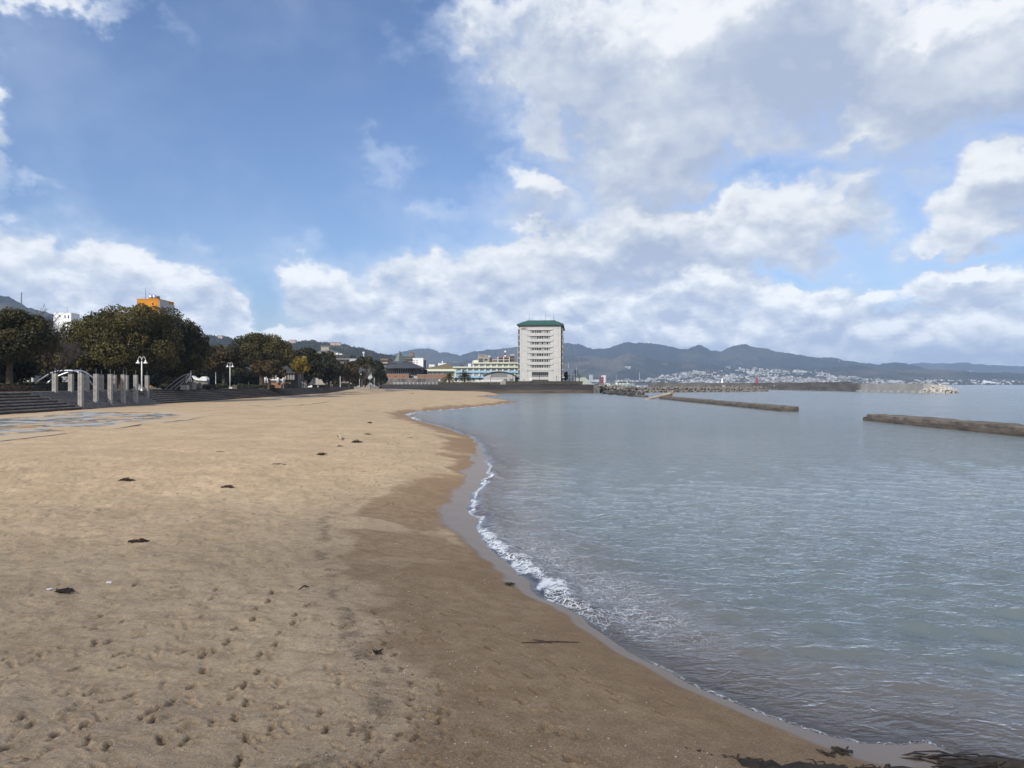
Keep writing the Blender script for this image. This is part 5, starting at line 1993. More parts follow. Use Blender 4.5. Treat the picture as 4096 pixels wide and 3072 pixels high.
# ------------------------------------------------------------------ the stepped embankment at the head of the bay
M_EMB1 = mat('dark_revetment', (0.060, 0.055, 0.052), (0.036, 0.033, 0.032), scale=.22, rough=.95, bump=.3, bscale=2, stretch=(.25, 1, 1.6))
M_EMB2 = mat('brown_tidal_revetment', (0.125, 0.095, 0.068), (0.07, 0.052, 0.040), scale=.22, rough=.95, bump=.3, bscale=2, stretch=(.25, 1, 1.6))
emb = thing('sea_embankment', 'dark stepped sea embankment at the head of the bay, brown at its foot', 'embankment', (0, 0, 0))
EY = 406.0
levels = [(-1.2, .55), (.55, 1.05), (1.05, 1.7), (1.7, 2.15), (2.15, 2.6), (2.6, 3.05), (3.05, 3.5), (3.5, 3.95), (3.95, 4.5), (4.5, 4.95)]
for i, (z0, z1) in enumerate(levels):
    b = MB()
    y0 = EY + i * 1.25
    x1 = 50.5
    pts = [(-86 + i * .1, y0), (-83, y0), (-77, y0 + 0.0), (x1, y0), (x1, y0 + 1.3 if i < 9 else y0 + 4), (-86 + i * .1, y0 + 1.3 if i < 9 else y0 + 4)]
    b.prism([(-77.0, y0), (x1, y0), (x1, y0 + 1.248 if i < 9 else y0 + 4), (-77.0, y0 + 1.248 if i < 9 else y0 + 4)], -1.2 if i == 0 else z0 - .5, z1)
    b.prism([(-96, y0), (-89.5, y0), (-89.5, y0 + 1.248 if i < 9 else y0 + 4), (-96, y0 + 1.248 if i < 9 else y0 + 4)], -1.2 if i == 0 else z0 - .5, z1)
    b.build('terrace', M_EMB2 if i < 3 else M_EMB1, emb)
b = MB()
b.add([(-84.5, 403, 2.2), (-78.5, 403, 2.2), (-77.05, EY + 12.5, 4.9), (-89.4, EY + 12.5, 4.9), (-84.5, 403, 1), (-78.5, 403, 1), (-77.05, EY + 12.5, 3), (-89.4, EY + 12.5, 3)],
      [(0, 1, 2, 3), (7, 6, 5, 4), (0, 4, 5, 1), (1, 5, 6, 2), (2, 6, 7, 3), (3, 7, 4, 0)])
b.build('ramp', M_PALE, emb)
for s in (0, 1):
    b = MB()
    x0 = -77.0 if s else -89.45
    b.add([(x0 - .3, 402, 1), (x0 + .3, 402, 1), (x0 + .3, EY + 12.6, 1), (x0 - .3, EY + 12.6, 1), (x0 - .3, 402, 2.35), (x0 + .3, 402, 2.35), (x0 + .3, EY + 12.6, 5.15), (x0 - .3, EY + 12.6, 5.15)],
          [(0, 3, 2, 1), (4, 5, 6, 7), (0, 1, 5, 4), (1, 2, 6, 5), (2, 3, 7, 6), (3, 0, 4, 7)])
    b.build('ramp_wall', M_CONC, emb)
M_STONE2 = mat('weathered_block_concrete', (0.17, 0.16, 0.145), (0.10, 0.095, 0.085), scale=.7, rough=.95, bump=.3)
# concrete end block with its ladder
p = W(2388, 1573, 404)
t = thing('end_block', 'upright concrete block with iron ladder at the end of the embankment', 'block', (p.x, p.y, -.2))
b = MB()
b.box(-1.5, 1.5, 0, 5, -1, 4.95)
b.build('block', M_STONE2, t)
b = MB()
for x in (-.55, -.2):
    b.tube([(x, -.12, -.6), (x, -.12, 2.4)], .06, 5)
for i in range(7):
    b.tube([(-.55, -.12, -.3 + i * .4), (-.2, -.12, -.3 + i * .4)], .04, 4)
b.build('ladder', M_DARKM, t)

# white railing along the embankment
rail = thing('promenade_railing', 'long white promenade railing before the stone wall', 'railing', (0, 0, 0))
zr0, yr = 4.95, EY + 14.6
xs0, xs1 = (1577 - 2048) / F * yr, (1840 - 2048) / F * yr
n = 18
for i in range(n):
    x = xs0 + (xs1 - xs0) * i / (n - 1)
    b = MB()
    b.box(x - .08, x + .08, yr - .08, yr + .08, zr0 - .2, zr0 + 1.40)
    b.build('post', M_WHITE, rail)
for z in (zr0 + 1.25, zr0 + .75, zr0 + .3):
    b = MB()
    b.tube([(xs0, yr, z), (xs1, yr, z)], .055, 5)
    b.build('rail', M_STEEL, rail)

ey = EY + 13.2
hx_ = lambda X, D_: ((X - 2048) / F * D_, D_)
hedge([hx_(1752, ey), hx_(2002, ey)], 1.6, 1.35, 'hedge', 'long low hedge on the embankment left of the white gate post', 20, z=4.9, leaf=.2, dens=9)
hedge([hx_(2022, ey), hx_(2330, ey)], 1.6, 1.9, 'hedge', 'long low hedge on the embankment before the tower', 21, z=4.9, leaf=.2, dens=9)
hedge([hx_(2160, ey - 2), hx_(2310, ey - 2)], 1.2, 1.1, 'hedge', 'narrow lower hedge in front of the tower hedge', 22, z=4.9, leaf=.2, dens=9)
hedge([hx_(1612, 431), hx_(1762, 431)], 1.2, 1.7, 'red', 'dark straggling shrubs at the foot of the stone wall', 23, z=4.6, leaf=.25, dens=5, name='shrub_row', cat='shrubs')
p = W(2012, 1538, ey)
t = thing('gate_post', 'white gate post in the gap between the two long hedges', 'post', (p.x, p.y, 4.9))
b = MB()
b.box(-1.1, 1.1, -.5, .5, -.2, 2.0)
b.build('block', M_CONC, t)
b = MB()
b.box(-1.18, 1.18, -.58, .58, 2.002, 2.12)
b.build('cap', M_WHITE, t)

# pergola roof with its many slats before the hall
p = W(1925, 1530, 440)
t = thing('bicycle_shelter', 'long low white shelter roof on many thin posts before the hall', 'shelter', (p.x, p.y, BASEZ))
k = 440 / F
hz = lambda Y: CAMZ + (1536 - Y) * k - BASEZ
b = MB()
b.box((1846 - 1925) * k, (2008 - 1925) * k, -1, 2, hz(1522.5), hz(1520.3))
b.build('roof', M_WHITE, t)
for i in range(36):
    X = 1848 + i * 4.4
    b = MB()
    b.box((X - .7 - 1925) * k, (X + .7 - 1925) * k, -.9, -.6, -.5, hz(1522.6))
    b.build('post', M_WHITE, t)


# palms
def palm(X, Ytop, Ybase, D_, wpx, label, seed, kind):
    p_ = W(X, Ybase, D_)
    h_ = (Ybase - Ytop) / F * D_
    w_ = wpx / F * D_ / 2
    t_ = thing('palm_tree', label, 'palm', (p_.x, p_.y, p_.z - .4))
    b_ = MB()
    th = h_ * .50
    prof = [(.62, 0)] + [(.50 + .06 * (i % 2), th * i / 10) for i in range(1, 11)] + [(.75, th + .3), (.4, th + .8)]
    b_.lathe(prof, 9)
    b_.build('trunk', M_BARK, t_)
    r_ = random.Random(seed)
    for i in range(90):
        a = r_.uniform(0, 2 * PI)
        e = math.asin(r_.uniform(-.55, .98))
        L = w_ * r_.uniform(1.02, 1.25)
        d = Vector((math.cos(a) * math.cos(e), math.sin(a) * math.cos(e), math.sin(e)))
        pts = []
        for j in range(7):
            u = j / 6
            q = Vector((0, 0, th + .4)) + d * L * u + Vector((0, 0, -L * .42 * u ** 2.2 * (1.1 - .6 * abs(math.sin(e)))))
            pts.append(q)
        b_ = MB()
        side = Vector((-math.sin(a), math.cos(a), 0))
        for j in range(6):
            p0, p1 = pts[j], pts[j + 1]
            wd = .62 * math.sin(PI * min((j + .9) / 6.6, 1)) ** .6 + .05
            dn = Vector((0, 0, -.5 * wd))
            for s in (-1, 1):
                for q in range(2):
                    a0 = p0.lerp(p1, q / 2)
                    a1 = p0.lerp(p1, q / 2 + .34)
                    tip = a1 + side * s * wd * 1.5 + dn + (p1 - p0).normalized() * wd
                    b_.add([a0, a1, tip], [(0, 1, 2)])
        o_ = b_.build('frond', LEAF[kind], t_)
        at_ = o_.data.attributes.new('tint', 'FLOAT', 'POINT')
        at_.data.foreach_set('value', [min(1, max(0, .45 + .5 * math.sin(e) * .6 + r_.uniform(-.25, .3)))] * len(o_.data.vertices))


palm(1796, 1482, 1533, 428, 52, 'shaggy palm with drooping olive fronds before the gymnasium', 1, 'mixed')
palm(1858, 1474, 1530, 436, 52, 'darker fuller palm before the school', 2, 'hedge')

# street lamps and satellite dishes on the promenade
for X, Yt, dbl, lab in ((1920, 1505, 0, 'dark promenade lamp at the left end of the arched hall'), (1963, 1504, 1, 'dark promenade lamp with a bent arm before the arched hall'), (2052, 1504, 0, 'dark promenade lamp at the right end of the arched hall'),
                        (2158, 1504, 0, 'dark promenade lamp before the tower entrance window'), (2226, 1505, 0, 'dark promenade lamp at the right part of the tower front'), (2272, 1505, 0, 'dark promenade lamp just right of the tower'),
                        (2290, 1504, 1, 'dark promenade lamp with a bent arm beside the utility poles')):
    p = W(X, 1536, 426)
    t = thing('promenade_lamp', lab, 'street lamp', (p.x, p.y, 4.6), 0, 'dark lamps on the far promenade')
    h = (1536 - Yt) / F * 426 + .6
    b = MB()
    b.tube([(0, 0, -.2), (0, 0, h)], .13, 6)
    b.build('pole', M_DARKM, t)
    b = MB()
    if dbl:
        b.box(0, 1.0, -.12, .12, h, h + .18)
        b.box(.5, 1.1, -.2, .2, h - .16, h - .002)
    else:
        b.lathe([(.14, h - .12), (.32, h), (.36, h + .18), (.1, h + .26)], 8)
    b.build('lamp_head', M_DARKM, t)


def dish(X, Y, D_, r_, az_, el_, label, open_):
    p_ = W(X, 1530, D_)
    t_ = thing('satellite_dish', label, 'satellite dish', (p_.x, p_.y, BASEZ))
    zc = CAMZ + (1536 - Y) / F * D_ - BASEZ
    b_ = MB()
    prof = [(r_ * i / 6, r_ * .32 * (i / 6) ** 2) for i in range(1, 7)]
    b_.lathe([(.02, 0)] + prof + [(r_ * .98, r_ * .36), (r_ * .5, r_ * .14), (.02, .05)], 18)
    M_ = Matrix.Translation((0, 0, zc)) @ Matrix.Rotation(az_, 4, 'Z') @ Matrix.Rotation(el_, 4, 'X')
    o_ = b_.build('dish', M_WHITE, t_, smooth=True)
    o_.data.transform(M_)
    b_ = MB()
    b_.tube([(0, .3, -.3), (0, .3, zc)], .22, 8)
    b_.build('mount', M_SOFF if open_ else M_WHITE, t_)
    b_ = MB()
    b_.tube([M_ @ Vector((0, 0, .1)), M_ @ Vector((0, 0, r_ * .8))], .12, 6)
    b_.build('feed_horn', M_SIDE, t_)


dish(2094, 1519, 433, 1.05, .9, 1.15, 'white satellite dish seen obliquely at the tower\'s left foot', True)
dish(2122, 1521, 433, 1.15, 2.6, 1.1, 'white satellite dish turned away, before the tower entrance', False)
# utility poles
for X, Yt, arms, lab, D_ in ((2302, 1480, 3, 'tall dark utility pole with several cross arms', 470), (2317, 1497, 1, 'shorter dark utility pole right of the tall one', 466), (2277, 1492, 1, 'thin distant utility pole beside the tower tree', 560)):
    p = W(X, 1536, D_)
    h = (1536 - Yt) / F * D_ + CAMZ - 4.5
    t = thing('utility_pole', lab, 'utility pole', (p.x, p.y, 4.5))
    b = MB()
    b.tube([(0, 0, -.2), (0, 0, h)], [.28, .2], 6)
    b.build('pole', M_DARKM, t)
    for i in range(arms):
        b = MB()
        wa_ = (2.0, 1.0, .7)[i]
        b.box(-wa_, wa_ * .6, -.12, .12, h - 2.2 + i * 1.0, h - 1.95 + i * 1.0)
        for q in (-1, -.4, .5):
            b.box(wa_ * q - .06, wa_ * q + .06, -.06, .06, h - 1.95 + i, h - 1.6 + i)
        b.build('cross_arm', M_DARKM, t)
    if arms == 3:
        b = MB()
        for q in range(4):
            b.box(.7 + q * .35, .82 + q * .35, -.05, .05, h - 3.6, h + .2)
        for q in range(6):
            b.box(.7, 1.9, -.05, .05, h - 3.4 + q * .65, h - 3.3 + q * .65)
        b.build('ladder_frame', M_DARKM, t)
tree(2254, 2274, 1486, 1522, 452, 'dark', 'dark conical tree at the right corner of the tower', 900, 90, 9, .5, 'conifer_tree', trunk_r=.3)
tree(1682, 1712, 1476, 1504, 470, 'dark', 'dark bushy tree between the pyramid hall and the gymnasium', 900, 91, 10, .5, trunk_r=.3)


# ------------------------------------------------------------------ town buildings behind
def block(name, label, X0, X1, Y0, D_, dep, m_, rz=0.0, floors=None, cols=0, wy=(0, 1), balc=None, roof=None, win=M_DARKGL, side=None, Ybase=1536, fw=.1):
    """Flat roofed block with its windows or balconies storey by storey; facing the bay."""
    kk = D_ / F
    p_ = W((X0 + X1) / 2, Ybase, D_)
    t_ = thing(name, label, 'building', (p_.x, p_.y, 3.8), rz)
    w_ = (X1 - X0) * kk / 2
    H_ = CAMZ + (1536 - Y0) * kk - 3.8
    b_ = MB()
    b_.box(-w_, w_, 0, dep, -1, H_)
    b_.build('wall', m_, t_)
    b_ = MB()
    b_.box(-w_ - .15, w_ + .15, -.15, dep + .15, H_ + .002, H_ + .5)
    b_.build('parapet', roof or m_, t_)
    if floors:
        fh, n_ = floors
        for f_ in range(n_):
            z1 = H_ - .6 - f_ * fh
            if balc:
                b_ = MB()
                b_.box(-w_ * .97, w_ * .97, -1.3, -.004, z1 - fh * .98, z1 - fh * .55)
                b_.build('balcony', balc, t_)
                b_ = MB()
                b_.box(-w_ * .96, w_ * .96, -.1, -.003, z1 - fh * .54, z1 - .25)
                b_.build('window', win, t_)
            else:
                for c_ in range(cols):
                    a = -w_ + 2 * w_ * (c_ + .2) / cols
                    e = -w_ + 2 * w_ * (c_ + .8) / cols
                    window(t_, a, e, z1 - fh * .78, z1 - fh * .2, -.003, m_, win, 1, 1, fw, .12)
    return t_, kk, w_, H_


M_ORANGE = mat('orange_wall_paint', (0.60, 0.235, 0.018), (0.56, 0.215, 0.016), scale=.2, rough=.8)
M_BEIGE = mat('beige_render', (0.36, 0.32, 0.265), (0.32, 0.285, 0.235), scale=.2, rough=.85)
M_BROWNR = mat('brown_tile_render', (0.26, 0.165, 0.125), (0.22, 0.14, 0.105), scale=.3, rough=.85)
M_LGREY = mat('light_grey_render', (0.46, 0.47, 0.48), (0.42, 0.43, 0.44), scale=.2, rough=.85)
M_WALLW = mat('white_render', (0.78, 0.78, 0.77), (0.72, 0.72, 0.72), scale=.2, rough=.85)

# orange tower
t, kk, w, H = block('orange_tower', 'orange tower block with pale side rising above the great camphor', 548, 634, 1199, 330, 15, M_ORANGE, -.0)
for (x0, x1, y0, y1, z) in ((w + .003, w + .35, .2, 9, H), (w + .003, w + .36, 9.01, 15, H - 1.0)):
    b = MB()
    b.box(x0, x1, y0, y1, -1, z)
    b.build('side_wall', M_LGREY, t)
b = MB()
b.box(w * .42, w * .54, -.05, -.003, H - 2.5, H - 1.4)
b.build('window', M_DARKGL, t)
for i in range(2):
    b = MB()
    b.lathe([(.85, 0), (.85, 1.7), (.5, 2.1), (.05, 2.2)], 12, (-w + 4.4 + i * 1.75, 4, H + .5))
    b.build('water_tank', M_STEEL, t, smooth=True)
b = MB()
b.box(-w + 3.2, -w + 7.2, 5.2, 7, H + .5, H + 2.4)
b.build('tank_screen', M_SOFF, t)
b = MB()
b.tube([(-w + 2.4, 3, H), (-w + 2.4, 3, H + 6.1)], [.10, .05], 5)
b.build('mast', M_DARKM, t)
block('flat_block', 'pale flat roofed block half hidden left of the orange tower', 497, 546, 1231, 345, 12, M_LGREY)

# white rooftop rooms at the left edge
t, kk, w, H = block('white_building', 'wide white building with rooftop hut behind the flat topped pine', -160, 226, 1316, 250, 18, M_LGREY, floors=(3.2, 3), cols=14)
b = MB()
hut0, hut1 = (214 - 33) * kk, (248 - 33) * kk
zh0, zh1 = CAMZ + (1536 - 1283) * kk - 3.8, CAMZ + (1536 - 1251) * kk - 3.8
b.box(hut0, hut1 + 3.2, 0, 5, H - .1, zh1)
hut = b.build('rooftop_hut', M_WALLW, t)
b = MB()
b.box(hut0 + 2.0, hut0 + 2.5, -.06, -.003, zh1 - 1.5, zh1 - .9)
b.build('window', M_DARKGL, hut)
b = MB()
b.box(hut1 + .9, hut1 + 1.25, -.06, -.003, zh1 - 1.9, zh1 - .9)
b.box(hut1 + 2.1, hut1 + 2.45, -.06, -.003, zh1 - 1.9, zh1 - .9)
b.build('side_window', M_DARKGL, hut)
b = MB()
b.tube([(hut1 + .6, 2, zh1), (hut1 + .6, 2, zh1 + 2.2)], .05, 5)
b.tube([(hut1 - .2, 2, zh1 + 2.1), (hut1 + 1.9, 2, zh1 + 2.15)], .035, 4)
b.tube([(hut1 - .1, 2, zh1 + 1.2), (hut1 + 1.4, 2, zh1 + 1.2)], .035, 4)
b.build('aerial', M_SOFF, hut)
b = MB()
for s in (0, .5):
    b.tube([(hut1 - .6 + s, -.3, zh0 - .2), (hut1 + 1.6 + s, -.3, zh0 - 2.4)], .06, 5)
b.build('outside_stair', M_WHITE, t)
p = W(268, 1330, 236)
t = thing('domed_roof_building', 'low building with rounded white roof between the two great trees', 'building', (p.x, p.y, 3.8))
kk = 236 / F
H = CAMZ + (1536 - 1330) * kk - 3.8
b = MB()
b.box(-3.3, 3.3, 0, 9, -1, H)
b.build('wall', M_LGREY, t)
b = MB()
arc = [(3.6 * math.cos(a), H + 2.1 * math.sin(a)) for a in np.linspace(PI, 0, 11)]
b.prism_y(arc + [(3.6, H - .1), (-3.6, H - .1)], -.4, 9.3)
b.build('roof', M_WALLW, t)
p = W(86, 1220, 400)
t = thing('radio_mast', 'thin lattice radio mast standing above the flat topped pine', 'mast', (p.x, p.y, 4))
h = CAMZ + (1536 - 1170) / F * 400 - 4
b = MB()
for a in range(3):
    c, s = math.cos(a * 2.1) * .55, math.sin(a * 2.1) * .55
    b.tube([(c, s, -.2), (c * .35, s * .35, h)], .09, 4)
b.build('legs', M_SOFF, t)
b = MB()
for i in range(24):
    z = h * i / 24
    q = .55 * (1 - .65 * i / 24)
    b.tube([(q, 0, z), (-q * .5, q * .86, z + h / 24), (-q * .5, -q * .86, z)], .045, 3)
b.build('lattice', M_SOFF, t)

# brown hotel with the battlement tower
t, kk, w, H = block('castle_hotel', 'beige hotel with a battlement shaped roof tower above the dark trees', 1262, 1345, 1413, 640, 22, M_BEIGE, floors=(3.4, 4), cols=9)
b = MB()
b.box((1280 - 1303.5) * kk, (1312 - 1303.5) * kk, 3, 14, H, H + 5.6)
tw = b.build('roof_tower', M_BEIGE, t)
for i in range(5):
    x = (1281 + i * 7.5 - 1303.5) * kk
    b = MB()
    b.prism_y([(x - .35, H + 5.6), (x + .35, H + 5.6), (x + .25 + .3 * (1 if i > 2 else -1), H + 7.3)], 3, 14)
    b.build('battlement', M_BEIGE, tw)
b = MB()
b.prism_y([((1264 - 1303.5) * kk, H + .5), ((1345 - 1303.5) * kk, H + .5), ((1330 - 1303.5) * kk, H + 3.0), ((1276 - 1303.5) * kk, H + 2.2)], .5, 20)
b.build('roof', mat('grey_tile_roof', (0.13, 0.135, 0.14), scale=.3, rough=.8), t)
t, kk, w, H = block('balcony_hotel', 'dark brown hotel with rows of balconies right of the battlement tower', 1338, 1399, 1421, 620, 24, M_SIDE, floors=(3.4, 7), balc=mat('brownish_balcony', (0.20, 0.17, 0.15), rough=.9))
b = MB()
b.box((1341 - 1368.5) * kk, (1348 - 1368.5) * kk, 3, 8, H + .5, H + 2.3)
b.box((1354 - 1368.5) * kk, (1364 - 1368.5) * kk, 3, 8, H + .5, H + 1.6)
b.build('roof_plant', M_WALLW, t)
t, kk, w, H = block('low_office', 'low pale flat building between the balcony hotel and the pine', 1398, 1440, 1437, 600, 20, M_LGREY, floors=(3.2, 4), cols=7)
p = W(1455, 1430, 1100)
t = thing('smoke_stack', 'slim pale chimney rising before the wooded hill', 'chimney', (p.x, p.y, 4))
h = CAMZ + (1536 - 1407) / F * 1100 - 4
b = MB()
b.tube([(0, 0, -1), (0, 0, h - 3)], [1.5, 1.1], 8)
b.build('shaft', M_LGREY, t)
b = MB()
b.lathe([(1.3, h - 3), (1.8, h - 2.4), (1.8, h - .4), (.4, h)], 8)
b.build('head', M_WALLW, t)
block('grey_flats', 'grey brown flats peeping out left of the glass pyramid', 1522, 1552, 1437, 600, 16, M_BROWNR, floors=(3.1, 5), balc=M_BEIGE)
t, kk, w, H = block('green_roof_flats', 'brown flats with green roof edge and a roof hut behind the pyramid hall', 1611, 1652, 1432, 560, 20, M_BROWNR, floors=(3.0, 6), balc=mat('grey_brown_balcony', (0.17, 0.145, 0.125), rough=.9))
b = MB()
b.prism_y([(-w - .4, H + .3), (w + .4, H + .3), (w * .6, H + 1.7), (-w * .9, H + 1.4)], -.6, 19)
b.build('roof', mat('grey_green_roof', (0.09, 0.13, 0.115), scale=.3, rough=.7), t)
b = MB()
b.box(w * .35, w * .95, 4, 9, H + 1.6, H + 4.4)
b.box(w * .35, w * .5, 4, 9, H + 4.41, H + 5.3)
b.build('roof_hut', M_BROWNR, t)
t, kk, w, H = block('white_flats', 'bright white five storey flats with small dark windows', 1651, 1693, 1434.5, 540, 16, M_WALLW)
for f_ in range(5):
    for (X0, X1) in ((1652.5, 1655), (1657.5, 1660), (1666, 1669.5)):
        b = MB()
        z = H - 1.1 - f_ * 1.62 * 1.0
        b.box((X0 - 1672) * kk, (X1 - 1672) * kk, -.05, -.003, z - .75, z)
        b.build('window', M_DARKGL, t)
b = MB()
b.box(w + .003, w + .9, 1, 12, -1, H - 1)
b.build('side_balconies', M_SIDE, t)
block('small_white_office', 'small bright white office before the foothills, above the olive roof', 1715, 1738, 1460, 700, 12, M_WALLW, floors=(3.2, 3), cols=5)
t, kk, w, H = block('white_works', 'white works building with a slim chimney behind the olive roof', 1752, 1784, 1455, 640, 12, M_WALLW)
b = MB()
b.tube([((1768 - 1768) * kk, 4, H), (0, 4, H + 2.6)], .45, 8)
b.build('chimney', M_WALLW, t)
block('tiny_white_house', 'tiny bright house far off above the left end of the school', 1872, 1884, 1456, 900, 10, M_WALLW)

# hotel with roof sign
t, kk, w, H = block('sign_hotel', 'beige hotel with a lettered sign wall on its roof', 1911, 1958, 1431, 700, 18, M_BEIGE)
z = lambda Y: CAMZ + (1536 - Y) * kk - 3.8
q = lambda X: (X - 1934.5) * kk
b = MB()
b.box(q(1913), q(1946), .5, 9, H, z(1418))
sg = b.build('sign_wall', M_BEIGE, t)
o = link('sign_lettering', text_mesh('R&F HOTEL', 1.15, .04, M_DARKM), sg, (q(1929.5), .45, z(1423.2)), (PI / 2, 0, 0), (1.0, 1, 1))
b = MB()
b.box(q(1917), q(1925), .4, .49, z(1426.0), z(1425.5))
b.box(q(1934), q(1942), .4, .49, z(1426.0), z(1425.5))
for i in range(2):
    b.box(q(1927 + i * 3.2), q(1929.2 + i * 3.2), .4, .49, z(1426.4), z(1424.6))
b.build('sign_line', M_DARKM, sg)
b = MB()
b.box(q(1946.2), q(1961), 2, 16, H - 1, z(1421.5))
b.build('roof_plant', M_LGREY, t)
window(t, q(1937.5), q(1950.5), z(1443), z(1434.5), -.003, M_LGREY, M_DARKGL, 1, 1, .12, .1)
b = MB()
b.box(q(1915), q(1933), -.05, -.003, z(1452), z(1434))
b.build('dark_glazing', M_GREYGL, t)
b = MB()
b.box(w + .003, w + 3.0, .6, 18, -1, z(1432))
b.build('side_wall', M_SIDE, t)
# brown flats
t, kk, w, H = block('brown_flats', 'brown balcony flats with white piers and a red white roof pylon', 1991, 2038, 1428, 660, 16, M_BROWNR, floors=(2.55, 6), balc=M_BEIGE)
for X in (1992, 2015, 2037):
    b = MB()
    b.box((X - 1.1 - 2014.5) * kk, (X + 1.1 - 2014.5) * kk, -1.6, -1.302, -1, H + .3)
    b.build('pier', M_WALLW, t)
b = MB()
b.box(-w - 5.2, -w - .003, .5, 15, -1, H - 1.7)
for i in range(5):
    b.box(-w - 5.1, -w - .1, -.6, .496, H - 3.2 - i * 2.55, H - 2.1 - i * 2.55)
b.build('left_wing', M_BEIGE, t)
b = MB()
b.box(w + .003, w + 4.9, .2, 15, -1, H + 1.5)
rw = b.build('right_wing', M_BROWNR, t)
b = MB()
b.prism_y([(w, H + 1.55), (w + 4.9, H + 1.55), (w + 4.2, H + 2.6), (w + .8, H + 2.6)], .2, 12)
b.build('roof_cap', M_LGREY, rw)
for i in range(5):
    b = MB()
    b.box(w + .5, w + 4.4, .05, .19, H - .9 - i * 2.55, H + .4 - i * 2.55)
    b.build('window', M_DARKGL, rw)
pz = [(.3, M_WALLW), (1.8, M_RED), (3.0, M_BROWNR), (4.4, M_WALLW)]
for i, (z0, m_) in enumerate(pz):
    b = MB()
    b.box((2020 - 2014.5) * kk - .7, (2020 - 2014.5) * kk + .9, 4, 5.5, H + z0 + .25, H + z0 + 1.6)
    b.build('pylon_stage', m_, t)
b = MB()
for s in (-.85, 1.0):
    b.box((2020 - 2014.5) * kk + s - .1, (2020 - 2014.5) * kk + s + .1, 4, 5.5, H + .2, H + 6.4)
b.build('pylon_frame', M_SOFF, t)
for i, (X, Y0, D_, w0, m_) in enumerate(((1895, 1444, 980, 12, M_LGREY), (1846, 1460, 900, 10, M_SIDE), (1700, 1452, 850, 14, M_LGREY), (1480, 1448, 760, 16, M_LGREY), (1425, 1450, 820, 14, M_BEIGE), (1215, 1450, 520, 30, M_BEIGE))):
    block('town_block', ['grey town block behind the left end of the school roof', 'dark little town block above the school roof edge', 'grey town block right of the white flats', 'grey town block left of the pyramid hall', 'beige town block behind the pine crown', 'beige town block behind the yellow tree'][i],
          X - w0 / 2, X + w0 / 2, Y0, D_, 14, m_, floors=(3.2, 4), cols=4)
# plateau houses on the wooded hill
for i, (X, Y, w0, h0, lab) in enumerate(((1125, 1367, 26, 5, 'pale flat building on the crest of the wooded hill, behind the camphor'), (1170, 1367, 24, 7, 'pinkish building on the crest right of the flat one'), (1333, 1374, 22, 4, 'first pinkish terrace house on the hill crest'), (1352, 1375, 20, 4, 'second pinkish terrace house on the hill crest'), (880, 1348, 18, 5, 'pinkish building on the left end of the hill crest'))):
    kk = 2250 / F
    p = W(X, Y, 2250)
    t = thing('hilltop_building', lab, 'building', (p.x, p.y, p.z - 3), 0, 'buildings on the hill crest')
    b = MB()
    b.box(-w0 * kk / 2, w0 * kk / 2, 0, 12, -8, h0 * kk * .9 + 3)
    b.build('wall', mat('pinkish_render', (0.50, 0.38, 0.31), scale=.1, rough=.9), t)
    b = MB()
    b.box(-w0 * kk / 2 - .5, w0 * kk / 2 + .5, -.5, 12.5, h0 * kk * .9 + 3.01, h0 * kk * .9 + 4.2)
    b.build('roof', M_ROOF[2], t)

# ================================================================== park sculptures and pavilion
M_STONE = mat('rough_grey_stone', (0.22, 0.21, 0.195), (0.13, 0.125, 0.115), scale=2, rough=.95, bump=.4, bscale=5)


def spline(P, m=5):
    Q = []
    for i in range(len(P) - 1):
        p0, p1, p2, p3 = P[max(i - 1, 0)], P[i], P[i + 1], P[min(i + 2, len(P) - 1)]
        for s in range(m):
            u = s / m
            Q.append(.5 * ((2 * p1) + (p2 - p0) * u + (2 * p0 - 5 * p1 + 4 * p2 - p3) * u * u + (3 * p1 - p0 - 3 * p2 + p3) * u ** 3))
    Q.append(P[-1])
    return Q


def statue(t_, p, h, m_, name, seed, spread=.5):
    """Slender standing bronze figure as one continuous skin."""
    r_ = random.Random(seed)
    J = {'pelvis': (0, 0, .52), 'waist': (.02, 0, .62), 'chest': (.03, 0, .74), 'neck': (.03, 0, .84), 'head': (.045, 0, .93), 'top': (.05, 0, .99),
         'kneeL': (-.05, .02, .27), 'footL': (-.09, .04, .02), 'kneeR': (.08, -.02, .27), 'footR': (.12, -.03, .02),
         'elbL': (-.13 * spread * 2, 0, .70), 'handL': (-.20 * spread * 2, .02, .62), 'elbR': (.17 * spread * 2, 0, .72), 'handR': (.22 * spread * 2, -.02, .80)}
    E = [('pelvis', 'waist'), ('waist', 'chest'), ('chest', 'neck'), ('neck', 'head'), ('head', 'top'), ('pelvis', 'kneeL'), ('kneeL', 'footL'), ('pelvis', 'kneeR'), ('kneeR', 'footR'),
         ('chest', 'elbL'), ('elbL', 'handL'), ('chest', 'elbR'), ('elbR', 'handR')]
    R_ = {'pelvis': .075, 'waist': .06, 'chest': .085, 'neck': .03, 'head': .05, 'top': .03, 'kneeL': .042, 'footL': .028, 'kneeR': .042, 'footR': .028, 'elbL': .028, 'handL': .02, 'elbR': .028, 'handR': .02}
    return skin(name, J, E, R_, h, m_, t_, p)


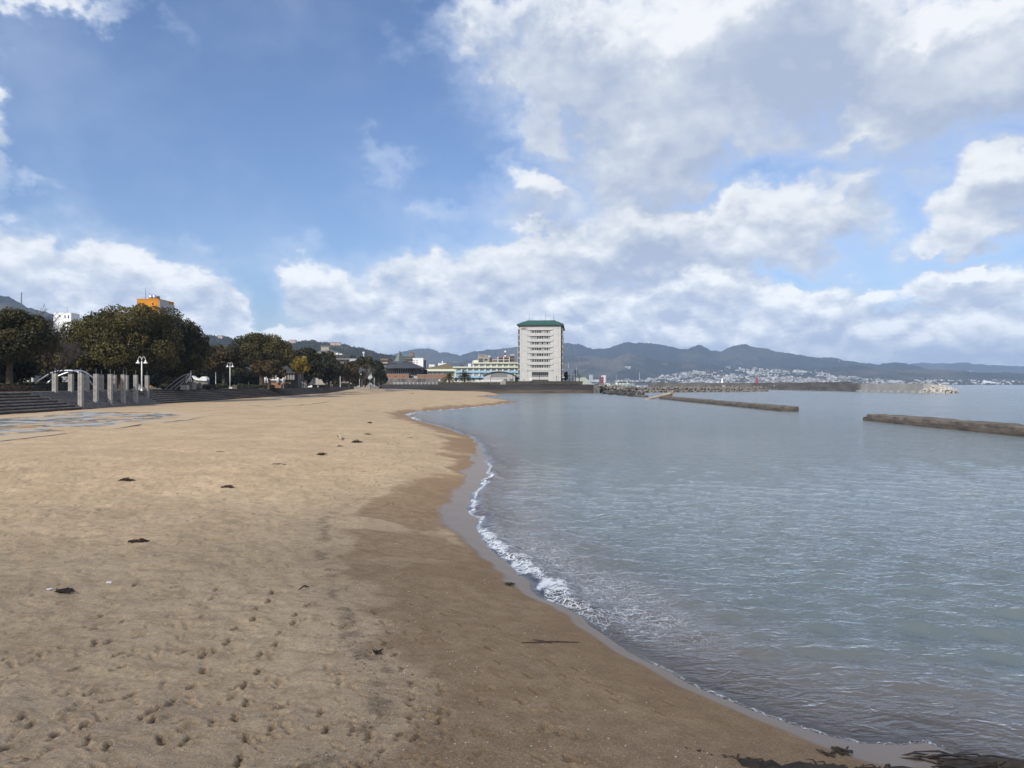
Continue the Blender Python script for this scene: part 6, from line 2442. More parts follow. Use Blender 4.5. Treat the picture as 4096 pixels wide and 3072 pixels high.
def skin(name, J, E, R_, h, m_, parent, loc, rz=0.0):
    keys = list(J)
    me_ = bpy.data.meshes.new(name)
    me_.from_pydata([tuple(c * h for c in J[k_]) for k_ in keys], [(keys.index(a), keys.index(b_)) for a, b_ in E], [])
    me_.materials.append(m_)
    o_ = link(name, me_, parent, loc, (0, 0, rz))
    md = o_.modifiers.new('skin', 'SKIN')
    md.use_smooth_shade = True
    if not me_.skin_vertices:
        pass
    for i, k_ in enumerate(keys):
        sv = me_.skin_vertices[0].data[i]
        sv.radius = (R_[k_] * h, R_[k_] * h)
        sv.use_root = (k_ == 'pelvis')
    sb = o_.modifiers.new('sub', 'SUBSURF')
    sb.levels = sb.render_levels = 1
    return o_


# ribbed figure sculpture
o = W(720, 1560, 160)
o.z = PARKZ
t = thing('rib_sculpture', 'sculpture of sweeping steel ribs with a pale leaning figure on top', 'sculpture', o)
for pts, rad in (([(655, 1562), (690, 1532), (722, 1508), (748, 1497), (758, 1496)], .14), ([(676, 1560), (712, 1532), (742, 1510), (757, 1498)], .16), ([(697, 1560), (722, 1538), (742, 1520), (752, 1512)], .12), ([(741, 1532), (750, 1522), (758, 1508), (760, 1499)], .2)):
    P = [W(X, Y, 160 + i * .4) - o for i, (X, Y) in enumerate(pts)]
    Q = spline(P, 4)
    b = MB()
    b.tube(Q, [rad * (.7 + .3 * math.sin(PI * i / (len(Q) - 1))) for i in range(len(Q))], 7)
    b.build('rib', M_STEEL, t, smooth=True)
p = W(761, 1529, 161.5) - o
statue(t, p, (1529 - 1482) / F * 161, M_WHITE, 'figure', 2, .25)
b = MB()
b.box(*[v for v in (W(746, 1, 163).x - o.x, W(777, 1, 163).x - o.x)], 2.0, 4.0, -.1, CAMZ + (1536 - 1530) / F * 163 - PARKZ)
b.build('plinth', M_STONE, t)
o2 = W(739, 1560, 158)
o2.z = PARKZ
t = thing('small_statue', 'dark bronze figure on a grey cube plinth before the steel ribs', 'statue', o2)
b = MB()
b.box(-.72, .72, -.6, .6, -.1, .98)
b.build('plinth', M_CONC, t)
statue(t, Vector((0, 0, .98)), 2.0, M_BRONZE, 'figure', 3, .2)
o2 = W(782, 1547, 170)
t = thing('carved_stone', 'pale rounded stone beside the figure sculpture', 'stone', (o2.x, o2.y, PARKZ))
b = MB()
b.blob((0, 0, .35), .45, .4, .55, 9, 7, .2, 3)
b.build('stone', M_PALE, t, smooth=True)
o2 = W(796, 1545, 172)
t = thing('carved_stone', 'dark grey rough stone right of the pale rounded stone', 'stone', (o2.x, o2.y, PARKZ))
b = MB()
b.blob((0, 0, .6), .8, .6, .9, 8, 6, .3, 4)
b.build('stone', M_STONE, t)
# white shell sculpture
o2 = W(802, 1524, 188)
t = thing('shell_sculpture', 'white curled shell shaped sculpture on a clipped mound', 'sculpture', (o2.x, o2.y, PARKZ))
kk = 188 / F
q = lambda X, Y: ((X - 802) * kk, CAMZ + (1536 - Y) * kk - PARKZ)
b = MB()
up = [(773, 1503), (783, 1510), (793, 1514), (800, 1516), (805, 1512), (812, 1507), (820, 1506), (828, 1509), (833, 1515), (831, 1522)]
lo = [(831, 1524), (815, 1523), (800, 1522), (788, 1520), (780, 1516), (775, 1509)]
b.prism_y([q(*v) for v in lo][::-1] + [q(*v) for v in up][::-1], -.8, .9)
b.build('shell', M_WHITE, t)
b = MB()
b.box(q(778, 1)[0], q(833, 1)[0], -.5, .8, -.1, q(1, 1521)[1])
b.build('base', M_STONE, t)
o2 = W(995, 1537, 206)
t = thing('small_statue', 'small green bronze standing figure beside the camphor trunks', 'statue', (o2.x, o2.y, PARKZ))
b = MB()
b.box(-.45, .45, -.4, .4, -.1, .35)
b.build('plinth', M_BRONZE, t)
statue(t, Vector((0, 0, .35)), 1.65, M_BRONZE, 'figure', 5, .12)
o2 = W(935, 1537, 200)
t = thing('low_sculpture', 'low white stone sculpture on the lawn between the clipped bushes', 'sculpture', (o2.x, o2.y, PARKZ))
b = MB()
b.box(-1.1, 1.1, -.4, .4, -.1, .25)
b.build('slab', M_WHITE, t)
b = MB()
b.add([(-.3, -.3, .251), (.45, -.3, .251), (.45, .3, .251), (-.3, .3, .251), (.15, 0, 1.05)], [(3, 2, 1, 0), (0, 1, 4), (1, 2, 4), (2, 3, 4), (3, 0, 4)])
b.build('peak', M_WHITE, t)
# pyramid stone by the lamp
o2 = W(556, 1560, 140)
t = thing('pyramid_stone', 'grey stone pyramid at the foot of the nearest bell lamp', 'stone', (o2.x, o2.y, PARKZ))
b = MB()
b.add([(-1, -1, 0), (1, -1, 0), (1, 1, 0), (-1, 1, 0), (0, 0, 1.3)], [(3, 2, 1, 0), (0, 1, 4), (1, 2, 4), (2, 3, 4), (3, 0, 4)])
b.build('pyramid', M_CONC, t)

# pavilion under the trees
D = 236
kk = D / F
p = W(1110, 1540, D)
t = thing('park_pavilion', 'park pavilion with white eave, pale columns and brick base under the trees', 'building', (p.x, p.y, PARKZ))
hx = lambda X: (X - 1110) * kk
hz = lambda Y: CAMZ + (1536 - Y) * kk - PARKZ
b = MB()
b.box(hx(1045), hx(1182), 2.5, 9, 0, hz(1492))
b.build('wall', M_SIDE, t)
b = MB()
b.prism_y([(hx(1040), hz(1491)), (hx(1060), hz(1486)), (hx(1080), hz(1480)), (hx(1106), hz(1476)), (hx(1106), hz(1479.5)), (hx(1080), hz(1483.5)), (hx(1060), hz(1489.5)), (hx(1041), hz(1493))], -1.2, 8)
b.build('eave', M_WHITE, t)
b = MB()
b.box(hx(1104), hx(1184), -1, 8.8, hz(1492), hz(1488))
b.build('roof', M_SIDE, t)
for X in (1068, 1080, 1092, 1104, 1142, 1154, 1164, 1174):
    b = MB()
    b.box(hx(X) - .28, hx(X) + .28, -.2, .4, hz(1519), hz(1492))
    b.build('column', M_CONC, t)
b = MB()
b.box(hx(1050), hx(1138), -1.0, -.7, hz(1521.5), hz(1517))
b.build('parapet', M_WHITE, t)
for X in (1066, 1079, 1117, 1139):
    b = MB()
    b.lathe([(.45, hz(1533)), (.45, hz(1517)), (.5, hz(1515)), (.25, hz(1511)), (.02, hz(1510))], 10, (hx(X), -1.3, 0))
    b.build('bollard', M_WHITE, t, smooth=True)
b = MB()
b.box(hx(1050), hx(1142), -.95, 2.45, -.1, hz(1530))
b.build('brick_base', M_BRICK, t)
for z in (1524, 1527):
    b = MB()
    b.box(hx(1050), hx(1138), -.99, -.9, hz(z + .8), hz(z - .3))
    b.build('rail', M_SOFF, t)
p = W(1215, 1545, 232)
t = thing('ramp_handrail', 'white sloping handrail beside the pavilion steps', 'handrail', (p.x, p.y, PARKZ))
kk = 232 / F
for (xa, ya, xb, yb) in ((1199, 1524, 1226, 1535), (1199, 1528, 1226, 1539)):
    b = MB()
    b.tube([((xa - 1215) * kk, 0, CAMZ + (1536 - ya) * kk - PARKZ), ((xb - 1215) * kk, 0, CAMZ + (1536 - yb) * kk - PARKZ)], .07, 5)
    b.build('rail', M_WHITE, t)
for X, Y in ((1200, 1525), (1209, 1529), (1217, 1532), (1225, 1536)):
    b = MB()
    b.tube([((X - 1215) * kk, 0, -.1), ((X - 1215) * kk, 0, CAMZ + (1536 - Y) * kk - PARKZ)], .06, 5)
    b.build('post', M_WHITE, t)
p = W(1240, 1547, 255)
t = thing('white_wedge_board', 'white wedge shaped board at the top of the steps', 'sign board', (p.x, p.y, PARKZ))
b = MB()
b.prism_y([(-.75, 0), (.75, 0), (.75, .85), (-.75, .3)], -.2, .2)
b.build('board', M_WHITE, t)
# distant pale things between the trunks
for i, (X0, X1, Y0, Y1, D, m_, lab) in enumerate(((73, 133, 1506, 1530, 150, M_LGREY, 'pale grey van shaped hut left of the steel arches'), (248, 272, 1510, 1527, 156, M_LGREY, 'pale hut between two pillars'), (1306, 1322, 1516, 1532, 300, M_BEIGE, 'pale toilet block under the dark trees'))):
    kk = D / F
    p = W((X0 + X1) / 2, Y1, D)
    t = thing('park_hut', lab, 'hut', (p.x, p.y, PARKZ))
    w, h = (X1 - X0) * kk / 2, CAMZ + (1536 - Y0) * kk - PARKZ
    b = MB()
    b.box(-w, w, 0, 2, -.1, h)
    b.build('wall', m_, t)
    b = MB()
    b.box(-w - .1, w + .1, -.15, 2.1, h + .002, h + .16)
    b.build('roof', M_WALLW, t)
    window(t, -w * .5, 0, h * .4, h * .8, -.003, M_WHITE, M_GREYGL, 2, 1, .05, .08)

# ribbed concrete slabs on the steps
for (X0, X1, Y0, Y1, D, zb, lab) in ((1415, 1446, 1515, 1545, 386, 2.9, 'left ribbed concrete slab standing high on the steps'), (1446, 1480, 1515, 1560, 380, 1.6, 'right taller ribbed concrete slab standing on the sand')):
    kk = D / F
    p = W((X0 + X1) / 2, Y1, D)
    t = thing('ribbed_slab', lab, 'slab', (p.x, p.y, zb), 0, 'ribbed concrete slabs')
    w, h = (X1 - X0) * kk / 2, CAMZ + (1536 - Y0) * kk - zb
    b = MB()
    b.box(-w, w, .25, 1.3, -.5, h - .05)
    b.build('slab', M_SIDE, t)
    for i in range(6):
        b = MB()
        a = -w + 2 * w * i / 6
        b.box(a + .05, a + 2 * w / 6 - .05, 0, .25, -.5, h)
        b.build('rib', M_CONC, t)

# ================================================================== people
SKINC = (0.42, 0.27, 0.19)


def cloth_mat(name, legs, coat, hair, h):
    """Clothing in bands of height up the figure: shoes, trousers, coat, face, hair."""
    m = bpy.data.materials.new(name)
    m.use_nodes = True
    t_ = NT(m.node_tree)
    p_ = t_.n['Principled BSDF']
    p_.inputs['Roughness'].default_value = .85
    z_ = t_.math('DIVIDE', t_.sep(t_.node('ShaderNodeTexCoord').outputs['Object'])[2], h)
    rp = t_.node('ShaderNodeValToRGB')
    cr = rp.color_ramp
    cr.interpolation = 'CONSTANT'
    cr.elements[0].position, cr.elements[0].color = 0, (.02, .02, .02, 1)
    cr.elements[1].position, cr.elements[1].color = .045, (*legs, 1)
    for ps, c in ((.47, coat), (.85, SKINC), (.945, hair)):
        e = cr.elements.new(ps)
        e.color = (*c, 1)
    t_.put(rp.inputs[0], z_)
    t_.put(p_.inputs['Base Color'], rp.outputs[0])
    return m


def person(loc, h, pose, rz, label, legs, coat, hair=(.015, .012, .01), group=None):
    t_ = thing('person', label, 'person', loc, rz, group)
    J = {'pelvis': (0, 0, .53), 'waist': (0, 0, .61), 'chest': (0, -.005, .74), 'sh': (0, 0, .80), 'neck': (0, -.005, .855), 'head': (0, -.015, .915), 'top': (0, -.01, .985),
         'hipL': (.05, 0, .50), 'kneeL': (.055, -.02, .28), 'ankL': (.055, .01, .05), 'toeL': (.06, -.06, .02),
         'hipR': (-.05, 0, .50), 'kneeR': (-.055, -.02, .28), 'ankR': (-.055, .01, .05), 'toeR': (-.06, -.06, .02),
         'shL': (.10, 0, .79), 'elbL': (.135, .01, .63), 'wrL': (.13, -.03, .50), 'haL': (.128, -.045, .455),
         'shR': (-.10, 0, .79), 'elbR': (-.135, .01, .63), 'wrR': (-.13, -.03, .50), 'haR': (-.128, -.045, .455)}
    if pose == 'walk':
        J.update(kneeL=(.055, -.10, .29), ankL=(.055, -.10, .06), toeL=(.06, -.17, .03), kneeR=(-.055, .05, .27), ankR=(-.055, .17, .09), toeR=(-.06, .12, .03), elbL=(.13, .08, .65), wrL=(.125, .06, .52), haL=(.122, .045, .47), elbR=(-.13, -.05, .64), wrR=(-.125, -.13, .54), haR=(-.12, -.165, .50))
    if pose == 'sit':
        for kx in ('L', 'R'):
            s = 1 if kx == 'L' else -1
            J['knee' + kx] = (s * .06, -.24, .52)
            J['ank' + kx] = (s * .06, -.22, .29)
            J['toe' + kx] = (s * .06, -.30, .26)
            J['elb' + kx] = (s * .13, -.05, .64)
            J['wr' + kx] = (s * .08, -.18, .58)
            J['ha' + kx] = (s * .07, -.22, .565)
        J['chest'] = (0, -.03, .73)
        J['head'] = (0, -.06, .91)
    if pose == 'fish':
        for kx in ('L', 'R'):
            s = 1 if kx == 'L' else -1
            J['elb' + kx] = (s * .12, -.03, .65)
            J['wr' + kx] = (s * .05, -.17, .62)
            J['ha' + kx] = (s * .035, -.21, .63)
    E = [('pelvis', 'waist'), ('waist', 'chest'), ('chest', 'sh'), ('sh', 'neck'), ('neck', 'head'), ('head', 'top'), ('sh', 'shL'), ('shL', 'elbL'), ('elbL', 'wrL'), ('wrL', 'haL'), ('sh', 'shR'), ('shR', 'elbR'), ('elbR', 'wrR'), ('wrR', 'haR'),
         ('pelvis', 'hipL'), ('hipL', 'kneeL'), ('kneeL', 'ankL'), ('ankL', 'toeL'), ('pelvis', 'hipR'), ('hipR', 'kneeR'), ('kneeR', 'ankR'), ('ankR', 'toeR')]
    R_ = dict(pelvis=.08, waist=.075, chest=.09, sh=.075, neck=.034, head=.058, top=.035, hipL=.06, hipR=.06, kneeL=.045, kneeR=.045, ankL=.032, ankR=.032, toeL=.024, toeR=.024, shL=.045, shR=.045, elbL=.035, elbR=.035, wrL=.026, wrR=.026, haL=.02, haR=.02)
    m = cloth_mat('clothing', legs, coat, hair, h)
    skin('body', J, E, R_, h, m, t_, (0, 0, 0))
    return t_


DK = (.025, .025, .03)
person((W(1103, 1, 236).x, 236, PARKZ), 1.68, 'stand', 2.6, 'person in black coat standing left of a companion at the top of the steps', (.03, .03, .035), DK)
person((W(1114, 1, 236.6).x, 236.6, PARKZ), 1.76, 'stand', -2.4, 'person in black and white jacket with pale hat right of a companion', (.03, .03, .035), (.22, .22, .23), (.55, .55, .52))
y_ = 292.0
s_, _, n_ = step_frame(y_, 5 * TREAD + .2)
person((s_.x, s_.y, Z0 + 6 * RISE - .52 * 1.6 + .10), 1.6, 'sit', 1.5, 'person in dark coat sitting on the upper steps beside a white bag', (.04, .035, .035), (.05, .032, .03))
t = thing('white_bag', 'small white bag beside the person sitting on the steps', 'bag', (s_.x + .1, s_.y - 1.0, Z0 + 6 * RISE))
b = MB()
b.prism([(-.2, -.15), (.2, -.15), (.2, .15), (-.2, .15)], 0, .55, [(-.14, -.08), (.14, -.08), (.14, .08), (-.14, .08)])
b.build('bag', M_WHITE, t)
b = MB()
b.tube([(-.1, 0, .54), (-.06, 0, .74), (.06, 0, .74), (.1, 0, .54)], .02, 4)
b.build('handle', M_WHITE, t)
yr2 = EY + 15.6
person((W(1615, 1, yr2).x, yr2, 4.9), 1.72, 'walk', 1.4, 'person in dark clothes walking behind the white promenade railing', (.03, .03, .04), (.03, .035, .05))
p = on_sand(1906, 1562.5)
person((p.x, p.y, p.z - .02), 1.70, 'walk', -1.3, 'person in pale clothes walking on the far sand by the embankment', (.55, .52, .45), (.24, .22, .18))

# ================================================================== groynes off the beach
M_GRO = mat('weathered_groyne_concrete', (0.120, 0.100, 0.082), (0.062, 0.050, 0.042), scale=.7, rough=.95, bump=.5, bscale=4, stretch=(1, .5, 2.2), detail=8)
M_GROT = mat('groyne_top_concrete', (0.165, 0.142, 0.118), (0.085, 0.070, 0.056), scale=.6, rough=.95, bump=.4, bscale=4)


def groyne(x0, y0, y1, label, zt=.95, wd=3.2):
    t_ = thing('groyne', label, 'groyne', (x0, y0, 0), 0, 'concrete groynes lying off the beach')
    r_ = random.Random(int(y0))
    segs = max(1, round((y1 - y0) / 9.5))
    for g_ in range(segs):
        ya, yb = (y1 - y0) * g_ / segs + .05, (y1 - y0) * (g_ + 1) / segs - .05
        sx_, sz_ = r_.uniform(-.05, .05), r_.uniform(-.05, .05)
        n_ = 9
        for nm, prof, m_ in (('lower_block', [(0, -2.4), (-.03, zt - .75), (.02, zt - .46), (.14, zt - .42), (wd, zt - .42), (wd, -2.4)], M_GRO),
                             ('cap_block', [(.50, zt - .419), (.55, zt - .10), (.68, zt), (wd - .1, zt + .04), (wd - .05, zt - .419)], M_GROT)):
            vs, fs = [], []
            k_ = len(prof)
            for i in range(n_ + 1):
                y_ = ya + (yb - ya) * i / n_
                j = .025 if nm == 'lower_block' else .04
                dip = -.12 if (nm == 'cap_block' and r_.random() < .15) else 0
                for (x_, z_) in prof:
                    up_ = z_ > zt - .4
                    vs.append((x_ + sx_ + r_.uniform(-j, j), y_, z_ + (sz_ + r_.uniform(-.02, .02) + dip if up_ else 0)))
            for i in range(n_):
                for q_ in range(k_):
                    fs.append((i * k_ + q_, i * k_ + (q_ + 1) % k_, (i + 1) * k_ + (q_ + 1) % k_, (i + 1) * k_ + q_))
            fs += [tuple(reversed(range(k_))), tuple(range(n_ * k_, (n_ + 1) * k_))]
            b_ = MB()
            b_.add(vs, fs)
            b_.build(nm, m_, t_)
    return t_


groyne(50.2, 34, 101.5, 'near concrete groyne running out of the view at the right edge')
groyne(51.0, 134, 246, 'middle concrete groyne with a driftwood trunk on its far end')
groyne(50.5, 279, 388, 'far ruined groyne buried under dark rubble', .7)
M_ROCK = mat('dark_rubble_rock', (0.085, 0.080, 0.072), (0.045, 0.042, 0.038), scale=1.2, rough=.95, rnd=.25)
RK = []
for i in range(5):
    b = MB()
    b.blob((0, 0, 0), 1.0, .8, .6, 7, 5, .5, 50 + i)
    RK.append(b.mesh('rubble_rock', M_ROCK))
r = random.Random(6)
for i in range(120):
    y = r.uniform(296, 396)
    x = 52 + r.gauss(0, 1.5)
    s = r.uniform(.5, 1.15)
    o = link('rubble_rock', RK[i % 5], None, (x, y, .75 + r.uniform(-.4, .5)), (r.uniform(-.5, .5), r.uniform(-.5, .5), r.uniform(0, 6)), (s, s, s))
    tag(o, 'dark angular rock in the rubble on the ruined far groyne', 'rock', 'rubble on the far groyne')

# driftwood trunk leaning on the middle groyne
M_DRIFT = mat('bleached_driftwood', (0.42, 0.345, 0.25), (0.27, 0.21, 0.145), scale=1.5, rough=.9, bump=.4, stretch=(.3, .3, 3))
o = W(2660, 1585, 248)
t = thing('drift_tree', 'bleached driftwood trunk with splayed roots leaning on the middle groyne', 'driftwood', o)
P = [W(X, Y, Dd) - o for X, Y, Dd in ((2578, 1600, 243), (2600, 1594.5, 244), (2640, 1584.5, 246), (2672, 1577, 248), (2683, 1574.5, 248.5))]
b = MB()
b.tube(P, [.28, .36, .45, .55, .85], 9)
b.build('trunk', M_DRIFT, t, smooth=True)
r = random.Random(12)
for i in range(12):
    a = r.uniform(0, 6.28)
    e = P[-1] + Vector((r.uniform(.2, 1.3), math.cos(a) * 1.0, math.sin(a) * 1.35))
    b = MB()
    b.tube([P[-1] + Vector((-.3, 0, 0)), P[-1].lerp(e, .55) + Vector((.25, 0, 0)), e], [.30, .20, .07], 5)
    b.build('root', M_DRIFT, t)

# ================================================================== breakwaters
M_TET = mat('grey_armour_concrete', (0.225, 0.20, 0.172), (0.12, 0.105, 0.09), scale=1.2, rough=.95, rnd=.22)
M_TETL = mat('pale_armour_concrete', (0.46, 0.43, 0.385), (0.33, 0.305, 0.275), scale=1.0, rough=.95, rnd=.15)


def tetra_mesh(m_):
    b_ = MB()
    dirs = [Vector((0, 0, 1)), Vector((.943, 0, -.333)), Vector((-.471, .816, -.333)), Vector((-.471, -.816, -.333))]
    for d in dirs:
        b_.tube([d * -.05, d * .9, d * 1.45], [.62, .46, .40], 8)
    return b_.mesh('tetrapod', m_)


TM, TML = tetra_mesh(M_TET), tetra_mesh(M_TETL)
r = random.Random(21)


def tetra(x, y, z, s, me_, label, group):
    o_ = link('tetrapod', me_, None, (x, y, z), (r.uniform(-1, 1), r.uniform(-1, 1), r.uniform(0, 6.3)), (s,) * 3)
    return tag(o_, label, 'tetrapod', group)


L1, G1 = 'grey concrete tetrapod in the long low breakwater behind the groynes', 'tetrapods of the low breakwater'
A_, B_ = Vector((74, 436, 0)), Vector((182, 508, 0))
nrow = 50
dv = (B_ - A_)
nv = Vector((-dv.y, dv.x, 0)).normalized()
for row, (zz, offs) in enumerate(((.35, -2.2), (1.35, -.6), (2.35, 1.0))):
    for i in range(nrow):
        u = (i + .5 * (row % 2)) / nrow
        if row == 2 and u > .965:
            continue
        q = A_ + dv * u + nv * offs
        tetra(q.x + r.uniform(-.3, .3), q.y + r.uniform(-.3, .3), zz + r.uniform(-.15, .15), 1.18, TM, L1, G1)
core = thing('breakwater_core', 'dark rubble core under the low tetrapod breakwater', 'breakwater', A_)
b = MB()
q0, q1 = nv * -1.6, nv * 3.5
b.prism([(q0.x, q0.y), (q0.x + dv.x, q0.y + dv.y), (q1.x + dv.x, q1.y + dv.y), (q1.x, q1.y)], -2, 1.9)
b.build('core', M_ROCK, core)
b = MB()
q0, q1 = nv * 2.2, nv * 6
b.prism([(q0.x, q0.y), (q0.x + dv.x * .97, q0.y + dv.y * .97), (q1.x + dv.x * .97, q1.y + dv.y * .97), (q1.x, q1.y)], -2, 3.0)
b.build('crown_wall', M_CONC, core)
L2, G2 = 'grey concrete tetrapod piled at the root of the breakwater beside the end block', 'tetrapods piled beside the end block'
for i in range(64):
    u = r.random()
    x = 51.5 + u * 25 + r.uniform(-1, 1)
    y = 407 + u * 30 + r.uniform(-2, 5)
    tetra(x, y, .4 + max(0, (3.9 - 2.0 * u)) * r.random() ** .7, 1.25, TM, L2, G2)
b = MB()
b.prism([(51, 409), (78, 440), (74, 452), (51, 430)], -2, 2.2)
b.build('pile_core', M_ROCK, core, loc=-A_)
L3, G3 = 'pale concrete tetrapod heaped on the tip of the long breakwater', 'tetrapods on the breakwater tip'
for i in range(62):
    a, q = r.uniform(0, 6.28), r.random() ** .5
    x, y = 248 + math.cos(a) * q * 8.5, 413 + math.sin(a) * q * 9 - 1
    h = (1 - q) * 4.6
    tetra(x, y, .2 + h * r.uniform(.55, 1.0), 1.35, TML, L3, G3)

# the long concrete breakwater
bw = thing('long_breakwater', 'long grey concrete breakwater wall across the harbour mouth', 'breakwater', (240, 410, 0))
M_BWD = mat('stained_breakwater_concrete', (0.150, 0.138, 0.125), (0.095, 0.087, 0.08), scale=.12, rough=.95, stretch=(1, .6, 2.5), bump=.2)
M_BWL = mat('new_breakwater_concrete', (0.36, 0.35, 0.33), (0.29, 0.28, 0.265), scale=.15, rough=.9, stretch=(1, .5, .4))
for (ya, yb, z, m_, xx) in ((6, 30, 5.5, M_BWL, 1.0), (30.05, 55, 5.5, M_BWL, 1.0), (55.05, 81, 5.45, M_BWL, 1.0), (81.05, 106, 5.7, M_BWD, -.6), (106.05, 150, 5.9, M_BWD, 3.2), (150.05, 200, 6.0, M_BWD, 3.2), (200.05, 250, 6.0, M_BWD, 3.2), (250.05, 312, 6.2, M_BWD, 3.2)):
    b = MB()
    b.box(xx, 7.5, ya, yb, -3, z)
    b.build('wall_section', m_, bw)
b = MB()
b.box(0, 3.19, 106.05, 312, -3, 3.2)
b.build('quay_ledge', M_BWD, bw)
for i in range(38):
    y = 6 + i * 8
    if 78 < y < 106:
        continue
    b = MB()
    b.box(-1.5, (.99 if y < 81 else -.001), y, y + 4.6, -3, 1.15)
    b.build('base_block', M_BWL if y < 81 else M_BWD, bw)
b = MB()
b.box(-100, 7.5, 312.05, 320, -3, 6.3)
b.build('harbour_wall', M_BWD, bw)
for i in range(12):
    b = MB()
    b.box(7.6 + r.uniform(0, .5), 9, 110 + i * 16, 122 + i * 16, 4.8, 6.4 + r.uniform(0, .5))
    b.build('armour_block', M_BWD, bw)
# beacon post on the tip
t = thing('beacon_post', 'dark thin beacon post behind the pale tetrapods on the breakwater tip', 'post', (243.5, 418, 5.4))
b = MB()
b.tube([(0, 0, -.3), (0, 0, 2.6)], .11, 6)
b.build('pole', M_DARKM, t)
b = MB()
b.lathe([(.1, 2.6), (.24, 2.7), (.24, 3.1), (.05, 3.25)], 8)
b.build('lantern', M_DARKM, t)
# red lighthouse
p = W(3062, 1533, 724)
t = thing('red_lighthouse', 'small red lighthouse on the harbour wall', 'lighthouse', (p.x - 8, 726, 6.2))
M_LRED = mat('lighthouse_red', (0.33, 0.035, 0.03), rough=.6)
b = MB()
b.lathe([(1.0, -.1), (1.0, .5), (.85, .52), (.72, 4.4)], 12)
b.build('tower', M_LRED, t, smooth=True)
b = MB()
b.lathe([(1.0, 4.4), (1.0, 4.7), (.6, 4.72), (.55, 5.6)], 12)
b.build('gallery', M_LRED, t)
b = MB()
b.lathe([(.62, 5.6), (.35, 6.1), (.05, 6.9)], 12)
b.build('dome', M_LRED, t)
p = W(2889, 1533, 735)
t = thing('white_beacon', 'slim white tapering beacon tower behind the harbour wall', 'lighthouse', (p.x, 735, .0))
b = MB()
b.lathe([(1.3, -1), (1.2, 6.0), (.75, 10.4)], 10)
b.build('tower', M_WHITE, t, smooth=True)
b = MB()
b.lathe([(.5, 10.4), (.42, 11.2), (.05, 11.7)], 10)
b.build('lantern', M_WHITE, t)
p = W(3020, 1545, 503)
t = thing('breakwater_lamp', 'dark double headed lamp post on the end of the low breakwater', 'street lamp', (p.x, p.y, 2.6))
b = MB()
h = CAMZ + (1536 - 1511.5) / F * 503 - 2.6
b.tube([(0, 0, -.5), (0, 0, h)], [.22, .14], 6)
b.build('pole', M_DARKM, t)
b = MB()
b.box(-.6, .6, -.1, .1, h, h + .15)
for s in (-.55, .55):
    b.box(s - .32, s + .32, -.3, .3, h + .05, h + .5)
b.build('lamp_head', M_DARKM, t)
for X, Dd, c, lab in ((3077, 672, DK, 'person in black fishing from the breakwater ledge, nearest the red lighthouse'), (3099, 655, (.04, .04, .05), 'person in dark coat beside a white bucket on the breakwater ledge'), (3120, 641, (.06, .05, .05), 'person in dark brown coat fishing on the breakwater ledge, farthest from the lighthouse')):
    person((241.6, Dd, 3.2), 1.75, 'fish', -1.57, lab, (.03, .03, .04), c, group='people fishing from the breakwater')
t = thing('bucket', 'white bucket beside a person on the breakwater ledge', 'bucket', (241.2, 653.0, 3.2))
b = MB()
b.lathe([(.35, 0), (.45, .75), (.40, .75), (.32, .1)], 10)
b.build('bucket', M_WHITE, t)
b = MB()
b.tube([(-.42, 0, .72), (0, 0, 1.0), (.42, 0, .72)], .03, 4)
b.build('handle', M_DARKM, t)

# ================================================================== harbour: ships, sheds and boats
M_SHIPG = mat('pale_green_ship_paint', (0.46, 0.58, 0.53), rough=.5)
M_SHIPR = mat('rust_red_ship_paint', (0.25, 0.07, 0.05), rough=.6)


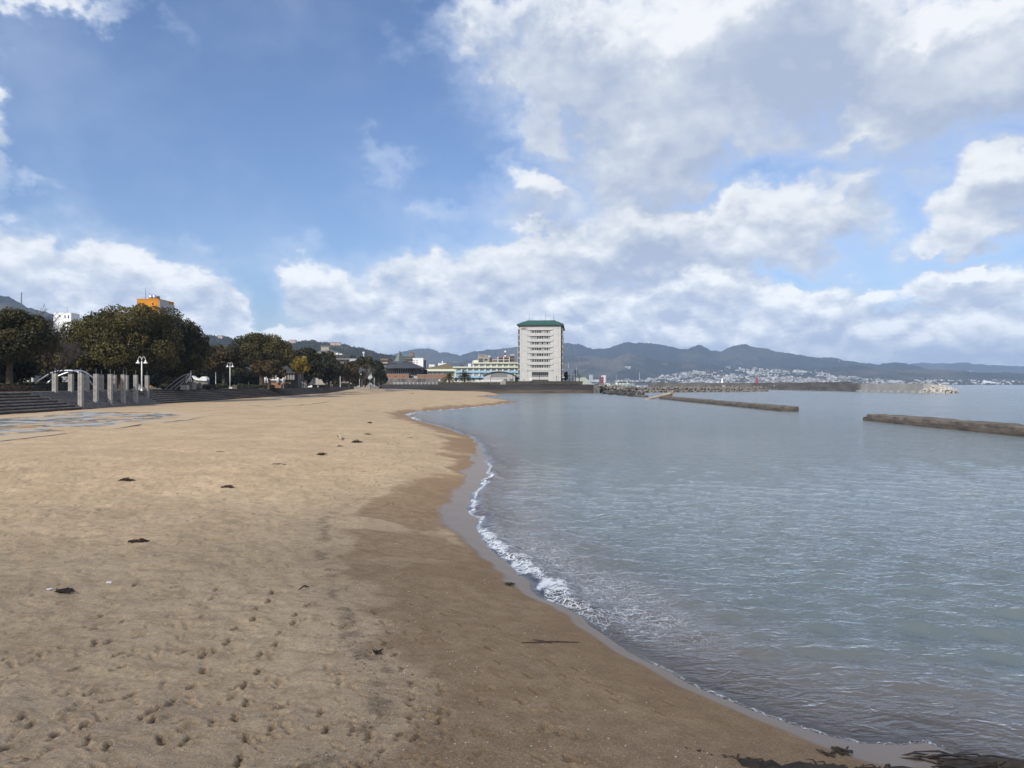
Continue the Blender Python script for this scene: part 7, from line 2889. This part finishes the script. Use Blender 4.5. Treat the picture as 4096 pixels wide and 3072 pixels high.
def boat(X, Ywl, D_, Lpx, hpx, label, group=None, cabin=.4, hullm=None, mast=True, name='motor_boat', cat='boat', rz=0.0, tiers=1, zw=0.0):
    kk_ = D_ / F
    p_ = W(X, Ywl, D_)
    L, H_ = Lpx * kk_, hpx * kk_
    t_ = thing(name, label, cat, (p_.x, p_.y, zw), rz, group)
    hull_h = H_ * .36
    n_ = 8
    b_ = MB()
    bm = L * .15
    vs, fs = [], []
    for i in range(n_ + 1):
        u = i / n_
        w_ = bm * (1 - max(0, (u - .55) / .45) ** 2) * (.86 + .14 * min(1, u * 5))
        x_ = -L / 2 + L * u
        sheer = hull_h * (1 + .35 * max(0, u - .5))
        vs += [(x_ - .04 * L * (u > .9), w_ * .55, -hull_h * .5), (x_, w_, sheer), (x_, -w_, sheer), (x_ - .04 * L * (u > .9), -w_ * .55, -hull_h * .5)]
    for i in range(n_):
        for q_ in range(4):
            fs.append((4 * i + q_, 4 * i + (q_ + 1) % 4, 4 * i + 4 + (q_ + 1) % 4, 4 * i + 4 + q_))
    fs += [(3, 2, 1, 0), (4 * n_, 4 * n_ + 1, 4 * n_ + 2, 4 * n_ + 3)]
    b_.add(vs, fs)
    b_.build('hull', hullm or M_WHITE, t_)
    z_ = hull_h
    for q_ in range(tiers):
        b_ = MB()
        l_ = L * cabin * (1 - .22 * q_)
        hh = H_ * .62 / tiers * .8
        cx_b = -L * .04
        b_.prism([(cx_b - l_ / 2, -bm * .7), (cx_b + l_ / 2, -bm * .7), (cx_b + l_ / 2, bm * .7), (cx_b - l_ / 2, bm * .7)], z_, z_ + hh, [(cx_b - l_ / 2, -bm * .6), (cx_b + l_ * .36, -bm * .6), (cx_b + l_ * .36, bm * .6), (cx_b - l_ / 2, bm * .6)])
        cb = b_.build('cabin', M_WHITE, t_)
        b_ = MB()
        b_.box(cx_b - l_ * .42, cx_b + l_ * .30, -bm * .69, -bm * .66, z_ + hh * .45, z_ + hh * .8)
        b_.build('cabin_window', M_DARKGL, cb)
        z_ += hh
    if mast:
        b_ = MB()
        b_.tube([(-L * .1, 0, z_), (-L * .1, 0, z_ + H_ * .35)], .05 * max(1, L / 10), 4)
        b_.tube([(-L * .18, 0, z_ + H_ * .2), (0, 0, z_ + H_ * .22)], .05 * max(1, L / 10), 4)
        b_.build('mast', M_SOFF, t_)
    return t_


# ferry and coasters at the far quay
p = W(2498, 1530, 1500)
boat(2494, 1530, 1500, 92, 26, 'pale green and white car ferry with tall white wheelhouse block at the far quay', None, .62, M_SHIPG, True, 'car_ferry', 'ship', 0, 2)
boat(2432, 1528, 1350, 70, 18, 'white coaster with a rust red deck house at the far quay', None, .35, M_WHITE, True, 'coaster_ship', 'ship', 0, 2)
boat(2368, 1528, 1400, 42, 12, 'small white patrol ship moored behind the green shed', None, .4, M_WHITE, True, 'patrol_ship', 'ship', PI, 2)
for (X0, X1, Y0, D_, m_, lab, nm) in ((2401, 2414, 1509, 1380, M_SHIPR, 'rust red deck house beside the white coaster', 'deck_house'), (2408, 2424, 1503, 1420, M_WALLW, 'tall white warehouse block behind the coaster', 'warehouse')):
    block(nm, lab, X0, X1, Y0, D_, 14, m_, floors=(3.5, 3), cols=3)
t, kk, w, H = block('quay_shed', 'pale green shed with sloping right end behind the utility poles', 2303, 2342, 1511, 600, 14, mat('pale_green_sheet', (0.40, 0.43, 0.36), (0.36, 0.39, 0.33), scale=.3, rough=.8))
b = MB()
b.prism_y([(w + .003, -1), (w + 4.2, -1), (w + 4.2, H - 3.2), (w + .003, H)], 0, 13)
b.build('lean_to', MATS['pale_green_sheet'], t)
p = W(2505, 1530, 900)
t = thing('ferry_terminal_roof', 'long dark covered walkway along the far quay', 'walkway', (p.x, p.y, .5))
kk = 900 / F
b = MB()
b.box((2352 - 2505) * kk, (2660 - 2505) * kk, -3, 5, CAMZ + 6 * kk - .5, CAMZ + 8.6 * kk - .5)
b.build('roof', M_SIDE, t)
for i in range(24):
    X = 2356 + i * 13
    b = MB()
    b.box((X - 2505) * kk - .3, (X - 2505) * kk + .3, -2, -1.4, -1, CAMZ + 6 * kk - .51)
    b.build('post', M_SOFF, t)
b = MB()
b.box((2352 - 2505) * kk, (2660 - 2505) * kk, -4, 30, -3, 1.2)
b.build('quay', M_CONC, t)
for i, (X, L, h, D_, lab, tr_) in enumerate(((2452, 36, 9, 590, 'white motor boat with low cabin just behind the tetrapod pile', 1), (2510, 58, 12, 640, 'long white cabin boat in the marina below the ferry', 1), (2556, 34, 12, 660, 'white cabin cruiser at the right of the long boat', 2), (2578, 26, 12, 600, 'white sport boat with raked mast above the tetrapods', 1),
                                              (2710, 50, 5, 570, 'low pale open boat hull showing over the breakwater', 1), (2896, 30, 12, 575, 'white boat with a flybridge under the slim white beacon', 2), (2838, 22, 5, 585, 'small pale hull just showing over the low breakwater', 1))):
    boat(X, 1544, D_, L, h, lab, 'boats moored in the harbour', .42, None, h > 8, 'motor_boat', 'boat', (i % 3 - 1) * .3, tr_, 2.0 if D_ < 600 else 1.2)
b = MB()
b.tube([(0, 0, 0), (0, 0, 12.5)], [.10, .05], 4)
p = W(2465, 1536, 575)
t = thing('pale_mast', 'tall white mast standing in front of the ferry', 'mast', (p.x, p.y, .5))
b.build('mast', M_WHITE, t)
b = MB()
b.tube([(-.8, 0, 8.5), (.8, 0, 8.5)], .06, 4)
b.build('spreader', M_WHITE, t)
# larger white buildings on the far shore
for i, (X0, X1, Y0, D_, m_, lab) in enumerate(((2357, 2371, 1499.5, 4300, M_LGREY, 'pair of grey silo like towers beyond the green shed'), (3205, 3227, 1483, 5600, M_WALLW, 'long white building high on the slope above the town'), (3555, 3610, 1520, 4500, M_LGREY, 'long grey shed on the far shore behind the breakwater tip'), (3935, 3965, 1522, 4400, M_WALLW, 'white factory block on the far shore at the right'), (3770, 3798, 1530, 4350, M_LGREY, 'low grey dome roofed shed on the far waterline'), (3822, 3842, 1530, 4350, M_LGREY, 'second low grey shed on the far waterline'), (3966, 3982, 1527, 4420, M_WALLW, 'low white factory wing on the far shore'), (3880, 3892, 1484, 6000, M_WALLW, 'white domed building alone on the far hillside'))):
    kk = D_ / F
    p = W((X0 + X1) / 2, 1536, D_)
    zc = float(coast_z(np.array([(X0 + X1) / 2.0]), np.array([float(D_)]))[0])
    w, H = (X1 - X0) * kk / 2, CAMZ + (1536 - Y0) * kk - zc
    t = thing('far_building', lab, 'building', (p.x, p.y, zc))
    b = MB()
    if i == 0:
        b.box(-w, -w * .1, 0, 14, -8, H)
        b.box(w * .1, w, 0, 14, -8, H)
    else:
        b.box(-w, w, 0, 16, -8, H * .86)
    b.build('wall', m_, t)
    b = MB()
    b.box(-w * .8, -w * .2, 2, 12, H * .6 if i else H, H * 1.02)
    b.build('roof_block', m_, t)
# chimneys, masts and a wind turbine in the distance
for i, (X, Y0, Y1, D_, m_, lab) in enumerate(((3319, 1492, 1512, 4900, M_WALLW, 'white chimney rising out of the far town'), (3289, 1488, 1500, 5200, M_LGREY, 'thin grey chimney left of the white one in the far town'), (3260, 1478, 1492, 5600, M_LGREY, 'faint lattice mast on the far slope'), (2645, 1496, 1509, 5000, M_LGREY, 'grey mast above the left end of the far town'), (2558, 1490, 1512, 4700, M_LGREY, 'thin mast between the ferry and the far town'), (3357, 1440, 1452, 7400, M_WALLW, 'white mast on the far ridge'), (2306, 1470, 1492, 4600, M_LGREY, 'pale lattice pylon on the slope right of the tower'), (2274, 1450, 1466, 5300, M_LGREY, 'upper pale pylon on the slope right of the tower'))):
    kk = D_ / F
    p = W(X, Y1, D_)
    h = (Y1 - Y0) * kk
    t = thing('far_mast', lab, 'mast', p)
    b = MB()
    b.tube([(0, 0, -14), (0, 0, h)], [2.2, 1.5], 6)
    b.build('shaft', m_, t)
p = W(2647, 1383, 7600)
t = thing('wind_turbine', 'tiny pale wind turbine on the mountain ridge', 'wind turbine', p)
kk = 7600 / F
hh = 17 * kk
b = MB()
b.tube([(0, 0, -10), (0, 0, hh)], [1.6, 1.0], 6)
b.build('tower', M_WALLW, t)
for a in (1.2, 3.3, 5.4):
    b = MB()
    b.tube([(0, -2, hh), (math.cos(a) * 22, -2, hh + math.sin(a) * 22)], [1.1, .3], 4)
    b.build('blade', M_WALLW, t)
# viaduct high on the foothill
p = W(2513, 1468, 5000)
t = thing('road_viaduct', 'pale road viaduct on the dark foothill', 'viaduct', p)
kk = 5000 / F
b = MB()
b.box(-13 * kk, 10 * kk, -4, 4, -1.5, 2.5)
b.build('deck', M_WALLW, t)
for X in (-1, 6):
    b = MB()
    b.box(X * kk, X * kk + 3, -2, 2, -14, -1.51)
    b.build('pier', M_WALLW, t)

# ================================================================== painted paving along the steps
def paving_mat():
    m = bpy.data.materials.new('painted_paving')
    m.use_nodes = True
    t_ = NT(m.node_tree)
    p_ = t_.n['Principled BSDF']
    p_.inputs['Roughness'].default_value = .9
    p_.inputs['Specular IOR Level'].default_value = .15
    tc = t_.node('ShaderNodeTexCoord').outputs['Object']
    A = lambda n_: t_.node('ShaderNodeAttribute', attribute_name=n_).outputs['Fac']
    v = t_.vmath('MULTIPLY', tc, (.16, .16, 1))
    n1 = t_.noise(v, 1.0, 2, .5, .8)
    n2 = t_.noise(t_.vmath('ADD', v, (9, 4, 0)), 1.6, 3, .55, .6)
    sandn = t_.noise(t_.vmath('MULTIPLY', tc, (.34, .22, 1)), 1.0, 6, .62, .5)
    rp = t_.node('ShaderNodeValToRGB')
    cr = rp.color_ramp
    cr.interpolation = 'CONSTANT'
    cr.elements[0].position, cr.elements[0].color = 0, (0.28, 0.31, 0.325, 1)
    cr.elements[1].position, cr.elements[1].color = .40, (0.36, 0.355, 0.335, 1)
    for ps, c in ((.48, (0.115, 0.115, 0.118)), (.54, (0.36, 0.255, 0.125)), (.595, (0.27, 0.11, 0.065)), (.63, (0.125, 0.125, 0.13)), (.70, (0.31, 0.32, 0.32))):
        e = cr.elements.new(ps)
        e.color = (*c, 1)
    t_.put(rp.inputs[0], t_.math('ADD', t_.math('MULTIPLY', n1, .6), t_.math('MULTIPLY', n2, .4)))
    c = rp.outputs[0]
    c = t_.mix(t_.step(t_.noise(tc, 6, 4, .7), .4, .7, 0, .35), c, (0.20, 0.18, 0.155))
    cover = t_.math('ADD', A('cover'), t_.math('MULTIPLY', t_.math('SUBTRACT', sandn, .5), 1.8))
    c = t_.mix(t_.step(cover, .38, .56), c, (0.44, 0.335, 0.22))
    c = t_.mix(A('kerb'), c, (0.10, 0.098, 0.098))
    t_.put(p_.inputs['Base Color'], c)
    return m


M_PAV = paving_mat()


def paving(px_poly, label_i, nx_=110, ny_=150, lift=.018):
    P = [on_sand(X, Y) for X, Y in px_poly]
    xs = np.array([q.x for q in P])
    ys = np.array([q.y for q in P])
    GX, GY = np.meshgrid(np.linspace(xs.min(), xs.max(), nx_), np.linspace(ys.min(), ys.max(), ny_))
    n_ = len(P)
    ins = np.zeros(GX.shape, bool)
    dist = np.full(GX.shape, 1e9)
    kerb = np.full(GX.shape, 1e9)
    for i in range(n_):
        a, c = P[i], P[(i + 1) % n_]
        ex, ey_ = c.x - a.x, c.y - a.y
        tt = np.clip(((GX - a.x) * ex + (GY - a.y) * ey_) / (ex * ex + ey_ * ey_), 0, 1)
        d_ = np.hypot(GX - a.x - tt * ex, GY - a.y - tt * ey_)
        dist = np.minimum(dist, d_)
        if i in label_i:
            kerb = np.minimum(kerb, d_)
        cc = (a.y > GY) != (c.y > GY)
        if ey_:
            ins ^= cc & (GX < ex * (GY - a.y) / ey_ + a.x)
    GZ = sand_z(GX, GY) + lift
    idx = grid_faces(ny_, nx_)
    keep = ins.ravel()[idx].all(1)
    idx = idx[keep]
    used = np.unique(idx)
    mp = -np.ones(GX.size, int)
    mp[used] = np.arange(len(used))
    V = np.stack([GX, GY, GZ], -1).reshape(-1, 3)[used]
    cover = (1 - ss(dist, .5, 5.0)) * .75 + .27
    kb = (1 - ss(kerb + (fbm(GX / 1.7, GY / 1.7, 3, 7) - .5) * 1.2, .25, .45)) * ss(fbm(GX / 4, GY / 4, 3, 8), .26, .36)
    me_ = mesh_np('painted_paving', V, mp[idx], M_PAV, True, {'cover': cover.ravel()[used], 'kerb': kb.ravel()[used]})
    return tag(link('painted_paving', me_), kind='structure')


paving([(-420, 1690), (0, 1668), (290, 1644), (450, 1644), (700, 1645), (850, 1660), (760, 1680), (450, 1717), (120, 1754), (-300, 1800)], (6, 7, 8))
paving([(1010, 1596), (1200, 1581), (1400, 1566), (1480, 1563), (1420, 1574), (1330, 1584), (1180, 1596), (1080, 1600)], (4, 5), 60, 160, .03)
paving([(1500, 1560), (1560, 1555.5), (1700, 1556), (1720, 1558.5), (1650, 1561), (1540, 1564)], (3,), 50, 60, .05)
paving([(985, 1622), (1060, 1620), (1320, 1605), (1310, 1608), (1200, 1622), (1080, 1628)], (3, 4), 60, 80, .03)

# ================================================================== wrack on the sand
M_WEED = mat('black_seaweed', (0.030, 0.024, 0.017), (0.058, 0.042, 0.028), scale=8, rough=.6)
M_WEEDG = mat('grey_brown_wrack', (0.085, 0.065, 0.048), (0.05, 0.038, 0.03), scale=8, rough=.9)
M_STICK = mat('weathered_stick', (0.22, 0.17, 0.12), (0.10, 0.075, 0.05), scale=5, rough=.9)


def wrack(X, Y, wpx, label, m_, seed, n=70, hgt=.10, name='seaweed_clump', cat='seaweed', dpt=.55):
    p_ = on_sand(X, Y)
    w_ = wpx * .78 / F * p_.y / 2
    hgt *= .55
    r_ = random.Random(seed)
    t_ = thing(name, label, cat, p_)
    b_ = MB()
    for i in range(n):
        a, q_ = r_.uniform(0, 6.28), r_.random() ** .6
        c = Vector((math.cos(a) * q_ * w_, math.sin(a) * q_ * w_ * dpt, hgt * (1 - q_) * r_.random() + .012))
        d = Vector((math.cos(r_.gauss(0, .8)), r_.uniform(-.6, .6), r_.uniform(-.15, .25))).normalized() * w_ * r_.uniform(.18, .5)
        m = c + Vector((r_.uniform(-.1, .1), r_.uniform(-.1, .1), r_.uniform(.3, .9) * hgt * .6)) * 1.0
        b_.tube([c - d, m, c + d * r_.uniform(.6, 1)], [.006, .016, .004], 3, False)
    b_.build('strands', m_, t_)
    b_ = MB()
    b_.blob((0, 0, 0), w_ * .55, w_ * .5 * dpt, hgt * .50, 9, 5, .6, seed)
    b_.build('heap', m_, t_)
    return t_


wrack(555, 2170, 88, 'black seaweed heap with an orange scrap in the middle of the dry sand', M_WEED, 1, 90, .14)
wrack(250, 2368, 110, 'loose black seaweed heap nearest the lower left corner', M_WEED, 2, 80, .10)
wrack(910, 1953, 66, 'dark seaweed heap right of the centre of the dry sand', M_WEED, 3, 80, .22)
wrack(505, 1924, 74, 'grey brown half buried wrack mound on the left sand', M_WEEDG, 4, 60, .20)
wrack(1112, 1860, 72, 'loose brown twigs lying on the sand between two black heaps', M_STICK, 5, 36, .14, 'twig_heap', 'twigs')
wrack(1287, 1819, 46, 'black seaweed heap nearer of the pair toward the water', M_WEED, 6, 60, .24)
wrack(880, 1810, 40, 'flat grey wrack patch far up the dry sand', M_WEEDG, 7, 40, .12)
wrack(1427, 1771, 52, 'largest black seaweed heap beyond the middle of the beach', M_WEED, 8, 70, .34)
wrack(1471, 1738, 40, 'thin dark wrack strip beyond the largest heap', M_WEEDG, 9, 40, .16)
wrack(1480, 1692, 28, 'small dark heap near the far inlet', M_WEED, 10, 40, .26)
wrack(1360, 1786, 28, 'small pale and dark wrack patch beside the broken branch', M_STICK, 11, 30, .14, 'twig_heap', 'twigs')
wrack(1650, 1574, 16, 'small dark clump high on the far sand', M_WEED, 12, 30, .35)
wrack(2040, 2338, 26, 'small green weed lying on the wet sand by the foam', mat('green_weed', (0.05, 0.062, 0.018), rough=.6), 14, 34, .05)
wrack(1510, 2612, 26, 'dark scrap of weed in the strand line', M_WEED, 15, 24, .04)
wrack(3370, 3010, 60, 'dark forked weed lying on the sand by the driftwood log', M_WEED, 17, 26, .03, dpt=1.2)
wrack(3308, 3020, 26, 'small dark weed scrap left of the forked weed', M_WEED, 18, 14, .03)
p = on_sand(562, 2168)
t = thing('plastic_scrap', 'orange scrap lying in the black seaweed heap', 'litter', p + Vector((0, -.06, .045)))
b = MB()
b.prism([(-.10, -.04), (.12, -.02), (.10, .06), (-.06, .05)], 0, .035)
b.build('scrap', mat('faded_orange_plastic', (0.50, 0.18, 0.09), rough=.5), t)
for X, Y, lab in ((437, 2332, 'flat white scrap on the sand above the loose seaweed'), (199, 2360, 'pale blue white scrap at the edge of the loose seaweed')):
    p = on_sand(X, Y)
    t = thing('plastic_scrap', lab, 'litter', p)
    b = MB()
    b.prism([(-.055, -.025), (.06, -.03), (.045, .035), (-.06, .02)], .0, .03)
    b.build('scrap', M_WHITE, t)


def stick(X0, Y0, X1, Y1, rad, label, m_=None, lift=.02, arc=.05):
    a, c = on_sand(X0, Y0), on_sand(X1, Y1)
    o_ = (a + c) / 2
    t_ = thing('driftwood_stick', label, 'driftwood', o_)
    m = o_ + Vector((0, 0, arc))
    b_ = MB()
    b_.tube([a - o_ + Vector((0, 0, lift)), m - o_ + Vector((0, 0, lift)), c - o_ + Vector((0, 0, lift))], [rad * .6, rad, rad * .45], 6)
    b_.build('stick', m_ or M_STICK, t_)
    b_ = MB()
    q_ = (a - o_).lerp(c - o_, .6)
    b_.tube([q_ + Vector((0, 0, lift)), q_ + Vector((.15, .2, .1)) * (rad * 14)], [rad * .5, rad * .15], 5)
    b_.build('twig', m_ or M_STICK, t_)


stick(1350, 1751, 1366, 1763, .10, 'broken pale branch sticking up from the sand', M_DRIFT, .12, .25)
stick(1624, 1751, 1654, 1752, .07, 'pale driftwood stick near the water beyond the cusps', M_DRIFT)
stick(1196, 2362, 1236, 2350, .022, 'dark bent stick beside the left strand line', M_WEEDG)
stick(2085, 2570, 2320, 2568, .014, 'long thin dark stick half sunk in the damp sand', M_WEEDG, -.004, .02)
stick(2130, 2558, 2210, 2574, .012, 'short dark stick crossing the long thin one', M_WEEDG, -.002, .02)

# scraps of weed and shell along the strand line
r = random.Random(33)
b = MB()
for i in range(150):
    j = r.randrange(len(LINE) - 3)
    q = LINE[j].lerp(LINE[j + 1], r.random())
    x, y = q.x + r.gauss(0, .22), q.y + r.gauss(0, .15)
    z = float(sand_z(np.array([x]), np.array([y]))[0])
    a, L = r.uniform(0, 3.14), r.uniform(.008, .032)
    d = Vector((math.cos(a), math.sin(a), 0)) * L
    b.tube([Vector((x, y, z + .008)) - d, Vector((x, y, z + .022)), Vector((x, y, z + .008)) + d], [.003, .006, .002], 3, False)
b.build('weed_scraps', M_WEED, kind='stuff')
b = MB()
for i in range(900):
    y = 8.0 + 22 * r.random() ** 1.6
    x = r.uniform(-.62, .12) * y + (1.5 if r.random() < .5 else 0)
    s1 = float(shore_dist(np.array([x]), np.array([y]))[0])
    if s1 < 1.2:
        continue
    z = float(sand_z(np.array([x]), np.array([y]))[0])
    s = r.uniform(.006, .016)
    b.blob((x, y, z + s * .4), s, s * r.uniform(.6, 1), s * .5, 5, 3, .3, i)
b.build('shell_scraps', mat('white_shell', (0.62, 0.58, 0.50), (0.42, 0.36, 0.29), scale=3, rough=.6), kind='stuff')

# weedy driftwood log along the lower edge, and the tangle at its right end
t = thing('weedy_log', 'dark rotten driftwood log lying across the lower right edge', 'driftwood', (4.2, 9.1, .2))
P = [Vector(q) for q in ((2.4, 9.30, .16), (2.9, 9.16, .14), (3.7, 9.06, .13), (4.6, 9.02, .11), (5.5, 8.98, .07), (6.4, 9.0, .05))]
b = MB()
Q = spline(P, 7)
r = random.Random(3)
b.tube([q - Vector((4.2, 9.1, .2)) + Vector((0, r.uniform(-.03, .03), r.uniform(-.03, .03))) for q in Q], [.04 + .17 * min(1, i / 9) * r.uniform(.85, 1.1) for i in range(len(Q))], 10)
b.build('log', mat('dark_rotten_wood', (0.045, 0.036, 0.026), (0.022, 0.018, 0.014), scale=3, rough=.9, bump=.6, bscale=10, stretch=(.4, 3, 3)), t)
b = MB()
for i in range(60):
    q = Q[r.randrange(len(Q) - 12)] - Vector((4.2, 9.1, .2))
    d = Vector((r.uniform(-.28, .20), r.uniform(-.05, .20), r.uniform(-.02, .08)))
    b.tube([q + Vector((0, .05, .12)), q + d * .5 + Vector((0, .08, .16)), q + d + Vector((0, .14, .05))], [.014, .010, .003], 4, False)
b.build('bark_shreds', M_WEED, t)
t = thing('seaweed_tangle', 'black seaweed tangle washing at the right end of the log', 'seaweed', (5.95, 9.38, -.02))
b = MB()
for i in range(240):
    c = Vector((r.gauss(.25, .42), r.gauss(.0, .20), abs(r.gauss(.02, .06))))
    c.y += c.x * -.12
    d = Vector((r.uniform(.15, .5), r.uniform(-.12, .08), r.uniform(-.03, .03)))
    b.tube([c - d, c + Vector((0, 0, .05)), c + d], [.006, .016, .004], 3, False)
b.build('strands', M_WEED, t)
b = MB()
b.blob((.45, -.02, -.02), .95, .36, .22, 14, 7, .4, 4)
b.build('heap', M_WEED, t)

# ================================================================== the cloud behind the photographer that shades the near beach
def passing_cloud():
    ray = SUN / SUN.z
    H = 980.0
    base = Vector((0, 0, 0)) + ray * H
    b = MB()
    r = random.Random(4)
    n = 0
    while n < 60:
        sx, sy = r.uniform(-95, 130), r.uniform(-140, 0)
        edge_y = 14.5 + 2.5 * math.sin(sx * 0.05)
        rad = r.uniform(16, 34)
        if sy + rad * .8 > edge_y:
            continue
        b.blob((base.x + sx, base.y + sy, H + r.uniform(0, 16)), rad, rad, rad * .55, 12, 8, .12, n)
        n += 1
    m = bpy.data.materials.new('cloud_vapour')
    m.use_nodes = True
    t = NT(m.node_tree)
    p = t.n['Principled BSDF']
    p.inputs['Base Color'].default_value = (0.85, 0.86, 0.88, 1)
    p.inputs['Roughness'].default_value = 1
    p.inputs['Specular IOR Level'].default_value = 0
    tr = t.node('ShaderNodeBsdfTransparent')
    mx = t.node('ShaderNodeMixShader')
    mx.inputs[0].default_value = 0.26
    t.l.new(tr.outputs[0], mx.inputs[1])
    t.l.new(p.outputs[0], mx.inputs[2])
    t.l.new(mx.outputs[0], t.n['Material Output'].inputs[0])
    b.build('passing_cloud', m, smooth=True, kind='stuff')

# ================================================================== the air: thin haze round everything
def build_haze(density):
    m = bpy.data.materials.new('haze_air')
    m.use_nodes = True
    t = NT(m.node_tree)
    t.n.clear()
    out = t.node('ShaderNodeOutputMaterial')
    pv = t.node('ShaderNodeVolumePrincipled')
    pv.inputs['Color'].default_value = (0.54, 0.73, 1.0, 1)
    pv.inputs['Density'].default_value = density
    pv.inputs['Anisotropy'].default_value = 0.0
    t.l.new(pv.outputs[0], out.inputs['Volume'])
    m.cycles.homogeneous_volume = True
    b = MB()
    b.box(-17500, 17500, -120, 13200, -4.5, 520)
    b.build('haze', m, kind='stuff')


passing_cloud()
build_haze(8.5e-5)
